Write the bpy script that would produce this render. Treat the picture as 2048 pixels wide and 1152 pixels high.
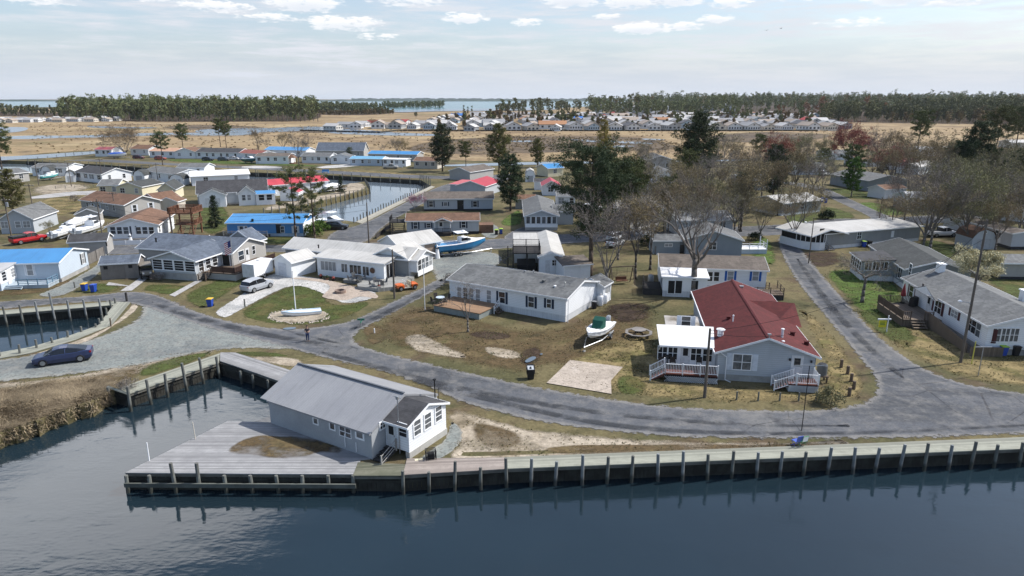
import bpy, bmesh, math, random
import numpy as np
from mathutils import Vector, Matrix
from mathutils.geometry import tessellate_polygon
random.seed(7)
rng = np.random.default_rng(11)
scene = bpy.context.scene
for _o in list(bpy.data.objects):
 bpy.data.objects.remove(_o, do_unlink=True)
col = scene.collection
R = math.radians
# ------------------------------------------------------------------ camera
CAM_H, FOC, PITCH = 25.0, 1365.0, R(15.56)
cd = bpy.data.cameras.new('camera')
cam = bpy.data.objects.new('camera', cd)
col.objects.link(cam)
cam.location = (0, 0, CAM_H)
cam.rotation_euler = (R(90) - PITCH, 0, 0)
cd.sensor_width = 36.0
cd.lens = 36.0 * FOC / 2048
cd.clip_start = 0.5
cd.clip_end = 40000
scene.camera = cam
# ------------------------------------------------------------------ sky and sun
SUN_EL, SUN_AZ = R(48), R(74)          # azimuth from +Y (away from camera) towards +X (right)
scene.view_settings.view_transform = 'Standard'
scene.view_settings.look = 'None'
scene.view_settings.gamma = 1.0
scene.view_settings.use_curve_mapping = False
scene.view_settings.exposure = 0.27
world = bpy.data.worlds.new('World')
scene.world = world
world.use_nodes = True
sun_d = bpy.data.lights.new('sun', 'SUN')
sun_d.energy = 4.8
sun_d.angle = R(0.7)
sun_d.color = (1.0, 0.96, 0.90)
sun = bpy.data.objects.new('sun', sun_d)
col.objects.link(sun)
sdir = Vector((math.cos(SUN_EL) * math.sin(SUN_AZ), math.cos(SUN_EL) * math.cos(SUN_AZ), math.sin(SUN_EL)))
sun.rotation_euler = sdir.to_track_quat('Z', 'Y').to_euler()
sun.location = (60, 40, 90)
class NT:
 """small node-tree writer"""
 def __init__(s, tree):
  s.t = tree
  s.n = tree.nodes
  s.l = tree.links
 def new(s, typ, **kw):
  nd = s.n.new(typ)
  for k, v in kw.items():
   setattr(nd, k, v)
  return nd
 def put(s, sock, v):
  if isinstance(v, bpy.types.NodeSocket):
   s.l.new(v, sock)
  elif v is not None:
   if sock.type == 'RGBA' and len(v) == 3:
    v = (*v, 1)
   sock.default_value = v
 def math(s, op, a, b=None, c=None, clamp=False):
  nd = s.new('ShaderNodeMath', operation=op, use_clamp=clamp)
  s.put(nd.inputs[0], a)
  s.put(nd.inputs[1], b)
  s.put(nd.inputs[2], c)
  return nd.outputs[0]
 def noise(s, vec, scale, detail=3, rough=.55, out=0):
  nd = s.new('ShaderNodeTexNoise')
  s.put(nd.inputs['Vector'], vec)
  nd.inputs['Scale'].default_value = scale
  nd.inputs['Detail'].default_value = detail
  nd.inputs['Roughness'].default_value = rough
  return nd.outputs[out]
 def ramp(s, fac, lo, hi, a=0.0, b=1.0):
  nd = s.new('ShaderNodeMapRange', interpolation_type='SMOOTHSTEP')
  s.put(nd.inputs[0], fac)
  for i, v in enumerate((lo, hi, a, b)):
   nd.inputs[i + 1].default_value = v
  return nd.outputs[0]
 def mix(s, fac, a, b, mode='MIX'):
  nd = s.new('ShaderNodeMix', data_type='RGBA', blend_type=mode)
  s.put(nd.inputs[0], fac)
  s.put(nd.inputs[6], a)
  s.put(nd.inputs[7], b)
  return nd.outputs[2]
 def scalev(s, vec, sc):
  nd = s.new('ShaderNodeMapping')
  s.put(nd.inputs[0], vec)
  nd.inputs[3].default_value = sc
  return nd.outputs[0]
def build_world():
 w = NT(world.node_tree)
 w.n.clear()
 out = w.new('ShaderNodeOutputWorld')
 bg = w.new('ShaderNodeBackground')
 sky = w.new('ShaderNodeTexSky', sky_type='NISHITA', sun_disc=False)
 sky.sun_elevation = SUN_EL
 sky.sun_rotation = SUN_AZ
 sky.altitude = 10
 sky.air_density = 1.0
 sky.dust_density = 1.6
 sky.ozone_density = 2.0
 tc = w.new('ShaderNodeTexCoord')
 sep = w.new('ShaderNodeSeparateXYZ')
 w.l.new(tc.outputs['Generated'], sep.inputs[0])
 x, y, z = sep.outputs
 az = w.math('MULTIPLY', w.math('ARCTAN2', x, y), 57.2958)
 el = w.math('MULTIPLY', w.math('ARCSINE', z), 57.2958)
 # veil of thin high cloud, thickest low in the sky ahead
 comb = w.new('ShaderNodeCombineXYZ')
 w.put(comb.inputs[0], az)
 w.put(comb.inputs[1], w.math('MULTIPLY', el, 3.0))
 sky_uv = comb.outputs[0]
 veil_n = w.noise(sky_uv, 0.055, 5, .6)
 wisp = w.noise(w.scalev(sky_uv, (.5, 1.6, 1)), .21, 6, .65)
 veil = w.math('ADD', w.ramp(veil_n, .3, .72, .5, .82), w.ramp(wisp, .4, .66, -.3, .26))
 hz = w.ramp(el, 0.0, 6.5, .97, 0.3)
 veil = w.math('MULTIPLY', w.math('MAXIMUM', veil, hz), w.ramp(el, 8.0, 26.0, 1.0, .16))
 veil = w.math('MULTIPLY', veil, w.ramp(y, -.35, .25, .12, 1.0))  # made thin behind the camera so unseen clear sky tints shaded walls bluer
 skyc = w.mix(1.0, sky.outputs[0], (SKY_GAIN,) * 3, 'MULTIPLY')
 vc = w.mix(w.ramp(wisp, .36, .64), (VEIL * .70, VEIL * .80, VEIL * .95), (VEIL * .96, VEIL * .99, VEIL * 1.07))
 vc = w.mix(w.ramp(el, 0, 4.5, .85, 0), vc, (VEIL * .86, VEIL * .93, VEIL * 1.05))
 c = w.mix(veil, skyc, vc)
 # cumulus puffs: azimuth, elevation, half width, half height (degrees), strength
 puffs = [(-29.5, 6.95, 1.6, .42, .9), (-26.6, 7.05, 1.9, .5, 1.0), (-15.8, 6.85, 2.6, .62, 1.0), (-13.0, 5.5, 3.0, .5, .8),
    (-18.5, 5.8, 2.2, .35, .55), (-3.7, 6.0, 1.9, .42, .8), (4.6, 7.4, 2.2, .6, 1.1), (9.0, 7.2, 2.2, .55, .9), (12.4, 7.25, 2.3, .55, .9),
    (10.2, 5.2, 2.2, .42, 1.0), (15.5, 5.75, 1.4, .3, .8), (21.6, 7.6, 3.0, .7, 1.1), (27.8, 6.75, 2.2, .55, 1.1), (19.6, 7.5, 1.2, .5, .6),
    (-37, 5.9, 2, .35, .5), (35.5, 7.7, 2.0, .35, .9), (-41, 7.2, 3, .4, .5), (1.2, 5.7, 1.2, .3, .6), (-22, 6.4, 2.6, .4, .7), (-8, 7.3, 3, .5, .7), (-33, 6.2, 2.5, .35, .6), (7.4, 6.1, 1.1, .22, .7), (13.4, 5.3, 1.4, .3, .8), (16.6, 6.9, 1.5, .4, .8), (31, 6.2, 2.2, .3, .5), (25, 5.2, 2.5, .3, .5), (-10.4, 4.6, 1.6, .25, .5), (39, 6.6, 2, .4, .7)]
 pn = w.noise(sky_uv, 1.1, 5, .62)
 pn2 = w.noise(sky_uv, .45, 3, .55)
 dens = None
 base = None
 for a0, e0, ha, he, st in puffs:
  da = w.math('DIVIDE', w.math('SUBTRACT', az, a0), ha * 1.25)
  de = w.math('DIVIDE', w.math('SUBTRACT', el, e0), he * 1.35)
  d2 = w.math('ADD', w.math('MULTIPLY', da, da), w.math('MULTIPLY', de, de))
  v = w.math('MULTIPLY', w.math('SUBTRACT', 1.0, d2, clamp=True), st)
  dens = v if dens is None else w.math('MAXIMUM', dens, v)
  sh = w.math('MULTIPLY', v, w.math('SUBTRACT', .35, de, clamp=True))
  base = sh if base is None else w.math('MAXIMUM', base, sh)
 m = w.math('ADD', w.math('MULTIPLY', dens, .5), w.math('ADD', w.math('MULTIPLY', pn, 1.35), w.math('MULTIPLY', pn2, .5)))
 m = w.math('MULTIPLY', w.ramp(m, .98, 1.3), w.ramp(dens, .0, .22))
 # bigger broken cloud higher up (it mirrors in the lagoon)
 comb2 = w.new('ShaderNodeCombineXYZ')
 w.put(comb2.inputs[0], w.math('DIVIDE', x, w.math('MAXIMUM', z, .05)))
 w.put(comb2.inputs[1], w.math('DIVIDE', y, w.math('MAXIMUM', z, .05)))
 up = w.noise(comb2.outputs[0], 1.25, 5, .58)
 da = w.math('DIVIDE', w.math('ADD', az, 34.0), 19.0)
 de = w.math('DIVIDE', w.math('SUBTRACT', el, 28.0), 9.5)
 big = w.math('SUBTRACT', 1.0, w.math('ADD', w.math('MULTIPLY', da, da), w.math('MULTIPLY', de, de)), clamp=True)
 upm = w.ramp(w.math('ADD', up, w.math('MULTIPLY', big, .42)), .56, .82)
 upm = w.math('MULTIPLY', upm, w.ramp(el, 9.0, 16.0))
 cl = w.mix(w.math('MULTIPLY', base, 1.3, clamp=True), (CLOUD, CLOUD, CLOUD * 1.0), (CLOUD * .72, CLOUD * .77, CLOUD * .85))
 c = w.mix(w.math('MULTIPLY', m, .92), c, cl)
 c = w.mix(w.math('MULTIPLY', upm, .85), c, (VEIL * 3.6, VEIL * 3.6, VEIL * 3.7))
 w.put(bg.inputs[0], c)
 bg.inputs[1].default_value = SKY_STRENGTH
 w.l.new(bg.outputs[0], out.inputs[0])
SKY_STRENGTH = 0.15
SKY_GAIN = 1.0
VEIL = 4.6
CLOUD = 6.1
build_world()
# ------------------------------------------------------------------ pixel of the photograph -> point on a level plane
_cp, _sp = math.cos(PITCH), math.sin(PITCH)
def ray(px, py):
 a, b = (px - 1024) / FOC, (576 - py) / FOC
 return Vector((a, _cp + b * _sp, -_sp + b * _cp))
def G(px, py, z=0.0):
 d = ray(px, py)
 t = (z - CAM_H) / d.z
 return Vector((d.x * t, d.y * t, z))
def GY(px, py, Y):
 """point on the ray at the distance Y"""
 d = ray(px, py)
 t = Y / d.y
 return Vector((d.x * t, Y, CAM_H + d.z * t))
# ------------------------------------------------------------------ materials
MATS = {}
def base_mat(name):
 m = bpy.data.materials.new(name)
 m.use_nodes = True
 w = NT(m.node_tree)
 p = m.node_tree.nodes['Principled BSDF']
 return m, w, p
def M(name, c, c2=None, scale=1.0, rough=.75, kind='', amt=1.0, bump=0.0, spec=.3, metal=0.0, period=.12, axis=2):
 """procedural material: two tones broken by noise, plus an optional pattern"""
 if name in MATS:
  return MATS[name]
 m, w, p = base_mat(name)
 if c2 is None:
  c2 = tuple(v * .82 for v in c)
 tc = w.new('ShaderNodeTexCoord')
 vec = tc.outputs['Object']
 n1 = w.noise(vec, scale, 5, .6)
 f = w.ramp(n1, .35, .68, 0, amt)
 cc = w.mix(f, c, c2)
 h = None
 if kind in ('siding', 'ribs', 'planks', 'shingle', 'vplanks'):
  sep = w.new('ShaderNodeSeparateXYZ')
  w.l.new(vec, sep.inputs[0])
  co = sep.outputs[axis]
  fr = w.math('FRACT', w.math('DIVIDE', co, period))
  if kind == 'siding':
   h = fr
   cc = w.mix(w.ramp(fr, .0, .3, .5, 0), cc, tuple(v * .45 for v in c))
   cc = w.mix(w.ramp(w.noise(w.scalev(vec, (1, 1, .25)), .7, 5, .7), .5, .8, 0, .3), cc, tuple(v * .6 for v in c2))
  elif kind == 'ribs':
   h = w.ramp(w.math('ABSOLUTE', w.math('SUBTRACT', fr, .5)), .0, .12, 1, 0)
   cc = w.mix(w.math('MULTIPLY', h, .4), cc, tuple(v * .6 for v in c))
   cc = w.mix(w.ramp(w.noise(w.scalev(vec, (1.5, .2, .3) if axis == 0 else (.2, 1.5, .3)), 1.3, 5, .7), .45, .8, 0, .45), cc, tuple(v * .55 for v in c2))
  elif kind in ('planks', 'vplanks'):
   idn = w.math('FLOOR', w.math('DIVIDE', co, period))
   wn = w.new('ShaderNodeTexWhiteNoise', noise_dimensions='1D')
   w.put(wn.inputs['W'], idn)
   gap = w.ramp(w.math('ABSOLUTE', w.math('SUBTRACT', fr, .5)), .40, .5, 0, 1)
   oth = sep.outputs[1 if axis == 0 else 0]
   lv = w.new('ShaderNodeCombineXYZ')
   w.put(lv.inputs[0], w.math('MULTIPLY', oth, .35))
   w.put(lv.inputs[1], w.math('MULTIPLY', idn, 3.7))
   gn = w.noise(lv.outputs[0], 2.2, 4, .7)
   cc = w.mix(w.math('MULTIPLY', wn.outputs[0], .85), cc, tuple(v * .6 for v in c2))
   cc = w.mix(w.ramp(gn, .45, .75, 0, .45), cc, tuple(v * .55 for v in c2))
   cc = w.mix(w.math('MULTIPLY', gap, .6), cc, tuple(v * .25 for v in c2))
  else:
   rowz = w.math('FRACT', w.math('DIVIDE', co, period))
   cells = w.new('ShaderNodeTexVoronoi')
   w.put(cells.inputs['Vector'], w.scalev(vec, (2.4, 4.5, 8.0) if axis else (4.5, 2.4, 8.0)))
   cells.inputs['Scale'].default_value = 1.0
   sp2 = w.new('ShaderNodeSeparateColor')
   w.l.new(cells.outputs['Color'], sp2.inputs[0])
   cc = w.mix(w.math('MULTIPLY', sp2.outputs[0], .8), cc, tuple(v * .5 for v in c))
   cc = w.mix(w.ramp(w.noise(w.scalev(vec, (1.6, .5, .5) if axis else (.5, 1.6, .5)), .9, 4, .7), .45, .75, 0, .5), cc, tuple(min(1, v * 1.5) for v in c))
   cc = w.mix(w.ramp(rowz, .0, .25, .35, 0), cc, tuple(v * .4 for v in c))
   h = sp2.outputs[0]
 elif kind == 'gravel':
  v = w.new('ShaderNodeTexVoronoi')
  w.put(v.inputs['Vector'], vec)
  v.inputs['Scale'].default_value = 9.0
  sp2 = w.new('ShaderNodeSeparateColor')
  w.l.new(v.outputs['Color'], sp2.inputs[0])
  cc = w.mix(w.math('MULTIPLY', sp2.outputs[0], .75), cc, tuple(v_ * 1.45 for v_ in c))
  cc = w.mix(w.ramp(sp2.outputs[1], .8, .95, 0, .5), cc, tuple(v_ * .35 for v_ in c))
  h = sp2.outputs[0]
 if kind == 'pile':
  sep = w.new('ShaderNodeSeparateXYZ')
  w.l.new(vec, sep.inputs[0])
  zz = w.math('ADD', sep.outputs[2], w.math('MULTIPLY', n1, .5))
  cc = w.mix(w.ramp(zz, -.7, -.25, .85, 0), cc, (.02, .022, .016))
 fine = w.noise(vec, scale * 14 + 5, 2, .7)
 cc = w.mix(w.ramp(fine, .3, .75, 0, .3 * amt), cc, tuple(v * .6 for v in c2))
 w.put(p.inputs['Base Color'], cc)
 p.inputs['Roughness'].default_value = rough
 p.inputs['Specular IOR Level'].default_value = spec
 p.inputs['Metallic'].default_value = metal
 if bump:
  b = w.new('ShaderNodeBump')
  b.inputs['Strength'].default_value = bump
  b.inputs['Distance'].default_value = .03
  w.put(b.inputs['Height'], h if h is not None else fine)
  w.l.new(b.outputs[0], p.inputs['Normal'])
 MATS[name] = m
 return m
# ------------------------------------------------------------------ mesh writer
class MB:
 def __init__(s):
  s.v, s.f = [], []
 def add(s, vs, fs):
  o = len(s.v)
  s.v += [tuple(q) for q in vs]
  s.f += [tuple(i + o for i in f) for f in fs]
  return s
 def quad(s, *p):
  return s.add(p, [tuple(range(len(p)))])
 def box(s, x0, y0, z0, x1, y1, z1):
  return s.add([(x0, y0, z0), (x1, y0, z0), (x1, y1, z0), (x0, y1, z0), (x0, y0, z1), (x1, y0, z1), (x1, y1, z1), (x0, y1, z1)],
      [(0, 3, 2, 1), (4, 5, 6, 7), (0, 1, 5, 4), (1, 2, 6, 5), (2, 3, 7, 6), (3, 0, 4, 7)])
 def prism(s, poly, z0, z1):
  """upright prism over an anticlockwise or clockwise outline"""
  n = len(poly)
  ar = sum(poly[i][0] * poly[(i + 1) % n][1] - poly[(i + 1) % n][0] * poly[i][1] for i in range(n))
  if ar < 0:
   poly = poly[::-1]
  vs = [(p[0], p[1], z0) for p in poly] + [(p[0], p[1], z1) for p in poly]
  fs = [tuple(range(n))[::-1], tuple(range(n, 2 * n))] + [(i, (i + 1) % n, n + (i + 1) % n, n + i) for i in range(n)]
  return s.add(vs, fs)
 def extr(s, poly, a, b):
  """polygon in the plane of poly (3-D points at offset a) swept by vector from a to b"""
  n = len(poly)
  a, b = Vector(a), Vector(b)
  vs = [Vector(p) + a for p in poly] + [Vector(p) + b for p in poly]
  fs = [tuple(range(n))[::-1], tuple(range(n, 2 * n))] + [(i, (i + 1) % n, n + (i + 1) % n, n + i) for i in range(n)]
  return s.add(vs, fs)
 def tube(s, p0, p1, r0, r1=None, n=6, cap=True):
  p0, p1 = Vector(p0), Vector(p1)
  r1 = r0 if r1 is None else r1
  d = p1 - p0
  if d.length < 1e-6:
   return s
  q = d.to_track_quat('Z', 'Y')
  vs = []
  for p, r in ((p0, r0), (p1, r1)):
   for i in range(n):
    a = 2 * math.pi * i / n
    vs.append(p + q @ Vector((math.cos(a) * r, math.sin(a) * r, 0)))
  fs = [(i, (i + 1) % n, n + (i + 1) % n, n + i) for i in range(n)]
  if cap:
   fs += [tuple(range(n))[::-1], tuple(range(n, 2 * n))]
  return s.add(vs, fs)
 def path(s, pts, r, n=5):
  for a, b in zip(pts, pts[1:]):
   s.tube(a, b, r, r, n)
  return s
 def lathe(s, prof, n=16, c=(0, 0, 0)):
  vs = [(c[0] + r * math.cos(2 * math.pi * i / n), c[1] + r * math.sin(2 * math.pi * i / n), c[2] + z) for r, z in prof for i in range(n)]
  fs = [(k * n + i, k * n + (i + 1) % n, (k + 1) * n + (i + 1) % n, (k + 1) * n + i) for k in range(len(prof) - 1) for i in range(n)]
  fs += [tuple(range(n))[::-1], tuple(range((len(prof) - 1) * n, len(prof) * n))]
  return s.add(vs, fs)
 def loft(s, rings, cap=True):
  n = len(rings[0])
  vs = [p for r in rings for p in r]
  fs = [(k * n + i, k * n + (i + 1) % n, (k + 1) * n + (i + 1) % n, (k + 1) * n + i) for k in range(len(rings) - 1) for i in range(n)]
  if cap:
   fs += [tuple(range(n))[::-1], tuple(range((len(rings) - 1) * n, len(rings) * n))]
  return s.add(vs, fs)
 def mesh(s, name):
  me = bpy.data.meshes.new(name)
  me.from_pydata(s.v, [], s.f)
  me.update()
  return me
 def build(s, name, mat, parent=None, loc=None, rz=None, smooth=False, bevel=0, fix=True):
  me = s.mesh(name)
  if fix or bevel:
   bm = bmesh.new()
   bm.from_mesh(me)
   if bevel:
    bmesh.ops.remove_doubles(bm, verts=bm.verts, dist=1e-5)
   bmesh.ops.recalc_face_normals(bm, faces=bm.faces)
   if bevel:
    bmesh.ops.bevel(bm, geom=[e for e in bm.edges if len(e.link_faces) == 2 and e.calc_face_angle(0) > .5], offset=bevel, segments=2, affect='EDGES', profile=.6)
   bm.to_mesh(me)
   bm.free()
  if smooth:
   me.shade_smooth()
  me.materials.append(mat)
  return link(name, me, parent, loc, rz)
def link(name, me, parent=None, loc=None, rz=None):
 o = bpy.data.objects.new(name, me)
 col.objects.link(o)
 if parent is not None:
  o.parent = parent
 if loc is not None:
  o.location = loc
 if rz is not None:
  o.rotation_euler = (0, 0, rz)
 return o
def tag(o, label=None, cat=None, group=None, kind=None):
 if label:
  o['label'] = label
 if cat:
  o['category'] = cat
 if group:
  o['group'] = group
 if kind:
  o['kind'] = kind
 return o
def thing(name, label, cat, loc=(0, 0, 0), rz=0.0, group=None):
 o = bpy.data.objects.new(name, None)
 col.objects.link(o)
 o.location = loc
 o.rotation_euler = (0, 0, rz)
 o.empty_display_size = .3
 return tag(o, label, cat, group)
KIDS = {}
def dup(root, loc=None, rz=None, label=None, group=None, scale=None):
 """copy of a thing with copies of its parts and sub-parts (meshes shared)"""
 r = root.copy()
 col.objects.link(r)
 if loc is not None:
  r.location = loc
 if rz is not None:
  r.rotation_euler = (0, 0, rz)
 if scale is not None:
  r.scale = scale if hasattr(scale, '__len__') else (scale,) * 3
 if label:
  r['label'] = label
 if group:
  r['group'] = group
 for ch in list(root.children):
  c = ch.copy()
  col.objects.link(c)
  c.parent = r
  for g in list(ch.children):
   d = g.copy()
   col.objects.link(d)
   d.parent = c
 return r
def copy_under(src, parent, loc, rz):
 """copy of a part (and its sub-parts) under another thing"""
 c = src.copy()
 col.objects.link(c)
 c.parent = parent
 c.location = loc
 c.rotation_euler = (0, 0, rz)
 for g in list(src.children):
  d = g.copy()
  col.objects.link(d)
  d.parent = c
 return c
# ------------------------------------------------------------------ land, water, roads
WATER_Z = -1.3
def smooth_line(pts, n=3, closed=True):
 """Chaikin smoothing of a closed outline"""
 for _ in range(n):
  q = []
  m = len(pts)
  for i in range(m):
   a, b = Vector(pts[i]), Vector(pts[(i + 1) % m])
   q += [a * .75 + b * .25, a * .25 + b * .75]
  pts = q
 return pts
def resample(pts, step, jit=0.0):
 out = []
 m = len(pts)
 for i in range(m):
  a, b = Vector(pts[i]), Vector(pts[(i + 1) % m])
  k = max(1, int((b - a).length / step))
  for j in range(k):
   p = a.lerp(b, j / k)
   if jit:
    p = p + Vector((random.uniform(-jit, jit), random.uniform(-jit, jit), 0))
   out.append(p)
 return out
def px_poly(pp, z=0.0):
 return [G(p[0], p[1], z) for p in pp]
def sheet(name, poly, z, mat, edge=.8, smooth=2, step=None, kind='structure', label=None):
 """level sheet whose rim fades raggedly into what lies below: attribute 'rim' is 0 at the outline and 1 inside"""
 pts = smooth_line(poly, smooth) if smooth else [Vector(p) for p in poly]
 pts = [Vector((p.x, p.y, 0)) for p in pts]
 n = len(pts)
 ar = sum(pts[i].x * pts[(i + 1) % n].y - pts[(i + 1) % n].x * pts[i].y for i in range(n))
 if ar < 0:
  pts.reverse()
 per = sum((pts[i] - pts[i - 1]).length for i in range(n))
 edge = min(edge, .62 * abs(ar) / 2 / per)
 inn = []
 for i in range(n):
  a, b, c = pts[i - 1], pts[i], pts[(i + 1) % n]
  t = (c - a)
  nrm = Vector((-t.y, t.x, 0))
  nrm = nrm.normalized() if nrm.length > 1e-9 else Vector((0, 0, 0))
  inn.append(b + nrm * edge)
 vs = [(p.x, p.y, z) for p in pts] + [(p.x, p.y, z) for p in inn]
 fs = [(i, (i + 1) % n, n + (i + 1) % n, n + i) for i in range(n)]
 tris = tessellate_polygon([[Vector((p.x, p.y, 0)) for p in inn]])
 for t in tris:
  a, b, c = [Vector(vs[n + i]) for i in t]
  if (b - a).cross(c - a).z < 0:
   t = t[::-1]
  fs.append(tuple(n + i for i in t))
 me = bpy.data.meshes.new(name)
 me.from_pydata(vs, [], fs)
 at = me.attributes.new('rim', 'FLOAT', 'POINT')
 at.data.foreach_set('value', [0.0] * n + [1.0] * n)
 me.materials.append(mat)
 me.update()
 o = link(name, me)
 tag(o, label, None, None, kind)
 return o
def ground_mat(name, tones, rough=.95, grit=6.0, rim=False, rim_noise=1.2, cover=1.0, bump=.3, patchy=0.0, soft=.3, speck=1.0, dust=None, cracks=0, pebbles=0.0, tracks=None, wet=False):
 """tones: [(colour, noise scale, low, high)] laid over each other; rim: ragged see-through border"""
 m, w, p = base_mat(name)
 geo = w.new('ShaderNodeNewGeometry')
 pos = geo.outputs['Position']
 c = None
 for i, (colr, sc, lo, hi) in enumerate(tones):
  if c is None:
   c = w.mix(0.0, colr, colr)
   continue
  off = w.new('ShaderNodeMapping')
  w.put(off.inputs[0], pos)
  off.inputs[1].default_value = (13.7 * i, 7.1 * i, 0)
  if tracks and i == tracks:
   off.inputs[3].default_value = (.25, 1.4, 1)
  c = w.mix(w.ramp(w.noise(off.outputs[0], sc, 6, .62), lo, hi), c, colr)
 fine = w.noise(pos, grit, 4, .75)
 dark = w.mix(1.0, c, (.45, .45, .45), 'MULTIPLY')
 lite = w.mix(1.0, c, (1.5, 1.5, 1.5), 'MULTIPLY')
 mid = w.noise(pos, grit * .24, 8, .74)
 c = w.mix(w.ramp(mid, .36, .52, .62 * speck, 0), c, dark)
 c = w.mix(w.ramp(mid, .54, .72, 0, .45 * speck), c, lite)
 c = w.mix(w.ramp(fine, .35, .62, .5 * speck, 0), c, dark)
 c = w.mix(w.ramp(fine, .5, .8, 0, .55 * speck), c, lite)
 if cracks:
  cv = w.new('ShaderNodeTexVoronoi', feature='DISTANCE_TO_EDGE')
  w.put(cv.inputs['Vector'], w.mix(.12, pos, w.noise(pos, .8, 4, .7, 1), 'ADD'))
  cv.inputs['Scale'].default_value = cracks
  c = w.mix(w.math('MULTIPLY', w.ramp(cv.outputs['Distance'], .004, .014, .8, 0), w.ramp(w.noise(pos, .08, 3), .45, .6)), c, (.03, .03, .034))
 if dust:
  at0 = w.new('ShaderNodeAttribute', attribute_name='rim')
  dn = w.math('ADD', at0.outputs['Fac'], w.math('MULTIPLY', w.math('SUBTRACT', w.noise(pos, .7, 5, .7), .5), 1.5))
  c = w.mix(w.ramp(dn, .55, 1.15, .75, 0), c, dust)
 if pebbles:
  v = w.new('ShaderNodeTexVoronoi')
  w.put(v.inputs['Vector'], pos)
  v.inputs['Scale'].default_value = pebbles
  sp2 = w.new('ShaderNodeSeparateColor')
  w.l.new(v.outputs['Color'], sp2.inputs[0])
  c = w.mix(w.math('MULTIPLY', sp2.outputs[0], .45 * speck), c, lite)
  c = w.mix(w.ramp(sp2.outputs[1], .7, .95, 0, .6 * speck), c, dark)
 w.put(p.inputs['Base Color'], c)
 p.inputs['Roughness'].default_value = rough
 p.inputs['Specular IOR Level'].default_value = .15
 b = w.new('ShaderNodeBump')
 b.inputs['Strength'].default_value = bump
 b.inputs['Distance'].default_value = .06
 w.put(b.inputs['Height'], fine)
 w.l.new(b.outputs[0], p.inputs['Normal'])
 if rim:
  at = w.new('ShaderNodeAttribute', attribute_name='rim')
  nn = w.noise(pos, rim_noise, 5, .65)
  a = w.math('ADD', w.math('MULTIPLY', at.outputs['Fac'], 1.0), w.math('MULTIPLY', w.math('SUBTRACT', nn, .5), 1.6))
  a = w.ramp(a, .47 - soft / 2, .47 + soft / 2, 0, cover)
  if patchy:
   pn = w.noise(w.scalev(pos, (.8, 1.0, 1)), .42, 6, .68)
   a = w.math('MULTIPLY', a, w.ramp(pn, .36, .6, 1 - patchy, 1))
  a = w.math('MULTIPLY', a, w.ramp(at.outputs['Fac'], 0.0, .12))
  tr = w.new('ShaderNodeBsdfTransparent')
  mx = w.new('ShaderNodeMixShader')
  out = [q for q in w.n if q.type == 'OUTPUT_MATERIAL'][0]
  w.put(mx.inputs[0], a)
  w.l.new(tr.outputs[0], mx.inputs[1])
  w.l.new(p.outputs[0], mx.inputs[2])
  w.l.new(mx.outputs[0], out.inputs[0])
 MATS[name] = m
 return m
def water_mat(name, base, rip=.5, scale=1.0, rough=.04, dist=.045):
 m, w, p = base_mat(name)
 geo = w.new('ShaderNodeNewGeometry')
 pos = geo.outputs['Position']
 v1 = w.scalev(pos, (.8 * scale, 2.1 * scale, 1))
 n1 = w.noise(v1, 2.2, 4, .6)
 n2 = w.noise(w.scalev(pos, (.2 * scale, .45 * scale, 1)), 1.0, 3, .5)
 calm = w.ramp(w.noise(w.scalev(pos, (1, 1.8, 1)), .07, 5, .68), .38, .64, .1, 1.0)
 h = w.math('MULTIPLY', w.math('ADD', w.math('MULTIPLY', n1, .5), w.math('MULTIPLY', n2, 1.2)), calm)
 b = w.new('ShaderNodeBump')
 b.inputs['Strength'].default_value = rip
 b.inputs['Distance'].default_value = dist
 w.put(b.inputs['Height'], h)
 w.l.new(b.outputs[0], p.inputs['Normal'])
 c = w.mix(w.ramp(w.noise(pos, .03, 4, .6), .35, .65), base, tuple(v * .72 for v in base))
 w.put(p.inputs['Base Color'], c)
 p.inputs['Roughness'].default_value = rough
 p.inputs['IOR'].default_value = 1.5
 MATS[name] = m
 return m
near_edge = [(2900, 838), (2048, 889), (1012, 929), (806, 944), (706, 945), (258, 944), (455, 846), (548, 850), (640, 812), (600, 752),
    (437, 722), (221, 781), (190, 800), (120, 822), (60, 846), (0, 866), (-120, 900), (-420, 930)]
land_pts = px_poly(near_edge)
k_ = len(near_edge) - 7
bank = []
for _a, _b in zip(land_pts[k_:], land_pts[k_ + 1:]):
 for _j in range(9):
  bank.append(_a.lerp(_b, _j / 9) + Vector((random.uniform(-.25, .25), random.uniform(-.45, .45), 0)))
land_pts = land_pts[:k_] + bank + land_pts[-1:]
land_pts += [Vector((-9000, 60, 0)), Vector((-9000, 14000, 0)), Vector((9000, 14000, 0)), Vector((9000, 60, 0))]
basin_px = [(-140, 640), (228, 608), (197, 652), (130, 675), (60, 695), (-140, 728)]
canal_px = [(-220, 316), (52, 322), (200, 329), (350, 339), (512, 345), (637, 349), (842, 360), (862, 372), (786, 408), (711, 444), (684, 440), (600, 444), (528, 440),
   (530, 425), (640, 405), (738, 379), (729, 363), (660, 374), (600, 379), (500, 367), (400, 359), (270, 352), (150, 349), (60, 346), (-220, 338)]
basin_pts, canal_pts = px_poly(basin_px), px_poly(canal_px)
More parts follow.
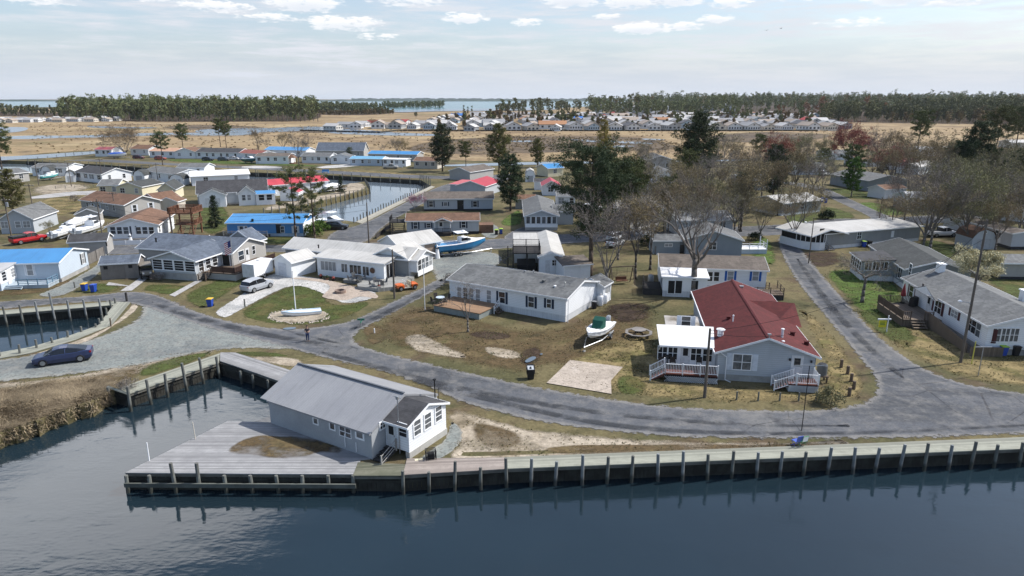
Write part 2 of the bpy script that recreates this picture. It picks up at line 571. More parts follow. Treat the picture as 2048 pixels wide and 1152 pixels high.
def build_land():
 loops = [land_pts, basin_pts, canal_pts]
 flat = [p for l in loops for p in l]
 tris = tessellate_polygon([[Vector((p.x, p.y, 0)) for p in l] for l in loops])
 vs = [(p.x, p.y, 0.0) for p in flat]
 fs = []
 for t in tris:
  a, b, c = [Vector(vs[i]) for i in t]
  fs.append(tuple(t) if (b - a).cross(c - a).z > 0 else tuple(t[::-1]))
 base = len(vs)
 o = 0
 for l in loops:
  n = len(l)
  vs += [(p.x, p.y, -2.2) for p in l]
  for i in range(n):
   fs.append((o + i, o + (i + 1) % n, base + o + (i + 1) % n, base + o + i))
  o += n
 me = bpy.data.meshes.new('ground')
 me.from_pydata(vs, [], fs)
 me.update()
 me.materials.append(MATS['soil'])
 tag(link('ground', me), kind='structure')
ground_mat('soil', [((0.152, 0.128, 0.066), .5, 0, 1), ((.088, .084, .04), .085, .45, .6), ((0.104, 0.076, 0.048), .16, .5, .68), ((0.240, 0.208, 0.144), .11, .62, .74)], grit=3.5)
ground_mat('marsh_grass', [((0.317, 0.233, 0.132), .5, 0, 1), ((0.211, 0.150, 0.088), .012, .45, .6), ((0.387, 0.299, 0.176), .02, .5, .66), ((0.150, 0.110, 0.075), .035, .56, .7), ((0.194, 0.163, 0.079), .006, .55, .7)], grit=.55, bump=.1)
ground_mat('mud', [((.15, .115, .08), .5, 0, 1), ((.09, .07, .055), .03, .45, .6), ((.25, .19, .11), .04, .55, .7)], rim=True, patchy=0.3, soft=0.8, rim_noise=.05, grit=.6)
ground_mat('asphalt', [((0.097, 0.103, 0.115), .5, 0, 1), ((0.064, 0.069, 0.077), .10, .46, .62), ((0.143, 0.144, 0.144), .07, .55, .72), ((0.051, 0.054, 0.061), .3, .58, .74)], rim=True, rim_noise=1.6, grit=7, speck=.45, cracks=.22, dust=(.22, .21, .195), pebbles=9, tracks=1)
ground_mat('gravel', [((0.191, 0.209, 0.200), .5, 0, 1), ((0.140, 0.153, 0.153), .12, .45, .62), ((0.251, 0.265, 0.246), .3, .6, .75)], rim=True, rim_noise=1.5, grit=5, speck=.8, dust=(.25, .235, .205), pebbles=6)
ground_mat('white_gravel', [((.46, .45, .43), .5, 0, 1), ((.34, .34, .33), .2, .45, .65)], rim=True, rim_noise=2, grit=5, pebbles=7)
ground_mat('sand', [((.43, .37, .29), .5, 0, 1), ((.30, .25, .18), .25, .48, .66), ((.52, .47, .39), .3, .58, .74)], rim=True, patchy=0.5, soft=0.8, rim_noise=.55, grit=4)
ground_mat('brown_grass', [((0.119, 0.085, 0.045), .5, 0, 1), ((0.158, 0.119, 0.061), .35, .48, .66), ((0.068, 0.058, 0.032), .25, .55, .7), ((0.079, 0.083, 0.032), .12, .55, .7)], rim=True, patchy=0.7, soft=1.0, rim_noise=.4, grit=4)
ground_mat('lawn', [((0.075, 0.094, 0.028), .5, 0, 1), ((0.120, 0.106, 0.041), .22, .5, .66), ((0.057, 0.072, 0.020), .3, .55, .7)], rim=True, patchy=0.45, soft=0.8, rim_noise=.7, grit=4)
ground_mat('bright_lawn', [((.085, .135, .03), .5, 0, 1), ((.125, .135, .045), .2, .5, .66), ((.06, .095, .022), .3, .55, .7)], rim=True, patchy=0.5, soft=0.8, rim_noise=.7, grit=4)
ground_mat('straw_grass', [((0.255, 0.200, 0.098), .5, 0, 1), ((0.153, 0.136, 0.055), .3, .48, .62), ((0.315, 0.255, 0.145), .5, .58, .74)], rim=True, patchy=0.7, soft=1.0, rim_noise=.5, grit=4)
ground_mat('mulch', [((.055, .038, .028), .5, 0, 1), ((.085, .06, .042), .5, .48, .66)], rim=True, patchy=0.6, soft=1.0, rim_noise=.9, grit=6)
ground_mat('pavers', [((.42, .35, .29), .5, 0, 1), ((.33, .275, .23), .5, .48, .66)], rim=True, rim_noise=3, grit=8)
ground_mat('concrete', [((.44, .38, .32), .5, 0, 1), ((.36, .31, .26), .22, .48, .66), ((.50, .45, .40), .4, .58, .74)], grit=9, bump=.05)
ground_mat('pale_concrete', [((.42, .41, .40), .5, 0, 1), ((.33, .32, .31), .3, .48, .66)], rim=True, rim_noise=3, grit=9, bump=.05)
water_mat('deep_water', (.012, .024, .033), rip=.42)
water_mat('tidal_water', (.13, .17, .22), rip=.02, scale=.2, rough=.2)
water_mat('bay_water', (.08, .20, .24), rip=.2, scale=.15, rough=.2)
build_land()
wm = MB()
wm.quad((-9000, -500, WATER_Z), (9000, -500, WATER_Z), (9000, 9000, WATER_Z), (-9000, 9000, WATER_Z))
tag(wm.build('water', MATS['deep_water'], fix=False), kind='structure')
def psheet(name, pp, layer, mat, edge=.8, smooth=2, kind='structure', label=None, lift=.004):
 return sheet(name, px_poly(pp), layer * lift, MATS[mat], edge, smooth, kind=kind, label=label)
water_mat('canal_water', (.13, .165, .20), rip=.06, scale=.5, rough=.08)
sheet('canal_water', canal_pts, WATER_Z + .012, MATS['canal_water'], .2, 0)
# far country: tidal marsh, creeks, bay
psheet('marsh', [(-3000, 322), (0, 322), (60, 308), (190, 300), (380, 303), (560, 300), (760, 306), (900, 322), (1080, 322), (1300, 322), (1500, 318), (1720, 300), (2048, 296), (4200, 300),
     (4200, 214), (2048, 210), (1500, 212), (1024, 212), (500, 214), (0, 218), (-3000, 222)], 3, 'marsh_grass', edge=3, smooth=1, lift=.02)
MUDP = [[(780, 300), (900, 312), (1100, 306), (1400, 300), (1330, 282), (1250, 272), (1000, 272), (850, 282)],
  [(300, 256), (420, 262), (560, 256), (470, 250), (360, 250)], [(1350, 278), (1550, 290), (1720, 270), (1500, 262)], [(520, 262), (660, 268), (760, 262), (620, 255)]]
for k, pp in enumerate(MUDP):
 psheet('mud_flat', pp, 4 + k * .2, 'mud', edge=8, lift=.02)
CREEKS = [[(-200, 276), (0, 274), (60, 271), (150, 272), (230, 268), (300, 266), (400, 266), (480, 263), (520, 262), (515, 270), (440, 272), (330, 270), (230, 275), (120, 276), (60, 279), (0, 278), (-200, 284)],
   [(-200, 258), (20, 254), (60, 255), (50, 263), (0, 267), (-200, 270)],
   [(520, 258), (600, 253), (650, 254), (700, 258), (780, 264), (800, 268), (700, 267), (620, 262)],
   [(640, 265), (760, 264), (900, 270), (900, 272), (800, 272), (690, 269)],
   [(170, 252), (240, 254), (330, 255), (280, 258), (180, 256)], [(384, 260), (400, 268), (640, 262), (560, 256), (470, 257)],
   [(1130, 278), (1190, 281), (1300, 285), (1310, 289), (1280, 288), (1180, 285)], [(1280, 277), (1330, 279), (1330, 281), (1290, 281)], [(1010, 283), (1060, 281), (1080, 284), (1040, 285)],
   [(1150, 294), (1250, 291), (1280, 294), (1180, 297)]]
for k, pp in enumerate(CREEKS):
 psheet('creek', pp, 5 + k * .2, 'tidal_water', edge=.5, lift=.03)
psheet('bay', [(-2500, 219), (0, 216), (130, 214), (260, 212), (420, 211), (560, 213), (640, 220), (760, 222), (900, 222), (1010, 220), (1110, 218), (1250, 208), (1250, 201.5), (500, 201), (-2500, 206)], 1, 'bay_water', edge=2, smooth=1, lift=.6)
psheet('inlet', [(770, 224), (840, 220), (930, 218), (1110, 216), (1120, 220), (1020, 222), (880, 223), (800, 226)], 2, 'tidal_water', edge=1, lift=.4)
# narrow channel beyond the far bank
psheet('channel', [(-220, 318), (0, 314), (60, 311), (180, 303), (200, 304), (190, 309), (60, 319), (-220, 330)], 6, 'tidal_water', edge=.3, smooth=1, lift=.02)
psheet('channel', [(840, 333), (960, 327), (1100, 324), (1420, 321), (1500, 319), (1500, 322), (1260, 326), (1100, 329), (950, 333)], 6.2, 'tidal_water', edge=.3, smooth=1, lift=.02)
for k, pp in enumerate(([(100, 241), (300, 244), (500, 244), (650, 242), (640, 224), (400, 221), (150, 223)], [(600, 231), (800, 230), (780, 218), (590, 217)], [(1640, 244), (1760, 246), (2048, 250), (2600, 256), (2600, 206), (1600, 205), (1180, 209), (1160, 227), (1500, 227)], [(-300, 233), (0, 232), (130, 235), (160, 225), (-300, 221)])):
 psheet('wood_floor', pp, 7 + k * .2, 'mulch', edge=4, lift=.02)
# lawns, sand and bare earth near the camera
L = [
 ('brown_yard', [(742, 640), (860, 600), (1000, 655), (1130, 655), (1200, 610), (1320, 600), (1310, 700), (1290, 770), (1240, 740), (1110, 730), (1060, 755), (900, 725), (760, 690)], 'brown_grass', 1.5),
 ('lawn', [(1085, 765), (1130, 715), (1200, 690), (1290, 660), (1330, 700), (1420, 770), (1640, 775), (1730, 770), (1725, 800), (1600, 812), (1340, 805), (1220, 785)], 'straw_grass', 1.2),
 ('lawn', [(1230, 745), (1300, 760), (1290, 790), (1230, 790)], 'lawn', .8),
 ('lawn', [(1590, 610), (1640, 640), (1690, 700), (1735, 765), (1720, 800), (1640, 800), (1650, 740), (1630, 680)], 'straw_grass', .8),
 ('lawn', [(1640, 545), (1690, 535), (1800, 560), (1815, 620), (1780, 650), (1760, 672), (1700, 605)], 'bright_lawn', .7),
 ('lawn', [(1770, 680), (1800, 650), (1890, 660), (2048, 720), (2400, 740), (2400, 800), (2048, 778), (1930, 760), (1840, 725)], 'straw_grass', 1),
 ('lawn', [(1690, 620), (1800, 625), (1850, 690), (1800, 700)], 'lawn', .9),
 ('lawn', [(470, 628), (520, 600), (580, 570), (655, 566), (665, 580), (650, 600), (680, 612), (735, 600), (745, 608), (700, 634), (640, 648), (590, 652), (520, 646)], 'lawn', .4),
 ('lawn', [(355, 592), (430, 560), (490, 545), (500, 560), (420, 610), (400, 620)], 'lawn', .5),
 ('lawn', [(280, 580), (300, 566), (400, 572), (345, 592), (300, 584)], 'lawn', .4),
 ('lawn', [(140, 585), (200, 562), (250, 574), (240, 583), (190, 588)], 'lawn', .5),
 ('yard_edge', [(0, 572), (110, 566), (190, 545), (200, 552), (140, 575), (60, 590), (0, 596), (-100, 598), (-100, 575)], 'brown_grass', .8),
 ('sand_patch', [(800, 672), (850, 665), (870, 680), (930, 705), (940, 720), (870, 712), (820, 700)], 'sand', 1.4),
 ('sand_patch', [(960, 690), (1040, 700), (1050, 720), (980, 715)], 'sand', 1.6),
 ('sand_patch', [(720, 660), (735, 640), (760, 650), (790, 668), (760, 690), (735, 690)], 'brown_grass', .6),
 ('bare_earth', [(1040, 700), (1080, 690), (1090, 715), (1060, 735), (1035, 725)], 'mulch', 1),
 ('bare_earth', [(930, 668), (960, 660), (1010, 664), (1030, 676), (990, 682), (950, 676)], 'mulch', .7),
 ('bare_earth', [(1190, 610), (1300, 600), (1310, 640), (1230, 650)], 'mulch', 2),
 ('sand_verge', [(885, 830), (915, 815), (960, 830), (1050, 855), (1150, 868), (1350, 880), (1600, 885), (1700, 882), (1700, 893), (1400, 908), (1010, 924), (890, 926), (910, 890), (900, 850)], 'sand', .9),
 ('verge_grass', [(935, 840), (1010, 850), (1060, 880), (1010, 905), (950, 890)], 'brown_grass', 1.0),
 ('verge_grass', [(1080, 890), (1300, 888), (1600, 888), (1850, 882), (2048, 876), (2048, 884), (1500, 900), (1100, 915)], 'brown_grass', .5),
 ('sand_verge', [(0, 765), (100, 758), (190, 742), (260, 726), (330, 710), (440, 696), (420, 712), (300, 745), (215, 762), (90, 775), (0, 790), (-200, 800), (-200, 778)], 'sand', .8),
 ('marsh_bank', [(-300, 800), (0, 772), (80, 760), (190, 748), (260, 732), (300, 736), (250, 770), (222, 778), (150, 812), (60, 845), (0, 866), (-120, 899), (-300, 920)], 'brown_grass', .9),
 ('verge_grass', [(270, 738), (350, 712), (430, 700), (420, 712), (330, 745), (280, 758)], 'lawn', .5),
 ('sand_patch', [(490, 716), (540, 710), (590, 715), (612, 726), (600, 738), (540, 728)], 'sand', .8),
 ('verge_grass', [(460, 704), (530, 702), (590, 712), (540, 716), (490, 712)], 'lawn', .5),
 ('sand_patch', [(224, 655), (250, 640), (275, 620), (280, 610), (262, 606), (262, 612), (225, 650), (170, 676), (100, 698), (60, 710), (100, 706), (180, 684)], 'sand', .5),
 ('lawn', [(60, 400), (190, 372), (250, 380), (160, 430), (70, 432)], 'straw_grass', 1.5),
 ('sand_patch', [(60, 372), (150, 366), (200, 374), (140, 386), (60, 392)], 'sand', 2),
 ('lawn', [(230, 328), (420, 332), (640, 337), (850, 346), (850, 356), (640, 345), (350, 336), (60, 319), (110, 314)], 'straw_grass', 1.5),
 ('lawn', [(330, 318), (420, 319), (520, 326), (640, 330), (640, 334), (480, 329), (340, 324)], 'bright_lawn', 1),
 ('lawn', [(1700, 405), (1760, 404), (1830, 430), (1760, 432)], 'bright_lawn', .7),
 ('lawn', [(1630, 380), (1680, 374), (1770, 392), (1740, 400), (1690, 397)], 'lawn', .7),
 ('lawn', [(1560, 430), (1650, 410), (1720, 430), (1700, 445), (1580, 452)], 'lawn', .7),
 ('lawn', [(1480, 500), (1520, 470), (1545, 480), (1560, 530), (1530, 530)], 'bright_lawn', .7),
 ('bare_earth', [(1580, 505), (1680, 500), (1690, 530), (1620, 540)], 'mulch', 1),
 ('lawn', [(1830, 480), (1880, 480), (1930, 500), (1900, 520), (1850, 510)], 'lawn', .7),
 ('lawn', [(1940, 540), (2048, 560), (2300, 580), (2300, 700), (2100, 650), (1990, 580)], 'lawn', 1),
 ('lawn', [(390, 420), (440, 400), (470, 440), (440, 470), (395, 465)], 'lawn', .7),
 ('lawn', [(500, 480), (560, 470), (610, 476), (600, 488), (520, 490)], 'lawn', .6),
 ('sand_patch', [(930, 345), (1000, 338), (1080, 345), (1060, 355), (960, 356)], 'straw_grass', 1.5),
 ('sand_patch', [(1180, 340), (1290, 335), (1290, 352), (1200, 352)], 'sand', 1.5),
 ('sand_patch', [(1105, 475), (1200, 462), (1230, 470), (1180, 480)], 'sand', 1),
 ('sand_patch', [(690, 366), (730, 366), (738, 378), (650, 402), (530, 424), (520, 415), (620, 395), (690, 380)], 'sand', .8),
 ('lawn', [(1000, 440), (1040, 415), (1050, 440), (1040, 452), (1000, 452)], 'bright_lawn', .5),
 ('lawn', [(885, 468), (960, 460), (965, 474), (880, 476)], 'straw_grass', .5),
]
for k, (nm, pp, mt, ed) in enumerate(L):
 psheet(nm, pp, 1 + k * .15, mt, edge=ed * 1.5)
# roads (each sheet a few millimetres above the ones it meets)
ROADS = [
 ('gravel_lot', [(-300, 735), (-100, 728), (60, 710), (150, 688), (222, 662), (268, 640), (278, 618), (262, 606), (300, 600), (420, 640), (520, 665), (620, 680), (600, 705), (520, 700), (430, 703), (370, 714), (280, 735), (150, 753), (0, 768), (-300, 790)], 'gravel', .6, 2),
 ('road', [(-300, 628), (0, 601), (130, 594), (210, 588), (258, 581), (310, 585), (350, 600), (400, 622), (460, 640), (530, 653), (590, 657), (645, 652), (705, 640), (765, 610), (850, 570), (885, 548), (915, 552), (880, 580), (820, 612), (760, 645), (722, 664), (712, 680), (740, 696), (850, 722), (960, 747), (1060, 768), (1200, 792), (1330, 810), (1500, 817), (1640, 817), (1720, 805), (1747, 780), (1738, 748), (1690, 690), (1640, 630), (1592, 570), (1562, 520), (1546, 470), (1585, 470), (1640, 540), (1700, 605), (1770, 680), (1840, 730), (1900, 757), (1960, 772), (2060, 786), (2500, 800), (2500, 866), (2048, 874), (1900, 880), (1700, 884), (1500, 884), (1340, 880), (1200, 866), (1090, 852), (1000, 832), (900, 804), (860, 780), (760, 745), (650, 722), (590, 704), (500, 680), (420, 662), (330, 632), (262, 608), (190, 604), (0, 620), (-300, 650)], 'asphalt', .5, 2),
 ('street', [(-200, 530), (60, 500), (190, 492), (330, 488), (530, 490), (600, 489), (700, 487), (860, 480), (1000, 478), (1200, 462), (1400, 456), (1540, 450), (1700, 441), (1850, 430), (2048, 424), (2300, 416), (2300, 432), (2048, 440), (1850, 448), (1700, 458), (1590, 470), (1500, 474), (1300, 480), (1130, 488), (1000, 500), (860, 505), (700, 507), (530, 506), (330, 506), (190, 512), (60, 520), (-200, 552)], 'asphalt', .5, 2),
 ('gravel_drive', [(845, 520), (900, 505), (960, 500), (1010, 508), (1010, 530), (960, 548), (915, 556), (870, 570), (860, 545)], 'gravel', .6, 2),
 ('gravel_drive', [(60, 594), (110, 575), (150, 555), (200, 525), (200, 510), (232, 505), (205, 548), (160, 578), (120, 596)], 'gravel', .5, 2),
 ('white_drive', [(428, 622), (465, 600), (500, 575), (540, 545), (590, 550), (640, 556), (740, 580), (760, 588), (745, 600), (690, 610), (665, 600), (650, 590), (590, 568), (540, 590), (480, 622), (455, 638), (430, 632)], 'white_gravel', .5, 2),
 ('canal_road', [(640, 490), (660, 462), (720, 450), (790, 414), (866, 376), (900, 366), (960, 352), (1040, 345), (1040, 356), (960, 372), (880, 392), (830, 418), (770, 452), (740, 490)], 'asphalt', .5, 2),
 ('far_street', [(110, 322), (200, 318), (300, 324), (420, 330), (560, 336), (700, 343), (860, 352), (1000, 352), (1000, 357), (850, 359), (680, 349), (540, 341), (400, 334), (280, 328), (180, 323)], 'asphalt', .5, 1),
 ('lane', [(1590, 452), (1620, 440), (1690, 436), (1745, 440), (1720, 425), (1660, 398), (1625, 378), (1560, 368), (1560, 362), (1640, 370), (1680, 388), (1760, 424), (1800, 440), (1760, 446)], 'asphalt', .4, 2),
 ('lane', [(60, 392), (180, 380), (300, 384), (330, 392), (180, 388), (60, 400)], 'pale_concrete', .5, 1),
 ('white_drive', [(470, 334), (520, 331), (580, 335), (520, 338)], 'white_gravel', .5, 1), ('white_drive', [(625, 334), (720, 326), (740, 330), (650, 338)], 'white_gravel', .5, 1),
 ('lane', [(1200, 352), (1240, 348), (1330, 362), (1330, 470), (1250, 472), (1240, 380)], 'white_gravel', .8, 1),
 ('drive', [(1005, 470), (1050, 450), (1120, 462), (1110, 478), (1005, 482)], 'asphalt', .4, 1),
 ('drive', [(960, 452), (1000, 448), (1003, 478), (960, 476)], 'gravel', .4, 1),
 ('walk', [(338, 591), (395, 560), (405, 562), (350, 594)], 'pale_concrete', .05, 0),
 ('walk', [(212, 571), (218, 565), (258, 572), (285, 552), (298, 556), (264, 582), (240, 583), (255, 573)], 'pale_concrete', .05, 0),
 ('paver_patio', [(640, 596), (648, 588), (662, 575), (650, 566), (600, 560), (570, 556), (630, 556), (700, 570), (760, 590), (755, 600), (720, 592), (690, 604)], 'pavers', .15, 2),
]
for k, (nm, pp, mt, ed, sm) in enumerate(ROADS):
 psheet(nm, pp, 10 + k * .35, mt, edge=ed * (2.2 if mt in ('asphalt', 'gravel') else 1), smooth=sm)
ground_mat('track', [((.052, .056, .063), .5, 0, 1), ((.08, .085, .09), .5, .5, .7)], rim=True, rim_noise=.5, cover=.75, patchy=1.0, soft=1.2, grit=7, speck=.4)
for k, pp in enumerate(([(640, 700), (760, 730), (900, 768), (1060, 800), (1200, 822), (1340, 836), (1500, 848), (1700, 850), (1700, 856), (1500, 856), (1340, 846), (1200, 832), (1060, 812), (900, 782), (760, 742), (640, 710)],
      [(800, 750), (1000, 800), (1200, 845), (1400, 862), (1650, 866), (1900, 856), (2100, 846), (2100, 852), (1900, 864), (1650, 874), (1400, 872), (1200, 856), (1000, 812), (800, 760)],
      [(300, 600), (420, 640), (560, 670), (680, 690), (680, 700), (560, 682), (420, 652), (300, 612)],
      [(560, 655), (600, 668), (690, 688), (690, 692), (600, 673), (558, 659)],
      [(1590, 520), (1640, 600), (1720, 690), (1800, 760), (1815, 755), (1735, 685), (1655, 595), (1600, 518)],
      [(690, 660), (780, 618), (860, 575), (866, 582), (790, 625), (700, 668)])):
 psheet('tyre_track', pp, 24 + k * .4, 'track', edge=.8, smooth=2)
for pp in ([(1048, 724), (1064, 714), (1074, 716), (1068, 722), (1054, 728)], [(1078, 710), (1086, 708), (1084, 712)], [(563, 658), (590, 655), (594, 659), (572, 662)]):
 psheet('puddle', pp, 27, 'canal_water', edge=.1, smooth=2)
psheet('parking_pad', [(1093, 767), (1140, 721), (1246, 735), (1222, 762), (1223, 789)], 17, 'concrete', edge=.02, smooth=0)
psheet('rock_bed', [(535, 632), (550, 624), (600, 618), (645, 622), (658, 632), (640, 642), (590, 648), (550, 644)], 18, 'sand', edge=.3)
# ------------------------------------------------------------------ houses: materials
WHITE = M('white_siding', (.80, .82, .84), (.73, .75, .77), .6, .6, 'siding', .5, period=.2)
WPAINT = M('white_paint', (.82, .83, .84), (.74, .75, .76), 1.5, .5, amt=.5)
WROOF = M('white_roof', (.50, .49, .465), (.39, .38, .355), .5, .55, 'ribs', .7, period=.6, axis=0)
WROOFY = M('white_roof_cross', (.50, .49, .465), (.39, .38, .355), .5, .55, 'ribs', .7, period=.6, axis=1)
PANROOF = M('bright_pan_roof', (.72, .72, .72), (.60, .60, .585), .5, .5, amt=.4)
GREYM = M('grey_metal_roof', (.30, .305, .315), (.25, .255, .27), .35, .42, 'ribs', .8, period=.23, axis=0)
GREYSH = M('grey_shingle', (.175, .18, .18), (.12, .125, .13), .5, .9, 'shingle', .9, period=.16, axis=1)
GREYSHX = M('grey_shingle_cross', (.175, .18, .18), (.12, .125, .13), .5, .9, 'shingle', .9, period=.16, axis=0)
DARKSH = M('dark_shingle', (.075, .075, .08), (.05, .05, .055), .5, .9, 'shingle', .9, period=.16, axis=1)
DARKSHX = M('dark_shingle_cross', (.075, .08, .08), (.045, .05, .05), .5, .9, 'shingle', .9, period=.16, axis=0)
BLUESH = M('slate_blue_shingle', (.125, .15, .19), (.095, .115, .15), .5, .9, 'shingle', .9, period=.16, axis=1)
BLUESHX = M('slate_blue_shingle_cross', (.125, .15, .19), (.095, .115, .15), .5, .9, 'shingle', .9, period=.16, axis=0)
BROWNSH = M('brown_shingle', (.20, .115, .075), (.145, .085, .06), .5, .9, 'shingle', .9, period=.16, axis=1)
BROWNSHX = M('brown_shingle_cross', (.20, .115, .075), (.145, .085, .06), .5, .9, 'shingle', .9, period=.16, axis=0)
TANSH = M('weathered_brown_roof', (.165, .14, .12), (.12, .10, .085), .6, .9, 'shingle', .9, period=.16, axis=1)
REDSH = M('red_shingle', (.105, .019, .019), (.085, .016, .017), .35, .9, 'shingle', .9, period=.16, axis=0)
REDSHX = M('red_shingle_cross', (.105, .019, .019), (.085, .016, .017), .35, .9, 'shingle', .9, period=.16, axis=1)
REDM = M('red_metal_roof', (.50, .055, .07), (.38, .045, .06), .4, .5, 'ribs', .6, period=.4, axis=0)
BLUEM = M('blue_metal_roof', (.055, .24, .50), (.045, .19, .41), .4, .45, 'ribs', .6, period=.4, axis=0)
GREY = M('grey_siding', (.30, .31, .31), (.25, .26, .265), .6, .7, 'siding', .6, period=.2)
LGREY = M('light_grey_siding', (.45, .48, .51), (.40, .43, .46), .6, .7, 'siding', .6, period=.2)
TAUPE = M('taupe_siding', (.40, .39, .37), (.34, .33, .315), .6, .7, 'siding', .6, period=.2)
BEIGE = M('beige_siding', (.56, .52, .45), (.49, .45, .39), .6, .7, 'siding', .6, period=.2)
CREAM = M('cream_siding', (.66, .61, .44), (.58, .53, .38), .6, .7, 'siding', .6, period=.2)
SLATE = M('slate_blue_siding', (.26, .30, .33), (.215, .25, .28), .6, .7, 'siding', .6, period=.2)
BLUEW = M('bright_blue_siding', (.085, .27, .56), (.07, .22, .47), .6, .6, 'siding', .5, period=.2)
PALEBLUE = M('pale_blue_siding', (.50, .57, .64), (.44, .50, .57), .6, .7, 'siding', .5, period=.2)
PANEL = M('grey_board_wall', (.37, .385, .40), (.31, .325, .34), .5, .75, amt=.9)
BARN = M('weathered_shed_boards', (.22, .20, .175), (.17, .15, .13), .7, .85, 'ribs', .7, period=.2, axis=0)
GLASS = M('window_glass', (.018, .021, .026), (.03, .034, .04), 1.2, .07, amt=.6, spec=.6)
SCREEN = M('dark_screen', (.012, .013, .015), (.02, .02, .022), 2, .6)
CURTAIN = M('curtained_glass', (.15, .165, .18), (.07, .08, .09), 2.2, .12, spec=.6)
BLIND = M('window_blind', (.34, .35, .36), (.22, .23, .24), .8, .3, 'siding', .8, period=.12)
SKYGL = M('pale_reflecting_glass', (.06, .08, .11), (.02, .025, .03), .9, .05, spec=.9)
SHB = M('navy_shutter', (.02, .035, .07), None, 2, .6)
SHBB = M('bright_blue_shutter', (.02, .12, .42), None, 2, .6)
SHM = M('maroon_shutter', (.075, .022, .026), None, 2, .6)
SHK = M('black_shutter', (.015, .016, .018), None, 2, .6)
SHW = M('pale_shutter', (.66, .70, .76), None, 2, .6)
DOORW = M('white_door', (.70, .71, .72), None, 2, .45)
BLOCK = M('block_foundation', (.40, .39, .37), (.29, .285, .27), .9, .9, amt=.9)
WSKIRT = M('white_skirting', (.64, .66, .68), (.55, .57, .59), 1.2, .7, 'ribs', .6, period=.3, axis=0)
DSKIRT = M('dark_skirting', (.035, .036, .04), None, 1.2, .8)
WOOD = M('weathered_grey_boards', (.29, .275, .265), (.22, .205, .195), .8, .9, 'planks', .8, period=.14, axis=1)
WOODX = M('weathered_grey_boards_cross', (.29, .275, .265), (.22, .205, .195), .8, .9, 'planks', .8, period=.14, axis=0)
GREENWOOD = M('treated_green_boards', (.34, .345, .285), (.27, .275, .23), .8, .85, 'planks', .7, period=.2, axis=1)
GREENWOODX = M('treated_green_boards_cross', (.33, .35, .27), (.27, .29, .225), .8, .85, 'planks', .7, period=.2, axis=0)
TANDECK = M('tan_deck_boards', (.34, .215, .13), (.27, .17, .105), .8, .8, 'planks', .6, period=.14, axis=1)
REDDECK = M('red_stained_boards', (.16, .055, .04), (.12, .045, .035), .8, .7, 'planks', .5, period=.14, axis=1)
BRWOOD = M('brown_timber', (.135, .10, .075), (.10, .075, .057), 1.5, .85)
REDWOOD = M('red_brown_timber', (.20, .095, .055), (.15, .07, .042), 1.5, .85)
DKWOOD = M('dark_timber', (.035, .033, .034), (.05, .047, .045), 1.5, .8)
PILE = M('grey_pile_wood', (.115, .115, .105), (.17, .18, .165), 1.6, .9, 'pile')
WETWOOD = M('wet_dark_timber', (.026, .024, .02), (.05, .05, .042), 1.2, .8)
METAL = M('galvanised_metal', (.42, .43, .44), (.34, .35, .36), 3, .4, metal=.6)
BLACK = M('black_plastic', (.014, .014, .016), (.02, .02, .022), 3, .5)
_WIN = {}
def make_window(parent, loc, rz, w, h, bars=(0, 1), shutter=None, pane=None, frame=None, fr=.07, sh_w=None, name='window'):
 if pane is None:
  pane = random.choice((GLASS, GLASS, CURTAIN, BLIND, SKYGL))
 key = (name, w, h, bars, shutter and shutter.name, pane and pane.name, frame and frame.name, fr, sh_w)
 if key in _WIN:
  return copy_under(_WIN[key], parent, loc, rz)
 fm = MB()
 a, b = w / 2, h / 2
 fm.box(-a - fr, -.05, -b - fr, a + fr, .01, -b).box(-a - fr, -.05, b, a + fr, .01, b + fr)
 fm.box(-a - fr, -.05, -b, -a, .01, b).box(a, -.05, -b, a + fr, .01, b)
 nx, ny = bars
 for i in range(nx):
  x = -a + w * (i + 1) / (nx + 1)
  fm.box(x - .03, -.042, -b, x + .03, .008, b)
 for i in range(ny):
  z = -b + h * (i + 1) / (ny + 1)
  fm.box(-a, -.04, z - .025, a, .008, z + .025)
 o = fm.build(name, frame or WPAINT, parent, loc, rz, fix=False)
 MB().box(-a, -.02, -b, a, .009, b).build('pane', pane or GLASS, o, fix=False)
 if shutter:
  sw = sh_w or max(.28, w * .3)
  for s in (-1, 1):
   x = s * (a + fr + .02 + sw / 2)
   q = MB().box(x - sw / 2, -.045, -b - fr, x + sw / 2, .008, b + fr)
   for k in range(3):
    z = -b + h * (k + .5) / 3
    q.box(x - sw * .36, -.06, z - h * .13, x + sw * .36, -.046, z + h * .13)
   q.build('shutter', shutter, o, fix=False)
 _WIN[key] = o
 return o
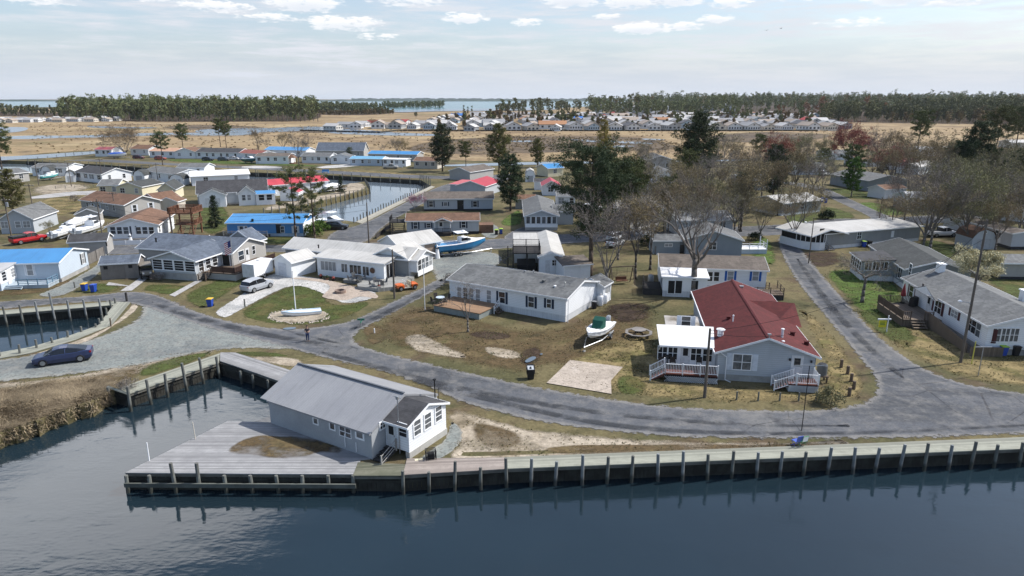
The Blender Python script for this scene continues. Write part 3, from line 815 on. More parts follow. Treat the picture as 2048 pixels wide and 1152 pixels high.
class House:
 """a house about an Empty at its front left ground corner: x along the front, y away from it, z up"""
 def __init__(s, name, label, A, B=None, zA=0.0, ang=None, cat='house', group=None, z0=0.0):
  a = G(A[0], A[1], zA) if not isinstance(A, Vector) else A
  if ang is None:
   b = G(B[0], B[1], zA) if not isinstance(B, Vector) else B
   ang = math.atan2(b.y - a.y, b.x - a.x)
  s.o, s.ang = Vector((a.x, a.y, z0)), ang
  s.root = thing(name, label, cat, s.o, ang, group)
  s.ux = Vector((math.cos(ang), math.sin(ang), 0))
  s.uy = Vector((-math.sin(ang), math.cos(ang), 0))
 def loc(s, px, py, plane, val):
  """local point where the pixel's ray meets a wall plane"""
  d = ray(px, py)
  c = Vector((0, 0, CAM_H)) - s.o
  cl = Vector((c.dot(s.ux), c.dot(s.uy), c.z))
  dl = Vector((d.dot(s.ux), d.dot(s.uy), d.z))
  k = 0 if plane == 'x' else 1 if plane == 'y' else 2
  t = (val - cl[k]) / dl[k]
  return cl + dl * t
 def part(s, mb, name, mat, **kw):
  return mb.build(name, mat, s.root, **kw)
 def gable(s, x0, y0, x1, y1, zb, ze, zr, axis='x', wall=None, roof=None, over=.3, end=.3, trim=None, t=.12, found=None, zf=.55, rise_at=.5, fascia=True, walls=True, corners=False):
  trim = trim or WPAINT
  if axis == 'x':
   m = y0 + (y1 - y0) * rise_at
   P = lambda u, v, z: (v, u, z)
   a0, a1, b0, b1 = y0, y1, x0, x1
  else:
   m = x0 + (x1 - x0) * rise_at
   P = lambda u, v, z: (u, v, z)
   a0, a1, b0, b1 = x0, x1, y0, y1
  s0 = (zr - ze) / (m - a0)
  s1 = (zr - ze) / (a1 - m)
  zw = zf if found else zb
  if walls:
   w = MB()
   prof = [(a0, zw), (a1, zw), (a1, ze - .06), (m, zr - .06), (a0, ze - .06)]
   v = [P(u, b0, z) for u, z in prof] + [P(u, b1, z) for u, z in prof]
   w.add(v, [(0, 1, 2, 3, 4), (9, 8, 7, 6, 5)] + [(i, (i + 1) % 5, 5 + (i + 1) % 5, 5 + i) for i in range(5)])
   s.part(w, 'wall', wall)
   # corner boards
   e = .03
   if corners:
    for u in (x0, x1):
     for q in (y0, y1):
      s.part(MB().box(u - (.1 if u == x1 else e), q - (.1 if q == y1 else e), zw, u + (.1 if u == x0 else e), q + (.1 if q == y0 else e), ze - .1), 'corner_board', trim, fix=False)
   if found:
    s.part(MB().box(x0 + .04, y0 + .04, zb - .05, x1 - .04, y1 - .04, zf), 'foundation', found, fix=False)
  r = MB()
  prof = [(a0 - over, ze - over * s0), (m, zr), (a1 + over, ze - over * s1), (a1 + over, ze - over * s1 - t), (m, zr - t), (a0 - over, ze - over * s0 - t)]
  prof = [(u, z + t * .6) for u, z in prof]
  v = [P(u, b0 - end, z) for u, z in prof] + [P(u, b1 + end, z) for u, z in prof]
  r.add(v, [(0, 1, 4, 5), (1, 2, 3, 4), (10, 7, 6, 11), (10, 9, 8, 7)] + [(i, (i + 1) % 6, 6 + (i + 1) % 6, 6 + i) for i in range(6)])
  ro = s.part(r, 'roof', roof)
  if fascia:
   f = MB()
   for c0, c1 in ((b0 - end - .035, b0 - end - .004), (b1 + end + .004, b1 + end + .035)):
    p2 = [(u, z - (.06 if 3 <= i else -.015)) for i, (u, z) in enumerate(prof)]
    v = [P(u, c0, z) for u, z in p2] + [P(u, c1, z) for u, z in p2]
    f.add(v, [(0, 1, 4, 5), (1, 2, 3, 4), (10, 7, 6, 11), (10, 9, 8, 7)] + [(i, (i + 1) % 6, 6 + (i + 1) % 6, 6 + i) for i in range(6)])
   for u0, u1, z in ((a0 - over - .035, a0 - over - .004, prof[0][1]), (a1 + over + .004, a1 + over + .035, prof[2][1])):
    q0, q1 = P(u0, b0 - end - .035, z - t - .05), P(u1, b1 + end + .035, z + .01)
    f.box(min(q0[0], q1[0]), min(q0[1], q1[1]), q0[2], max(q0[0], q1[0]), max(q0[1], q1[1]), q1[2])
   s.part(f, 'fascia', trim)
  return ro
 def shed(s, x0, y0, x1, y1, zb, z0, z1, axis='y', wall=None, roof=None, over=.25, trim=None, t=.1, found=None, zf=.5, walls=True):
  """lean-to: roof falls along the axis, z0 at the low coordinate's edge and z1 at the other"""
  trim = trim or WPAINT
  zw = zf if found else zb
  if axis == 'y':
   P = lambda u, v, z: (v, u, z)
   a0, a1, b0, b1 = y0, y1, x0, x1
  else:
   P = lambda u, v, z: (u, v, z)
   a0, a1, b0, b1 = x0, x1, y0, y1
  sl = (z1 - z0) / (a1 - a0)
  if walls:
   prof = [(a0, zw), (a1, zw), (a1, z1 - .03), (a0, z0 - .03)]
   v = [P(u, b0, z) for u, z in prof] + [P(u, b1, z) for u, z in prof]
   s.part(MB().add(v, [(0, 1, 2, 3), (7, 6, 5, 4)] + [(i, (i + 1) % 4, 4 + (i + 1) % 4, 4 + i) for i in range(4)]), 'wall', wall)
   if found:
    s.part(MB().box(x0 + .04, y0 + .04, zb - .05, x1 - .04, y1 - .04, zf), 'foundation', found, fix=False)
  prof = [(a0 - over, z0 - over * sl), (a1 + over * .2, z1 + over * .2 * sl), (a1 + over * .2, z1 + over * .2 * sl + t), (a0 - over, z0 - over * sl + t)]
  v = [P(u, b0 - over, z) for u, z in prof] + [P(u, b1 + over, z) for u, z in prof]
  ro = s.part(MB().add(v, [(0, 1, 2, 3), (7, 6, 5, 4)] + [(i, (i + 1) % 4, 4 + (i + 1) % 4, 4 + i) for i in range(4)]), 'roof', roof)
  q0, q1 = P(a0 - over - .03, b0 - over, z0 - over * sl - .06), P(a0 - over - .004, b1 + over, z0 - over * sl + t + .01)
  s.part(MB().box(min(q0[0], q1[0]), min(q0[1], q1[1]), q0[2], max(q0[0], q1[0]), max(q0[1], q1[1]), q1[2]), 'fascia', trim, fix=False)
  return ro
 def win(s, px, py, w, h, plane='y', val=0.0, **kw):
  p = s.loc(px, py, plane, val)
  return s.winl(p.x, p.y, p.z, w, h, plane, **kw)
 def winl(s, x, y, z, w, h, plane='y', flip=False, **kw):
  rz = 0 if plane == 'y' else R(90)
  if flip:
   rz += math.pi
  return make_window(s.root, (x, y, z), rz, w, h, **kw)
 def door(s, px, py, plane='y', val=0.0, z=None, w=.85, h=1.95, mat=None, flip=False, pane=None, lz=None):
  p = s.loc(px, py, plane, val)
  if z is not None:
   p.z = z + h / 2
  rz = (0 if plane == 'y' else R(90)) + (math.pi if flip else 0)
  o = MB().box(-w / 2 - .07, -.04, -h / 2, w / 2 + .07, .01, h / 2 + .07).build('door', mat or DOORW, s.root, p, rz, fix=False)
  MB().box(-w * .3, -.055, h * .02, w * .3, -.042, h * .4).build('pane', pane or GLASS, o, fix=False)
  MB().box(w * .36, -.09, -.08, w * .42, -.042, .04).build('handle', METAL, o, fix=False)
  return o
 def deck(s, x0, y0, x1, y1, z, floor=None, skirt=None, name='deck'):
  o = s.part(MB().box(x0, y0, z - .12, x1, y1, z), name, floor or WOOD, fix=False)
  if skirt:
   MB().box(x0 + .05, y0 + .05, 0, x1 - .05, y1 - .05, z - .124).build('deck_skirt', skirt, o, fix=False)
  return o
 def rail(s, pts, h=.95, mat=None, post=1.6, bal=.14, parent=None, bal_r=.018, rail_r=.035, post_r=.05):
  mat = mat or WPAINT
  for j, (a, b) in enumerate(zip(pts, pts[1:])):
   q = MB()
   a, b = Vector(a), Vector(b)
   n = max(1, round((b - a).length / post))
   for i in range(1 if j else 0, n + 1):
    p = a.lerp(b, i / n)
    q.box(p.x - post_r, p.y - post_r, p.z - .1, p.x + post_r, p.y + post_r, p.z + h + .06)
   up = Vector((0, 0, 1))
   for zz in (h - .02, .12) if bal else (h - .02, h * .55, .2):
    q.tube(a + up * zz, b + up * zz, rail_r, rail_r, 4)
   if bal:
    k = int((b - a).length / bal)
    for i in range(1, k):
     p = a.lerp(b, i / k)
     q.box(p.x - bal_r, p.y - bal_r, p.z + .12, p.x + bal_r, p.y + bal_r, p.z + h - .03)
   q.build('railing', mat, parent or s.root, fix=False)
 def each(s, name, mat, boxes, **kw):
  for bx in boxes:
   s.part(MB().box(*bx), name, mat, fix=False, **kw)
 def steps(s, x, y, z_top, n, dirn, w=1.1, run=.27, mat=None, name='steps'):
  """flight that falls away from (x, y) in the local direction dirn = (dx, dy)"""
  dx, dy = dirn
  m = MB()
  px_, py_ = -dy, dx
  rise = z_top / (n + 1)
  for k in range(n):
   z = z_top - rise * (k + 1)
   c = (x + dx * run * (k + .5), y + dy * run * (k + .5))
   hx = abs(dx) * run / 2 + abs(px_) * w / 2
   hy = abs(dy) * run / 2 + abs(py_) * w / 2
   m.box(c[0] - hx, c[1] - hy, z - .05, c[0] + hx, c[1] + hy, z)
  for sd in (-1, 1):
   o = (x + px_ * sd * (w / 2 - .05), y + py_ * sd * (w / 2 - .05))
   e = (o[0] + dx * run * n, o[1] + dy * run * n)
   m.tube((o[0], o[1], z_top - rise - .1), (e[0], e[1], rise - .12), .06, .06, 4)
  return s.part(m, name, mat or BRWOOD, fix=False)
 def vent(s, px, py, z, r=.09, h=.35, mat=None, name='vent_pipe'):
  p = s.loc(px, py, 'z', z)
  m = MB().lathe([(r, -.25), (r, h), (r * 1.5, h + .02), (r * 1.5, h + .1), (r * .3, h + .16)], 8, (p.x, p.y, z))
  return s.part(m, name, mat or METAL)
 def boxvent(s, px, py, z, mat=None):
  p = s.loc(px, py, 'z', z)
  return s.part(MB().box(p.x - .17, p.y - .17, z - .2, p.x + .17, p.y + .17, z + .16).box(p.x - .22, p.y - .22, z + .162, p.x + .22, p.y + .22, z + .2), 'roof_vent', mat or GREYSH, fix=False)
# ------------------------------------------------------------------ near houses
# grey cottage over the lagoon
h = House('cottage', 'long grey cottage with grey metal roof and white clapboard porch beside the lagoon', (541, 848), (744, 920), cat='cottage', z0=.0)
h.gable(0, .05, 10.76, 7.7, -.3, 2.1, 3.6, 'x', PANEL, GREYM, .15, .0, t=.08, trim=GREYM)
h.part(MB().box(-.75, 3.79, 3.70, 10.7, 3.96, 3.75), 'ridge_cap', M('dark_ridge', (.12, .13, .15), None, 1, .5), fix=False)
h.part(MB().box(-.8, -.1, 2.10, -.02, 3.86, 2.15).v and MB().add([(-.8, -.1, 2.12), (-.02, -.1, 2.12), (-.02, 3.86, 3.66), (-.8, 3.86, 3.66), (-.8, -.1, 2.06), (-.02, -.1, 2.06), (-.02, 3.86, 3.60), (-.8, 3.86, 3.60)],
  [(0, 1, 2, 3), (7, 6, 5, 4), (0, 4, 5, 1), (1, 5, 6, 2), (2, 6, 7, 3), (3, 7, 4, 0)]), 'roof_overhang', GREYM)
h.part(MB().add([(-.8, 7.85, 2.12), (-.02, 7.85, 2.12), (-.02, 3.88, 3.66), (-.8, 3.88, 3.66), (-.8, 7.85, 2.06), (-.02, 7.85, 2.06), (-.02, 3.88, 3.60), (-.8, 3.88, 3.60)],
  [(0, 1, 2, 3), (7, 6, 5, 4), (0, 4, 5, 1), (1, 5, 6, 2), (2, 6, 7, 3), (3, 7, 4, 0)]), 'roof_overhang', GREYM)
h.win(631.8, 842, .42, .42, val=.05, bars=(0, 0), fr=.09)
h.win(665, 852, .45, .5, val=.05, bars=(0, 0), fr=.09)
h.win(691, 864, 1.1, .72, val=.05, bars=(1, 1), fr=.05)
h.win(719.8, 869.5, .62, .5, val=.05, bars=(0, 0), fr=.13)
h.win(764.7, 850, .5, .5, 'x', 10.76, bars=(1, 1), fr=.1)
h.part(MB().tube((9.3, -.02, .25), (9.3, -.02, 1.0), .03), 'drain_pipe', WPAINT)
h.part(MB().tube((8.2, -.02, .3), (8.2, -.02, 1.4), .03), 'drain_pipe', WPAINT)
X1 = 12.95
h.gable(10.78, 1.55, X1, 5.95, .5, 2.62, 3.42, 'x', WHITE, DARKSH, .3, .15, t=.09)
h.part(MB().box(X1 - .3, 1.5, -.3, X1 + .06, 6.0, .5), 'foundation', M('porch_base', (.46, .45, .42), None, 1, .9), fix=False)
for q in ((834, 855), (855, 841.6), (876.5, 827)):
 h.win(q[0], q[1], .72, 1.15, 'x', X1, bars=(0, 2), pane=CURTAIN, fr=.1)
h.door(783, 861, 'y', 1.55, z=.6, w=.75, h=1.75, pane=SCREEN)
h.win(805.3, 860, .75, 1.0, 'y', 1.55, bars=(0, 2), pane=SCREEN, fr=.07)
st = h.steps(11.35, 1.5, .62, 4, (0, -1), w=1.0, run=.38, mat=DKWOOD)
h.rail([(11.85, 1.4, .5), (11.85, -.2, -.1)], .8, M('grey_rail', (.33, .32, .30), None, 2, .8), post=1.7, bal=0)
p0 = h.loc(806, 893, 'x', 11.2)
h.part(MB().tube((12.1, 1.5, .2), (12.1, 1.5, 4.5), .035).box(12.0, 1.42, 4.45, 12.2, 1.58, 4.7).box(11.75, 1.48, 4.6, 12.45, 1.52, 4.64), 'antenna_mast', METAL, fix=False)
h.part(MB().tube((11.6, 6.4, 1.4), (11.6, 6.4, 4.0), .05).box(11.5, 6.3, 4.0, 11.7, 6.5, 4.12).tube((12.1, 6.2, 1.4), (12.1, 6.2, 3.6), .02), 'stove_pipe', BLACK)
# white ranch with grey shingles and navy shutters
h = House('ranch_house', 'white house with grey shingle roof and navy shutters behind the bare brown yard', (895, 560), (1130, 598), 2.8)
W_ = 8.6
h.gable(.3, 0, 16.7, W_, 0, 2.95, 4.0, 'x', WHITE, GREYSH, .3, .3, found=WSKIRT, zf=.75)
for q, w, hh in (((1062.5, 604), .75, 1.25), ((1098, 607), .55, 1.0)):
 h.win(q[0], q[1], w, hh, shutter=SHB)
h.win(1004, 595, .85, 1.35, shutter=SHB)
for x in (919, 931, 943, 956, 978):
 h.win(x, 588 + (x - 919) * .11, .62, 1.75, bars=(0, 2), fr=.09)
h.part(MB().box(1.0, -4.3, .0, 7.6, -.02, .72), 'deck_frame', M('grey_green_boards', (.27, .30, .29), (.22, .25, .24), 1, .85, 'ribs', period=.16, axis=0), fix=False)
h.part(MB().box(.9, -4.4, .722, 7.7, -.02, .8), 'deck', TANDECK, fix=False)
h.rail([(7.9, -.3, .75), (7.9, -1.5, 0)], .9, post=1.5, bal=0)
h.steps(7.72, -.9, .75, 3, (1, 0), w=1.2)
h.gable(14.4, W_ + .02, 17.6, W_ + 2.6, 0, 2.45, 3.2, 'y', WHITE, GREYSHX, .2, .2, trim=WPAINT)
h.winl(17.6, W_ + 1.4, 1.6, 1.4, .8, 'x', bars=(2, 0))
h.vent(1110, 576, 3.35, .12, .2, WPAINT)
h.vent(1130, 570, 3.75, .05, .2)
h.boxvent(1088, 563, 3.7)
h.vent(1050, 545.5, 3.95, .1, .15)
h.vent(1067, 547, 3.95, .08, .3)
pole = MB().tube((16.95, .1, 0), (16.95, .1, 2.8), .04)
h.part(pole, 'downpipe', WPAINT)
# red-roofed house on the corner
h = House('red_roof_house', 'grey house with dark red shingle roof and white railed porches on the corner lot', (1432, 760), (1626, 771))
DR, WR = 19.9, 8.45
h.gable(0, 0, WR, DR, 0, 2.85, 4.35, 'y', LGREY, REDSH, .35, .3, found=BLOCK, zf=.6)
h.part(MB().extr([(4.05, 0, 4.38), (4.225, 0, 4.45), (4.4, 0, 4.38)], (0, -.32, .04), (0, DR + .3, .04)), 'ridge_cap', M('red_ridge', (.10, .018, .02), None, 1, .9))
# cross gable on the right slope
cx = 12.2
cg = MB().add([(4.6, cx, 4.25), (WR + .9, cx, 4.15), (WR + .9, cx - 3.6, 2.62), (WR + .9, cx + 3.6, 2.62), (7.0, cx - 3.6, 3.3), (7.0, cx + 3.6, 3.3), (4.6, cx, 4.1)], [(0, 2, 1), (0, 1, 3), (0, 4, 2), (0, 3, 5), (1, 2, 4, 6, 5, 3)])
h.part(cg, 'cross_gable', REDSHX)
h.win(1484, 724, 1.55, 1.45, bars=(1, 1), shutter=SHW, pane=CURTAIN, fr=.08, sh_w=.5)
h.door(1594, 728, z=.75, w=.9, h=2.0)
h.winl(5.3, 0, .35, .45, .2, bars=(0, 0), pane=SCREEN, fr=.03)
h.part(MB().box(3.9, -.06, .36, 4.3, -.004, .5), 'wall_vent', METAL, fix=False)
h.each('wall_lamp', BLACK, [(6.15, -.14, 2.3, 6.3, -.01, 2.5), (8.0, -.14, 2.2, 8.15, -.01, 2.4)])
h.part(MB().tube((.2, -.2, 2.75), (.75, -.15, 2.35), .045).tube((.75, -.15, 2.35), (.75, -.15, .15), .045).tube((.75, -.15, .15), (1.2, -.5, .08), .045), 'downpipe', WPAINT)
h.part(MB().tube((WR - .02, -.06, .6), (WR - .02, -.06, 2.8), .03), 'cable_conduit', METAL)
h.part(MB().box(-.44, -.3, 2.68, -.36, DR + .3, 2.84), 'gutter', WPAINT, fix=False)
h.part(MB().tube((4.2, -.28, 4.25), (4.2, -.28, 4.75), .05).box(4.05, -.4, 4.7, 4.35, -.2, 4.82), 'service_mast', METAL)
# front stoop
dk = h.deck(5.9, -1.75, 8.45, -.02, .75, REDDECK, M('lattice', (.60, .62, .64), None, 1, .7))
h.rail([(6.6, -1.7, .75), (8.4, -1.7, .75), (8.4, -.1, .75)], .95)
h.rail([(6.55, -1.7, .75), (4.75, -1.7, 0)], .95, post=2.2)
h.rail([(6.55, -.5, .75), (4.75, -.5, 0)], .95, post=2.2)
h.steps(5.88, -1.1, .75, 4, (-1, 0), w=1.15, mat=REDDECK)
# sunroom and its deck on the left
h.shed(-4.75, 1.25, -.02, 6.2, 0, 2.75, 2.95, 'y', WPAINT, PANROOF, .45, found=BLOCK, zf=.7)
for q, w in (((1325, 705), .8), ((1345.5, 706), .8), ((1392, 708), .9), ((1415, 710), .8)):
 h.win(q[0], q[1], w, 1.25, val=1.25, bars=(1, 1), pane=SCREEN, fr=.06)
h.door(1370, 718, val=1.25, z=.75, w=.75, h=1.95, pane=SCREEN)
h.part(MB().tube((-5.15, .9, 2.6), (-5.15, 1.6, 1.9), .04).tube((-5.15, 1.6, 1.9), (-5.15, 1.6, .1), .04), 'downpipe', WPAINT)
LAT = M('white_lattice', (.62, .64, .66), None, 1, .7)
dk = h.deck(-4.75, -1.05, -.02, 1.22, .8, REDDECK, None)
# lattice below the decks
lm = MB()
for (x0, y, x1) in ((-4.75, -1.08, -.02), (5.95, -1.78, 8.45)):
 n = int((x1 - x0) / .17)
 for i in range(n):
  a = x0 + (x1 - x0) * i / n
  for sg in (1, -1):
   xa, xb = (a, a + .55) if sg > 0 else (a + .55, a)
   xa, xb = min(xa, x1), min(xb, x1)
   lm.tube((xa, y + .012 * sg, .04), (xb, y + .012 * sg, .58), .022, .022, 4, cap=False)
h.part(lm, 'lattice_skirt', LAT, fix=False)
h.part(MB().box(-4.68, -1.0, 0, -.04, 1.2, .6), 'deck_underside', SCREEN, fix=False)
h.rail([(-4.7, -1.0, .8), (-.06, -1.0, .8)], .95)
h.rail([(-4.7, -1.0, .8), (-6.0, -1.0, 0)], .95, post=1.6)
h.rail([(-4.7, .3, .8), (-6.0, .3, 0)], .95, post=1.6)
h.steps(-4.76, -.35, .8, 4, (-1, 0), w=1.2, mat=REDDECK)
# small flat-roofed store room
h.shed(-4.0, 7.1, -.5, 10.8, 0, 2.35, 2.5, 'y', LGREY, M('mossy_flat_roof', (.46, .44, .42), (.14, .12, .09), .55, .95, amt=1.0), .15)
h.win(1372, 642, .85, .95, val=7.1, shutter=SHW, sh_w=.4)
# side landing on the far right
h.deck(WR, 9.6, WR + 1.3, 13.2, .75, REDDECK, BLOCK)
h.rail([(WR + 1.25, 9.7, .75), (WR + 1.25, 6.2, 0)], .95)
h.rail([(WR + .15, 9.3, .75), (WR + .15, 6.2, 0)], .95)
h.rail([(WR + 1.25, 9.7, .75), (WR + 1.25, 13.1, .75)], .95)
h.vent(1441, 667, 3.35, .28, .35, WPAINT, 'roof_fan')
h.vent(1466, 641, 3.8, .06, .45, WPAINT)
h.vent(1564, 674, 3.9, .11, .7, WPAINT)
h.boxvent(1585, 667, 3.5, REDSH)
h.boxvent(1457, 636, 3.7, REDSH)
h.boxvent(1465, 595, 3.7, REDSH)
h.boxvent(1483, 575, 4.2, METAL)
h.vent(1566, 686, 3.8, .1, .1, WPAINT)
h.boxvent(1613, 686, 3.2, REDSH)
# white house with blue shutters behind it
h = House('blue_shutter_house', 'long white house with bright blue shutters and a mossy brown roof behind the red roof', (1319, 535), (1538, 543), 2.9)
h.gable(.2, .3, 14.0, 7.6, 0, 3.0, 3.95, 'x', WHITE, TANSH, .3, .25, found=WSKIRT, zf=.6)
for x, y in ((1461, 552), (1511, 552)):
 h.win(x, y, .75, 1.25, shutter=SHBB, val=.3)
h.win(1420, 553, .65, 1.25, val=.3)
h.win(1433, 553, .65, 1.25, val=.3)
h.shed(.3, -4.0, 5.9, .2, 0, 2.65, 2.9, 'y', WPAINT, PANROOF, .25, found=WSKIRT, zf=.8)
for x in (1343, 1357, 1389):
 h.win(x, 574, .85, 1.7, val=-4.0, bars=(0, 0), pane=SCREEN, fr=.07)
h.winl(.3, -2, 1.75, 2.8, 1.6, 'x', flip=True, bars=(2, 0), pane=SCREEN)
h.deck(-2.2, -3.6, .2, -.2, .9, DKWOOD, DKWOOD)
h.rail([(-.1, -3.5, .9), (-2.1, -3.5, .9), (-2.1, -.3, .9)], .9, DKWOOD, bal=.12)
h.deck(9.0, -3.6, 15.6, -.9, .7, BRWOOD, DKWOOD)
h.rail([(9.0, -3.5, .7), (15.5, -3.5, .7), (15.5, .3, .7)], .9, BRWOOD, bal=0)
h.rail([(14.2, -1.0, .7), (14.2, 1.0, .2)], .9, BRWOOD, bal=0)
h.part(MB().lathe([(.35, 0), (.4, .1), (.4, 1.25), (.3, 1.45), (.08, 1.5)], 12, (-1.0, 1.6, 0)), 'gas_tank', METAL, smooth=True)
# white house with maroon shutters at the right
h = House('maroon_shutter_house', 'large white house with maroon shutters, grey roof and a weathered timber deck', (1966, 709), ang=R(-5.5))
LW = 18.6
h.gable(0, 0, 8.4, LW, 0, 3.15, 4.5, 'y', WHITE, GREYSHX, .3, .3, found=BLOCK, zf=.65)
for x in (1993, 2010.5, 2028):
 h.win(x, 670, .8, 1.35, bars=(1, 1), pane=CURTAIN, fr=.07)
h.each('shutter', SHM, [(.5, -.05, 1.25, .95, -.004, 2.7), (4.45, -.05, 1.25, 4.9, -.004, 2.7)])
kw = dict(plane='x', val=0, flip=True)
h.win(1823, 583, 1.0, 1.35, shutter=SHM, bars=(0, 1), **kw)
h.win(1876, 614, 1.5, 1.35, shutter=SHM, bars=(1, 1), **kw)
h.win(1909, 628, 1.3, .75, shutter=SHM, bars=(1, 1), **kw)
for x, y in ((1939, 647), (1948, 653), (1957, 660)):
 h.win(x, y, .8, 1.45, bars=(0, 1), **kw)
h.door(1858, 606, 'x', 0, z=.8, flip=True)
cgm = MB().add([(-.75, 9.0, 2.95), (-.75, 14.4, 2.95), (-.75, 11.7, 4.0), (3.4, 11.7, 4.1), (1.6, 8.6, 3.6), (1.6, 14.8, 3.6)], [(0, 1, 2), (0, 2, 3, 4), (1, 5, 3, 2)])
h.part(cgm, 'cross_gable', GREYSH)
h.part(MB().add([(-.79, 9.3, 3.0), (-.79, 14.1, 3.0), (-.79, 11.7, 3.9)], [(0, 1, 2)]).add([(-.77, 9.0, 2.86), (-.77, 9.3, 2.86), (-.77, 11.7, 4.02), (-.77, 11.7, 3.86)], [(0, 1, 3, 2)]), 'gable_face', WPAINT)
for y in (14.2, 9.2):
 h.part(MB().tube((-.7, y, .8), (-.7, y, 2.95), .06), 'porch_post', WPAINT)
BW = M('weathered_tan_timber', (.21, .165, .125), (.16, .125, .095), 1.2, .85, 'planks', .6, period=.14, axis=0)
h.deck(-4.3, 8.4, -.03, 15.2, .85, BW, BW)
h.rail([(-1.9, 8.45, .85), (-1.0, 8.45, .85)], .95, BRWOOD)
h.rail([(-3.4, 8.45, .85), (-4.25, 8.45, .85), (-4.25, 15.1, .85), (-.1, 15.1, .85)], .95, BRWOOD, bal=.17, bal_r=.03)
h.steps(-2.65, 8.38, .85, 3, (0, -1), w=1.5, run=.34, mat=BW)
h.part(MB().add([(-1.42, .3, .05), (-.2, .3, .05), (-.2, 8.4, .8), (-1.42, 8.4, .8), (-1.42, .3, 0), (-.2, .3, 0), (-.2, 8.4, .7), (-1.42, 8.4, .7)], [(0, 1, 2, 3), (7, 6, 5, 4), (0, 4, 5, 1), (1, 5, 6, 2), (2, 6, 7, 3), (3, 7, 4, 0)]), 'ramp', BW)
h.part(MB().add([(-1.5, .3, 0), (-1.5, 8.4, 0), (-1.5, 8.4, 1.75), (-1.5, .3, 1.0), (-1.43, .3, 0), (-1.43, 8.4, 0), (-1.43, 8.4, 1.75), (-1.43, .3, 1.0)], [(0, 1, 2, 3), (7, 6, 5, 4), (0, 4, 5, 1), (1, 5, 6, 2), (2, 6, 7, 3), (3, 7, 4, 0)]), 'ramp_side', BW)
h.part(MB().box(-1.6, -.6, 0, 1.5, -.52, 1.0), 'fence_panel', BW, fix=False)
h.vent(1900, 556, 4.0, .13, .25)
h.vent(1904, 560, 4.0, .1, .2)
h.vent(1846, 571, 3.6, .08, .1, BLACK)
h.part(MB().box(3.2, 17.0, 4.0, 3.9, 17.9, 5.3).box(3.1, 16.9, 5.302, 4.0, 18.0, 5.4), 'chimney', WPAINT, fix=False)
h.part(MB().box(7.6, 7.8, 2.7, 8.3, 8.5, 4.6).box(7.5, 7.7, 4.602, 8.4, 8.6, 4.75), 'chimney', WPAINT, fix=False)
h.part(MB().lathe([(.03, 0), (.28, .12), (.3, .14)], 10, (-.9, 10.2, 3.1)), 'satellite_dish', METAL)
# ------------------------------------------------------------------ houses across the lane at the right
h = House('sunroom_house', 'grey green house with dark roof, corner sunroom and white skirting beside the lane', (1805, 578), (1930, 584))
h.gable(0, 0, 8.0, 15.5, 0, 2.85, 4.1, 'y', SLATE, DARKSHX, .3, .3, found=WSKIRT, zf=.7)
h.shed(-4.3, 3.9, -.02, 9.6, 0, 2.75, 3.15, 'x', SLATE, DARKSH, .25, found=WSKIRT, zf=.75)
for i in range(5):
 h.winl(-4.3, 4.7 + i * 1.05, 1.95, .8, 1.35, 'x', flip=True, bars=(0, 1), pane=SCREEN, fr=.1)
for x in (1737, 1752, 1768):
 h.win(x, 532, .95, 1.15, val=3.9, bars=(1, 0), fr=.1)
h.win(1799, 544, .8, 1.6, 'x', 0, flip=True, shutter=SHK)
h.win(1821, 540, .8, 1.6, 'x', 0, flip=True, bars=(0, 2))
h.winl(6.4, 0, 1.7, .7, .45, bars=(1, 0), frame=SHK)
h = House('white_roof_house', 'grey house with flat white roof and rounded screened porch at the lane junction', (1640, 500), (1838, 482))
h.shed(.6, 0, 22.5, 6.5, 0, 2.75, 3.2, 'y', GREY, WROOF, .4, found=WSKIRT, zf=.6)
h.gable(-2.6, -.6, 4.5, 7.5, 2.6, 2.75, 3.6, 'y', WPAINT, WROOFY, .4, .4, walls=False)
pw = MB()
arc = [(-2.4 + 2.6 * (1 - math.cos(t)), 3.2 - 3.6 * math.sin(t)) for t in [i * math.pi / 2 / 6 for i in range(7)]]
pts = [(-2.4, 7.2)] + arc + [(.6, -.4)]
h.part(MB().prism(pts + [(.6, 7.2)], 0, 1.35), 'porch_wall', WPAINT)
for i in range(1, len(pts)):
 h.part(MB().tube((pts[i][0], pts[i][1], 1.3), (pts[i][0], pts[i][1], 2.85), .06), 'porch_post', WPAINT)
h.part(MB().prism([(p[0] * .96, p[1] * .96 + .1) for p in pts] + [(.58, 7.0)], 1.35, 2.7), 'screen', SCREEN)
h.win(1718.5, 471, .9, 1.2, bars=(1, 1))
h.door(1643, 469, w=.8, h=1.9, mat=SCREEN)
h.steps(1.4, -.05, .9, 4, (0, -1), w=1.5, mat=WOOD)
h.rail([(.6, -.1, .9), (.6, -1.3, .1)], .9, WOOD, bal=0)
h.win(1785, 468, .5, 1.0, bars=(0, 0), pane=WPAINT)
h = House('grey_trailer', 'long grey trailer home behind the brown roofed barn shed', (1885, 458), (2023, 500))
h.gable(0, 0, 19, 4.3, 0, 2.75, 3.1, 'x', LGREY, TANSH, .15, .1, found=DSKIRT, zf=.5)
for x, y in ((1904, 437), (1918, 441), (1936, 447), (1994, 467)):
 h.win(x, y, .75, 1.1, bars=(0, 1))
h.door(2000, 468, z=.6)
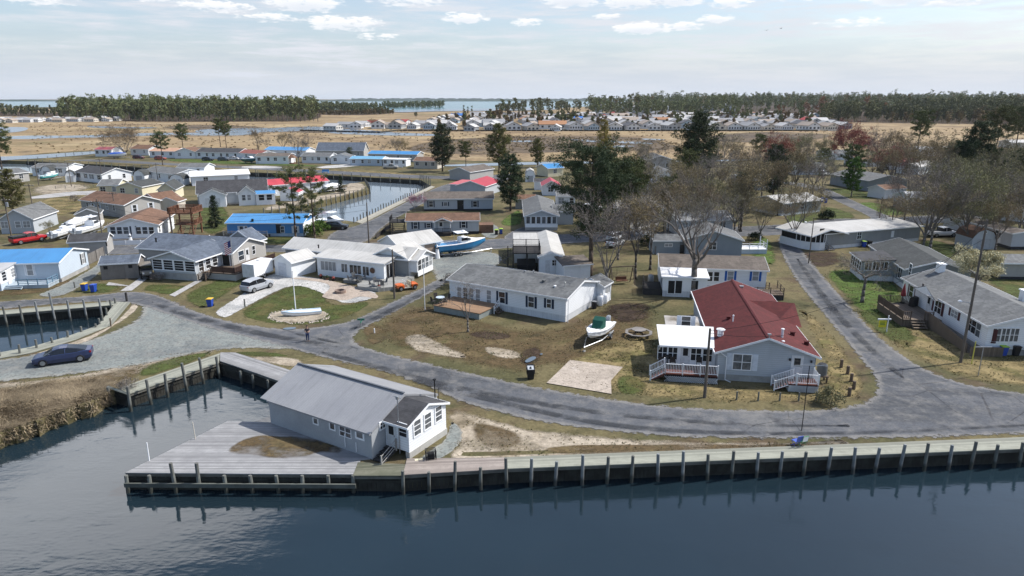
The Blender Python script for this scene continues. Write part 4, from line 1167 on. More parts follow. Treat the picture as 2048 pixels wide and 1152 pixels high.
def barn(name, label, A, B, depth, ze, zr, wall, roof, door_end=True, group=None):
 """gambrel-roofed shed, gable towards the viewer"""
 h = House(name, label, A, B, cat='shed', group=group)
 a, b = G(*A), G(*B)
 w = (b - a).length
 pr = [(0, ze), (w * .16, ze + (zr - ze) * .66), (w / 2, zr), (w * .84, ze + (zr - ze) * .66), (w, ze)]
 prof = [(0, 0)] + pr + [(w, 0)]
 h.part(MB().extr([(u, 0, z) for u, z in prof], (0, 0, 0), (0, depth, 0)), 'wall', wall)
 up = [(u + (-.12 if u < w / 2 - .01 else .12 if u > w / 2 + .01 else 0), z + .05) for u, z in pr]
 m = MB()
 n = len(up)
 v = [(u, -.15, z) for u, z in up] + [(u, depth + .15, z) for u, z in up] + [(u, -.15, z + .07) for u, z in up] + [(u, depth + .15, z + .07) for u, z in up]
 for i in range(n - 1):
  m.f += [(i, i + 1, n + i + 1, n + i), (2 * n + i, 3 * n + i, 3 * n + i + 1, 2 * n + i + 1), (i, 2 * n + i, 2 * n + i + 1, i + 1), (n + i, n + i + 1, 3 * n + i + 1, 3 * n + i)]
 m.f += [(0, n, 3 * n, 2 * n), (n - 1, 3 * n - 1, 4 * n - 1, 2 * n - 1)]
 m.v = v
 h.part(m, 'roof', roof)
 if door_end:
  h.part(MB().box(w * .22, -.05, .1, w * .78, -.004, min(ze, 1.9)), 'door', M('shed_door', (.40, .42, .45), None, 2, .6), fix=False)
 return h
h = barn('barn_shed', 'grey barn shed with a brown gambrel roof beside the white pickup', (1942, 499), (1989, 499), 4.6, 1.9, 3.5, LGREY, BROWNSH)
h.winl(1.9, 0, 3.0, .5, .35, bars=(0, 0))
h = House('garden_shed', 'beige shed with grey roof and dark skirting beyond the maroon shuttered house', (1997, 559), (2062, 560), cat='shed')
h.gable(0, 0, 5.2, 4.6, 0, 2.5, 3.2, 'x', TAUPE, GREYSH, .3, .3, found=DSKIRT, zf=.45)
h.winl(0, 2.4, 1.6, .9, 1.8, 'x', flip=True, bars=(0, 0), pane=WPAINT)
# ------------------------------------------------------------------ left side of the near street
h = House('gabled_porch_house', 'slate blue roofed house with a four window gabled sunroom and brown railed deck', (307, 556), (401, 563))
h.gable(-7.3, 5.7, 9.1, 13.9, 0, 2.95, 4.4, 'x', TAUPE, BLUESH, .35, .3, found=BLOCK, zf=.6)
h.gable(.2, 0, 7.3, 8.2, 0, 3.05, 4.15, 'y', LGREY, BLUESHX, .45, .35, found=BLOCK, zf=1.0)
for i in range(4):
 h.winl(1.05 + i * 1.8, 0, 2.1, 1.5, 1.4, bars=(0, 3), pane=SCREEN, fr=.12)
for i in range(3):
 h.winl(7.3, 1.2 + i * 1.5, 2.05, 1.0, 1.5, 'x', bars=(0, 2), pane=SCREEN, fr=.1)
h.win(507, 500, .7, 1.3, 'x', 9.1, bars=(0, 1))
h.win(482, 511, 1.3, 1.4, 'x', 9.1, bars=(0, 1))
h.door(494, 505, 'x', 9.1, z=.9)
h.winl(8.1, 5.7, 1.9, 1.2, 1.8, bars=(0, 0), pane=SCREEN)
h.deck(7.32, 1.5, 12.6, 5.6, 1.0, BRWOOD, TAUPE)
h.deck(9.12, 5.6, 12.6, 11.5, 1.0, BRWOOD, TAUPE, name='side_deck')
h.rail([(8.7, 1.55, 1.0), (12.5, 1.55, 1.0), (12.5, 11.4, 1.0)], .9, M('dark_brown_rail', (.075, .045, .038), None, 2, .8), bal=.1, bal_r=.03)
h.steps(8.0, 1.45, 1.0, 4, (0, -1), w=1.1, mat=DKWOOD)
h.rail([(7.45, 1.4, .95), (7.45, .2, .1)], .85, BRWOOD, bal=0)
h.rail([(8.6, 1.4, .95), (8.6, .2, .1)], .85, BRWOOD, bal=0)
h.vent(213, 489, 3.6, .1, .2, BLACK)
h.vent(312, 481, 4.3, .12, .3, BLACK)
h.gable(2.2, 13.9, 7.2, 17.0, 0, 2.95, 4.55, 'y', TAUPE, BLUESHX, .3, .2)
h = House('garden_shed', 'taupe shed with slate blue roof next to the parked tan jeep', (204, 560), (273, 556), cat='shed')
h.gable(0, 0, 4.9, 3.4, 0, 2.35, 3.1, 'x', M('taupe_board_shed', (.235, .215, .20), (.19, .175, .16), .8, .85, 'ribs', period=.2, axis=0), BLUESH, .2, .15)
h.winl(.7, 0, 1.75, .45, .4, bars=(0, 0), pane=SCREEN, fr=.03, frame=SHK)
h.winl(3.9, 0, 1.75, .45, .4, bars=(0, 0), pane=SCREEN, fr=.03, frame=SHK)
h.part(MB().box(1.7, -.04, .1, 3.1, -.004, 1.95), 'door', M('taupe_door', (.21, .19, .175), None, 1.5, .8), fix=False)
h = House('blue_roof_house', 'pale blue and white house with bright blue metal roof beside the basin', Vector((-79.5, 90.8, 0)), ang=R(7))
h.gable(-4, 0, 16.2, 8.4, 0, 2.9, 4.0, 'x', PALEBLUE, BLUEM, .25, .25, found=BLOCK, zf=.55)
h.shed(-3, -3.9, 10.6, -.02, 0, 2.6, 2.95, 'y', WPAINT, M('grey_white_roof', (.46, .46, .46), None, 1, .6), .25, found=PALEBLUE, zf=.9)
for i in range(8):
 h.winl(-2.0 + i * 1.5, -3.9, 1.85, 1.1, 1.15, bars=(0, 2), fr=.1)
h.winl(10.6, -2.9, 1.8, .9, 1.2, 'x', bars=(0, 2), fr=.08)
h.winl(10.6, -.8, 1.8, .9, 1.2, 'x', bars=(0, 2), fr=.08)
h.part(MB().box(10.602, -2.25, .3, 10.65, -1.45, 2.3), 'door', DOORW, fix=False)
h.winl(12.4, 0, 1.9, .75, 1.5, shutter=SHW)
h.winl(16.2, 6.9, 1.85, .75, 1.5, 'x', shutter=SHK)
PB = M('pale_blue_boards', (.44, .52, .58), (.37, .44, .5), .8, .8, 'planks', .6, period=.14, axis=1)
h.deck(10.65, -3.0, 16.0, -.05, .5, PB, PB)
h.rail([(12.2, -2.9, .5), (15.9, -2.9, .5), (15.9, -.2, .5)], .8, M('blue_rail', (.16, .28, .38), None, 2, .7), bal=0, post=1.1)
h.steps(11.6, -3.0, .5, 2, (0, -1), w=2.4, mat=PB)
h.part(MB().box(14.2, -.0, 0, 16.18, -.0, .1).v and MB().box(16.22, .1, .0, 16.26, 8.3, .5), 'skirting', BLOCK)
h = House('dark_roof_shed', 'grey shed with black roof behind the blue metal roof', (141, 512), (194, 509), cat='shed')
h.gable(0, 0, 5.5, 4.0, 0, 2.3, 3.2, 'x', TAUPE, DARKSH, .2, .2)
# long white house
h = House('sunroom_bungalow', 'long white bungalow with pale metal roof and windowed front sunroom facing the oval lawn', (636, 550), (753, 563))
LB = h
f_ = lambda px, py, z: h.loc(px, py, 'z', z)
pa, pb = f_(603, 472, 4.1), f_(786, 495, 4.1)
h.gable(-8.0, 2.9, 13.4, 8.3, 0, 2.95, 4.0, 'x', GREY, WROOF, .35, .3)
h.shed(0, 0, 11.3, 3.4, 0, 2.75, 3.15, 'y', WHITE, WROOF, .4)
h.gable(7.4, 3.2, 13.42, 8.5, 0, 2.95, 4.3, 'y', WHITE, WROOFY, .3, .45)
h.gable(13.3, 3.5, 14.6, 8.2, .9, 2.8, 3.7, 'x', WHITE, WROOF, .35, .3)
for x, y, w, hh, b in ((657, 532, 2.6, 1.3, (3, 0)), (689, 536, 1.0, 1.2, (1, 0)), (711, 539, 1.9, 1.25, (2, 0)), (732, 542, 1.0, 1.25, (1, 0))):
 h.win(x, y, w, hh, bars=b, fr=.09)
h.winl(11.3, 1.75, 1.35, 2.4, 2.1, 'x', bars=(2, 0), pane=SCREEN)
h.door(793, 535, 'x', 11.3, z=.45)
for i in range(4):
 h.winl(14.6, 4.2 + i * 1.1, 1.85, .9, 1.5, 'x', bars=(0, 1), fr=.07)
h.part(MB().box(14.62, 3.6, .3, 14.7, 8.1, .95), 'bay_skirt', WPAINT, fix=False)
h.part(MB().lathe([(.35, .02), (.42, .05), (.35, .08)], 14, (0, 0, 0)), 'wreath', BROWNSH, loc=h.loc(745, 541, 'y', -.06), smooth=True).rotation_euler = (R(90), 0, 0)
h.vent(637, 493, 3.6, .1, .15, BLACK)
CD = M('grey_composite_deck', (.36, .36, .34), (.31, .31, .295), .8, .7, 'planks', .4, period=.14, axis=1)
h.deck(6.0, -2.3, 11.6, -.02, .5, CD, M('deck_fascia', (.27, .25, .24), None, 1, .8))
h.part(MB().prism([(9.2, -3.6), (10.0, -4.6), (13.2, -4.6), (14.6, -3.0), (14.6, 2.6), (11.62, 2.6), (11.62, -2.32), (9.2, -2.32)], 0, .5), 'round_deck', CD)
h = House('garden_shed', 'white shed with pale roof beside the white cargo trailer', (551, 550), (583, 556), cat='shed')
h.gable(0, 0, 3.5, 4.6, 0, 2.4, 3.25, 'y', WHITE, WROOFY, .3, .2)
h.part(MB().box(.8, -.05, .15, 2.4, -.004, 2.0), 'door', M('pale_door', (.62, .66, .72), None, 2, .5), fix=False)
h = House('garage', 'white garage with tan roll up door beside the blue boat', (761, 514), (800, 527), cat='garage')
a, b, c = G(800, 527), G(862, 509), G(761, 514)
wg = (a - c).length
h.gable(0, 0, wg, 7.8, 0, 2.7, 4.0, 'y', WHITE, WROOFY, .3, .25)
h.part(MB().box(wg + .004, 4.6, 0, wg + .06, 6.9, 2.3), 'garage_door', M('tan_door', (.42, .33, .26), None, .8, .6, 'ribs', period=.5, axis=2), fix=False)
h.part(MB().box(wg + .004, 4.48, 0, wg + .08, 4.58, 2.4), 'door_frame', WPAINT, fix=False)
# trailer with the roof deck and spiral stair
h = House('roof_deck_house', 'white trailer with a dark raised roof deck and spiral stair beside the big pine', (1078, 548), (1125, 548))
h.gable(0, 0, 3.6, 17.5, 0, 2.55, 3.2, 'y', WHITE, WROOFY, .2, .2)
h.winl(2.3, 0, 1.7, .75, .8, bars=(1, 1))
h.part(MB().box(.9, -.04, .3, 1.6, -.004, 2.1), 'door', DOORW, fix=False)
h.shed(-3.6, 7.0, -.02, 17, 0, 2.5, 2.8, 'y', WHITE, WROOF, .2)
IR = M('dark_iron', (.022, .022, .026), None, 2, .6)
h.part(MB().box(-3.9, 1.2, 2.75, .3, 6.6, 2.9), 'roof_deck', DKWOOD, fix=False)
for x, y in ((-3.8, 1.3), (-1.7, 1.3), (-3.8, 6.5), (-1.7, 6.5), (-.1, 1.3)):
 h.part(MB().box(x - .07, y - .07, 0, x + .07, y + .07, 2.75), 'deck_post', DKWOOD, fix=False)
h.rail([(-3.8, 1.3, 2.9), (.2, 1.3, 2.9), (.2, 6.5, 2.9), (-3.8, 6.5, 2.9), (-3.8, 2.6, 2.9)], 1.0, IR, bal=.16)
h.rail([(-3.8, 1.2, 0), (-.2, 1.2, 0)], .95, IR, bal=.16)
sp = MB().tube((-4.6, 1.6, 0), (-4.6, 1.6, 3.9), .07)
for i in range(13):
 a = i * .48
 z = .22 * (i + 1)
 p = [(-4.6 + r * math.cos(t), 1.6 + r * math.sin(t), z) for r, t in ((.08, a), (.8, a), (.8, a + .45), (.08, a + .45))]
 sp.add(p + [(q[0], q[1], q[2] - .05) for q in p], [(0, 1, 2, 3), (7, 6, 5, 4), (0, 4, 5, 1), (1, 5, 6, 2), (2, 6, 7, 3)])
 sp.tube(p[1], (p[1][0], p[1][1], z + .9), .02, .02, 4)
 if i:
  sp.tube(last, (p[1][0], p[1][1], z + .9), .025, .025, 4)
 last = (p[1][0], p[1][1], z + .9)
h.part(sp, 'spiral_stair', IR)
h.part(MB().box(-3.2, 2.0, 0, -.4, 6.2, .9), 'stored_furniture', SCREEN, fix=False)
h = House('lean_to_shed', 'small white shed with weathered flat roof under the big pine', (1128, 560), (1180, 556), cat='shed')
h.shed(0, 0, 4.0, 3.4, 0, 2.1, 2.6, 'y', WHITE, TANSH, .3)
# ------------------------------------------------------------------ second street: middle distance
h = House('brown_roof_house', 'grey house with brown roof, navy shutters and small gabled entrance', (814, 470), (956, 466))
h.ang = R(3.0)
h.root.rotation_euler = (0, 0, h.ang)
h.ux, h.uy = Vector((math.cos(h.ang), math.sin(h.ang), 0)), Vector((-math.sin(h.ang), math.cos(h.ang), 0))
h.gable(0, 0, 13.6, 5.2, 0, 2.75, 3.7, 'x', LGREY, BROWNSH, .3, .25, found=DSKIRT, zf=.6)
for x, y, w in ((831, 451, .75), (857, 451, .75), (927, 449, .75)):
 h.win(x, y, w, 1.2 if x != 857 else .8, shutter=SHB)
h.gable(5.3, -1.6, 8.4, -.02, 2.5, 2.75, 3.4, 'y', WPAINT, BROWNSHX, .2, .1, walls=False)
h.door(882, 456, z=.6)
h.deck(5.3, -1.7, 8.4, -.02, .6, DKWOOD, DKWOOD)
h.rail([(5.4, -1.65, .6), (8.3, -1.65, .6)], .9, DKWOOD)
for x in (5.4, 8.3):
 h.part(MB().tube((x, -1.55, .6), (x, -1.55, 2.7), .06), 'porch_post', WPAINT)
h.part(MB().box(-3.3, .4, 2.2, -.3, 4.5, 2.35), 'side_deck', DKWOOD, fix=False)
for x, y in ((-3.2, .5), (-.4, .5), (-3.2, 4.4)):
 h.part(MB().box(x - .08, y - .08, 0, x + .08, y + .08, 2.2), 'deck_post', DKWOOD, fix=False)
h.rail([(-.3, .45, 2.35), (-3.2, .45, 2.35), (-3.2, 4.4, 2.35)], 1.0, DKWOOD, bal=.15)
h.steps(-1.6, .4, 2.2, 7, (0, -1), w=2.2, mat=DKWOOD)
h.part(MB().box(13.7, 1.0, 0, 16.4, 4.0, 1.6), 'fence_panel', BROWNSHX, fix=False)
h = House('grey_house', 'grey house with weathered roof and navy shutters behind the brown roofed one', (848, 422), (990, 421))
h.gable(0, 0, 15.8, 7.5, 0, 2.8, 3.9, 'x', LGREY, TANSH, .3, .3, found=DSKIRT, zf=.4)
for x, w in ((862, .9), (891, .9), (950, .9)):
 h.win(x, 408, w, 1.3 if x != 891 else .8, shutter=SHB)
h.door(921, 411, z=.4, w=1.3, mat=SCREEN)
h = House('red_gable_house', 'grey house with bright red metal roof, gable towards the road', (914, 391), (978, 394))
h.gable(0, 0, 8.0, 12, 0, 2.75, 4.0, 'y', LGREY, M('red_metal_roof_cross', (.42, .05, .065), (.33, .04, .055), .4, .5, 'ribs', .6, period=.4, axis=1), .3, .3)
h.shed(-3.2, 3, -.02, 12, 0, 2.5, 2.7, 'y', LGREY, M('pale_red_roof', (.50, .13, .14), None, .6, .6), .3)
h = House('tan_roof_house', 'tan roofed house beyond the red gabled house at the road bend', (940, 362), (1000, 352))
h.gable(0, 0, 13, 8, 0, 2.8, 4.0, 'x', TAUPE, TANSH, .3, .3)
h = House('white_sunroom_house', 'grey roofed house with a white six window sunroom at its gable end', (1050, 461), (1110, 461))
h.gable(0, 0, 6.4, 21, 0, 2.9, 4.0, 'y', LGREY, GREYSHX, .3, .3, found=BLOCK, zf=.6)
for i in range(6):
 h.winl(.6 + i * 1.02, 0, 2.05, .72, 1.35, bars=(0, 0), fr=.09)
h.part(MB().box(.05, -.05, .62, 6.35, -.012, 1.25), 'lower_panel', WPAINT, fix=False)
h.gable(6.0, 6.5, 10, 11, 0, 2.8, 3.8, 'x', LGREY, GREYSH, .3, .3)
h = House('bright_blue_house', 'bright blue house with blue metal roof and white shutters beside the canal', (456, 473), (603, 473))
h.gable(0, 0, 14.2, 8.2, 0, 2.6, 3.6, 'x', BLUEW, BLUEM, .3, .25, found=M('pale_blue_block', (.45, .55, .65), None, 1, .8), zf=.6)
for x, y, w in ((483, 459, .65), (491, 459, .65), (591, 459, .65), (565, 459, .65)):
 h.win(x, y, w, 1.2, shutter=SHW if x in (483, 591) else None)
h.door(558, 463, z=.6, mat=SCREEN)
h.winl(14.2, 2.5, 1.8, .8, 1.2, 'x')
h.winl(14.2, 5.8, 1.8, .8, 1.2, 'x')
h.part(MB().box(14.205, 0, .6, 14.24, 8.2, 2.4), 'gable_face', WPAINT, fix=False)
h.deck(-.3, -1.6, 8.0, -.02, .45, DKWOOD, DKWOOD)
h.rail([(-.2, -1.5, .45), (7.9, -1.5, .45)], .85, MATS['grey_rail'], bal=.2)
h = House('deck_tower_house', 'white house with tan brown roof beside the red brown timber deck tower', (219, 485), (312, 481))
h.gable(0, 0, 8.2, 12.5, 0, 2.95, 4.2, 'y', WHITE, BROWNSHX, .35, .3, found=WSKIRT, zf=.6)
for x in (226, 239, 252, 277, 290, 303):
 h.win(x, 461, .8, 1.25, shutter=None, bars=(0, 1))
for x in (3.75, 4.65):
 h.part(MB().box(x - .12, -.04, 1.3, x + .12, -.004, 2.8), 'shutter', SHB, fix=False)
h.winl(8.2, 1.2, 1.9, .8, 1.2, 'x')
h.winl(8.2, 4.2, 1.9, .8, 1.2, 'x')
h.deck(-2.8, -.9, 8.4, -.02, .6, WOOD, BLOCK)
h.rail([(-2.7, -.85, .6), (-.2, -.85, .6)], .8, WPAINT)
t = House('deck_tower', 'red brown timber deck tower with stair against the tan brown roof', (345, 472), (392, 472), cat='deck')
for x, y in ((0, 0), (4.0, 0), (4.0, 3.6), (0, 3.6)):
 t.part(MB().box(x - .12, y - .12, 0, x + .12, y + .12, 5.4), 'deck_post', REDWOOD, fix=False)
t.part(MB().box(-.3, -.3, 4.2, 4.5, 4.0, 4.4), 'deck_floor', REDWOOD, fix=False)
t.rail([(-.2, -.2, 4.4), (4.4, -.2, 4.4), (4.4, 3.9, 4.4), (-.2, 3.9, 4.4), (-.2, -.2, 4.4)], .95, REDWOOD, bal=.2, bal_r=.04)
t.part(MB().box(.4, .2, 2.0, 4.3, 3.6, 2.15), 'lower_deck', REDWOOD, fix=False)
t.rail([(1.0, .2, 2.15), (4.3, .2, 2.15), (4.3, 3.6, 2.15)], .9, REDWOOD, bal=.2, bal_r=.04)
t.steps(4.6, .6, 4.2, 10, (0, -1), w=1.1, run=.3, mat=REDWOOD)
t.steps(2.2, -.1, 2.1, 7, (0, -1), w=1.1, run=.3, mat=REDWOOD)
h = House('beige_house', 'beige house with brown shingle roof and white shuttered gable windows', (165, 425), (254, 437))
h.gable(0, 0, 16.2, 8.3, 0, 2.95, 4.4, 'x', TAUPE, BROWNSH, .35, .35, found=BLOCK, zf=.4)
for x, y in ((175, 410), (186, 412), (198, 414), (214, 413), (228, 416)):
 h.win(x, y, .7, 1.15, shutter=SHW if x in (186, 198) else None)
h.winl(16.2, 2.2, 1.9, .8, 1.4, 'x', shutter=SHW)
h.winl(16.2, 6.0, 1.9, .8, 1.4, 'x', shutter=SHW)
h.gable(9.5, 8.32, 15.2, 14.0, 0, 2.8, 4.1, 'y', BEIGE, BROWNSHX, .3, .3)
h = House('garden_shed', 'beige shed with brown roof tucked behind the deck tower', (318, 424), (352, 424), cat='shed')
h.gable(0, 0, 4.4, 4, 0, 2.4, 3.3, 'y', BEIGE, BROWNSHX, .25, .2)
h = House('dark_roof_house', 'large pale grey house with steep dark roof and two white gables by the canal', (397, 412), ang=R(20))
h.gable(0, 0, 15.8, 10.2, 0, 3.05, 5.4, 'x', LGREY, DARKSH, .35, .3, found=BLOCK, zf=.4)
h.gable(.6, -3.6, 6.4, -.02, 0, 2.9, 4.2, 'y', WHITE, DARKSHX, .3, .2)
h.gable(9.2, -3.0, 13.0, -.02, 0, 3.0, 4.6, 'y', WHITE, DARKSHX, .3, .3)
h.winl(10.4, -3.0, 1.9, .75, 1.3)
h.winl(11.6, -3.0, 1.9, .75, 1.3)
h.winl(.6, -2.4, 1.6, .7, 1.1, 'x', flip=True)
h.winl(.6, -1.2, 1.6, .7, 1.1, 'x', flip=True)
h.winl(0, 5, 1.9, .8, 1.2, 'x', flip=True)
h.part(MB().box(1.9, -3.66, 0, 5.1, -3.604, 2.2), 'garage_door', DOORW, fix=False)
h.shed(13.1, -3.4, 17.5, -.05, 0, 2.6, 3.0, 'y', WHITE, BLUEM, .2)
h.winl(14.4, -3.4, 1.8, 1.2, 1.3, pane=SCREEN)
h.winl(16.2, -3.4, 1.8, 1.2, 1.3, pane=SCREEN)
h = House('red_roof_canal_house', 'white house with red metal roof on the canal peninsula', (541, 393), (640, 384))
h.gable(0, 0, 16.5, 7.8, 0, 2.9, 4.0, 'x', WHITE, REDM, .3, .3)
h.winl(3.5, 0, 1.8, .8, 1.2)
h.winl(8, 0, 1.8, .8, 1.2)
h.winl(12, 0, 1.8, 1.6, 1.2, bars=(1, 1))
h = House('garden_shed', 'small white shed with red roof in front of the red roofed canal house', (561, 402), (590, 402), cat='shed')
h.gable(0, 0, 4.6, 4, 0, 2.2, 3.2, 'y', WHITE, MATS['red_metal_roof_cross'], .2, .2)
def plain(name, label, A, B, depth, wall, roof, roofx, axis='x', ze=2.8, zr=3.9, wins=3, ang=None, shutter=None, group=None, end_wins=0, L=None, found=None, end_flip=False):
 """house of the middle distance: one gabled block with a row of windows"""
 h = House(name, label, A, B, ang=R(ang) if ang is not None else None, group=group)
 if L is None:
  L = (G(*B) - G(*A)).length
 h.gable(0, 0, L, depth, 0, ze, zr, axis, wall, roof if axis == 'x' else roofx, .3, .3, found=found)
 for i in range(wins):
  h.winl(L * (i + .5) / wins + (.2 if i % 2 else -.2), 0, ze * .62, .9 if i % 2 else 1.2, 1.2, bars=(0, 1) if i % 2 else (1, 1), shutter=shutter)
 for i in range(end_wins):
  h.winl(0 if end_flip else L, depth * (i + .5) / end_wins, ze * .62, .8, 1.2, 'x', flip=end_flip)
 return h
# rows on the canals, left half
plain('mobile_home', 'white mobile home with pale grey roof and a boat alongside by the canal', (66, 352), (135, 352), 9, WHITE, GREYSH, GREYSHX, zr=3.8)
plain('mobile_home', 'white house with dark grey roof and black shutters by the canal', (153, 361), (206, 367), 9, WHITE, DARKSH, DARKSHX, zr=4.3, wins=4, shutter=SHK, end_wins=2)
plain('mobile_home', 'white house with grey roof behind the black barn shed', (289, 359), (352, 367), 9, WHITE, GREYSH, GREYSHX, wins=3, end_wins=2)
plain('mobile_home', 'white house with green grey roof beyond the grey roofed one', (356, 352), (410, 352), 8, WHITE, GREYSH, GREYSHX, wins=2)
plain('mobile_home', 'house with plain pale grey roof hidden behind the steep dark roof', (385, 372), (500, 366), 8, WHITE, PANROOF, PANROOF, wins=2)
plain('mobile_home', 'yellow house with dark olive roof and a pointed gable', (236, 394), (286, 395), 9, CREAM, DARKSH, DARKSHX, 'y', wins=2)
plain('mobile_home', 'olive roofed house next to the yellow gable', (200, 392), (238, 391), 8, CREAM, GREYSH, GREYSHX, wins=2)
plain('mobile_home', 'pale yellow house with dark roof and arched window gable', (318, 401), (352, 400), 9, CREAM, DARKSH, DARKSHX, 'y', wins=2, zr=4.4)
plain('mobile_home', 'grey shingled house half hidden by the shrub at the picture edge', (4, 468), (70, 466), 10, LGREY, GREYSH, GREYSHX, 'y', wins=3, zr=4.6)
plain('mobile_home', 'pale roofed house at the sandy lot by the picture edge', (-30, 372), (60, 362), 9, TAUPE, GREYSH, GREYSHX, wins=3)
barn('barn_shed', 'white barn shed with black roof beside the turquoise boat', (84, 354), (103, 354), 4, 1.9, 3.6, WHITE, DARKSHX)
barn('barn_shed', 'white barn shed with brown black roof at the sandy lot', (132, 365), (152, 364), 4, 1.9, 3.5, WHITE, DARKSHX)
barn('barn_shed', 'white arched barn shed with dark roof between two white houses', (268, 364), (290, 364), 4, 1.9, 3.6, WHITE, DARKSHX)
barn('barn_shed', 'dark roofed barn shed beside the steep dark roof', (340, 371), (368, 371), 4, 1.8, 3.3, WHITE, DARKSHX)
h = House('garden_shed', 'grey gabled shed among the stored boats', (154, 450), (186, 448), cat='shed')
h.gable(0, 0, 4.3, 4.5, 0, 2.2, 3.2, 'y', TAUPE, DARKSHX, .2, .2)
# far bank of the canal
plain('mobile_home', 'white house with red roof at the tip of the far canal bank', (191, 313), (224, 313), 9, WHITE, REDM, REDM, wins=3, ze=3)
plain('mobile_home', 'white house with brown roof beside the spreading bare tree', (262, 310), (298, 311), 9, WHITE, BROWNSH, BROWNSHX, wins=2, zr=4.3)
plain('mobile_home', 'white house with pale orange roof behind the leaning pine', (300, 315), (352, 316), 9, WHITE, M('pale_orange_roof', (.50, .30, .20), None, .6, .8), MATS['pale_orange_roof'], wins=3)
plain('mobile_home', 'white gabled house with brown roof on the far canal bank', (350, 317), (392, 317), 9, WHITE, BROWNSH, BROWNSHX, 'y', wins=2, zr=4.4)
plain('mobile_home', 'long white house with charcoal roof on the far canal bank', (393, 317), (478, 319), 9, WHITE, DARKSH, DARKSHX, wins=6, zr=4.2, end_wins=1)
plain('mobile_home', 'white house with faded red roof behind the dark parked boat', (466, 318), (520, 322), 8, WHITE, M('faded_red_roof', (.26, .09, .07), None, .6, .8), MATS['faded_red_roof'], wins=3)
plain('mobile_home', 'white house with screened porch and tan roof on the canal street', (512, 328), (577, 328), 9, WHITE, TANSH, TANSH, wins=4, ze=3)
plain('mobile_home', 'white house with light blue metal roof behind the brown gazebo', (531, 312), (612, 314), 8, WHITE, BLUEM, BLUEM, wins=3)
plain('mobile_home', 'big house with long slate roof and tan gable end', (634, 318), (728, 318), 10, TAUPE, BLUESH, BLUESHX, wins=4, ze=3.6, zr=6.6)
plain('mobile_home', 'white house with low grey roof and front deck before the big slate roof', (604, 326), (660, 327), 7, WHITE, GREYSH, GREYSHX, wins=4)
plain('mobile_home', 'white gabled cottage attached beside the low grey roof', (662, 328), (702, 328), 7, WHITE, GREYSH, GREYSHX, 'y', wins=2)
plain('mobile_home', 'house with pale blue metal porch roof on the canal street', (701, 331), (764, 332), 7, PALEBLUE, M('pale_blue_roof', (.16, .38, .56), None, .6, .5), MATS['pale_blue_roof'], wins=4, ze=2.6, zr=3.3)
plain('mobile_home', 'long house with blue metal roof behind the white porch', (737, 322), (834, 324), 8, TAUPE, BLUEM, BLUEM, wins=4, ze=3)
plain('mobile_home', 'white open porch house with stair near the parked pickup', (766, 332), (812, 333), 5, WHITE, PANROOF, PANROOF, wins=4, ze=2.6, zr=2.9)
plain('mobile_home', 'tan house with brown roof beside the big dark pine', (828, 337), (875, 338), 8, BEIGE, BROWNSH, BROWNSHX, wins=3)
# centre and right middle distance
plain('mobile_home', 'tall taupe house with grey roof at the marsh channel', (1294, 347), (1345, 347), 14, TAUPE, GREYSH, GREYSHX, 'y', wins=2, ze=4.6, zr=6)
plain('mobile_home', 'pale house with grey roof in front of the tall taupe house', (1314, 366), (1352, 366), 14, WHITE, GREYSH, GREYSHX, 'y', wins=2)
barn('barn_shed', 'white barn shed near the pale dead tree', (1051, 364), (1070, 364), 5, 2.2, 3.8, WHITE, WROOFY)
plain('mobile_home', 'small house with bright blue roof beyond the big pine', (1096, 354), (1126, 352), 7, CREAM, BLUEM, BLUEM, 'x', wins=1)
plain('mobile_home', 'white house with red roof half hidden by the big pine', (1085, 391), (1120, 391), 8, WHITE, REDM, MATS['red_metal_roof_cross'], 'y', wins=1, ze=2.6)
h = House('garden_shed', 'dark shed between the dark evergreen and the red roof', (1069, 380), (1092, 380), cat='shed')
h.gable(0, 0, 5, 4, 0, 2.3, 3.0, 'x', WHITE, DARKSH, .2, .2)
h = House('garden_shed', 'grey shed with dark roof behind the white sunroom', (1031, 418), (1062, 418), cat='shed')
h.gable(0, 0, 4.6, 4, 0, 2.3, 3.1, 'x', GREY, BROWNSH, .2, .2)
h.winl(3.2, 0, 1.5, .6, .6)
plain('mobile_home', 'grey house with pale roof and white window seen through bare trees', (1325, 432), (1418, 432), 9, LGREY, TANSH, TANSH, 'x', wins=3, found=WSKIRT)
plain('mobile_home', 'green grey house with broad grey roof behind the blue shuttered house', (1370, 511), (1482, 514), 8, SLATE, GREYSH, GREYSHX, 'y', wins=1, zr=4.2)
plain('mobile_home', 'pale house with white grey roof among the bare trees', (1352, 470), (1464, 468), 8, LGREY, M('pale_grey_roof', (.40, .41, .42), None, .6, .7), MATS['pale_grey_roof'], wins=3)
plain('mobile_home', 'low white roofed house beyond the pale street', (1242, 390), (1325, 390), 7, WHITE, PANROOF, PANROOF, wins=3)
plain('mobile_home', 'white trailer along the lane behind the slim bare trees', (1236, 440), (1322, 438), 4, WHITE, WROOF, WROOFY, wins=4)
h = House('garden_shed', 'slate grey shed beneath the great bare oak', (1306, 508), (1347, 508), cat='shed')
h.gable(0, 0, 4.4, 3.6, 0, 2.3, 3.0, 'x', SLATE, GREYSH, .2, .2)
h.winl(2.5, 0, 1.5, 1.2, .45, bars=(1, 0))
pl = House('porch_deck', 'white railed porch deck at the end of the green grey house', (1481, 508), (1515, 508), cat='deck')
pl.deck(0, 0, 4.4, 3.4, .8, WPAINT, PALEBLUE)
pl.rail([(0, .1, .8), (4.3, .1, .8), (4.3, 3.3, .8)], .95, WPAINT, bal=0)
for x, y in ((.1, .1), (4.3, .1), (4.3, 3.3)):
 pl.part(MB().box(x - .06, y - .06, .8, x + .06, y + .06, 2.4), 'post', WPAINT, fix=False)
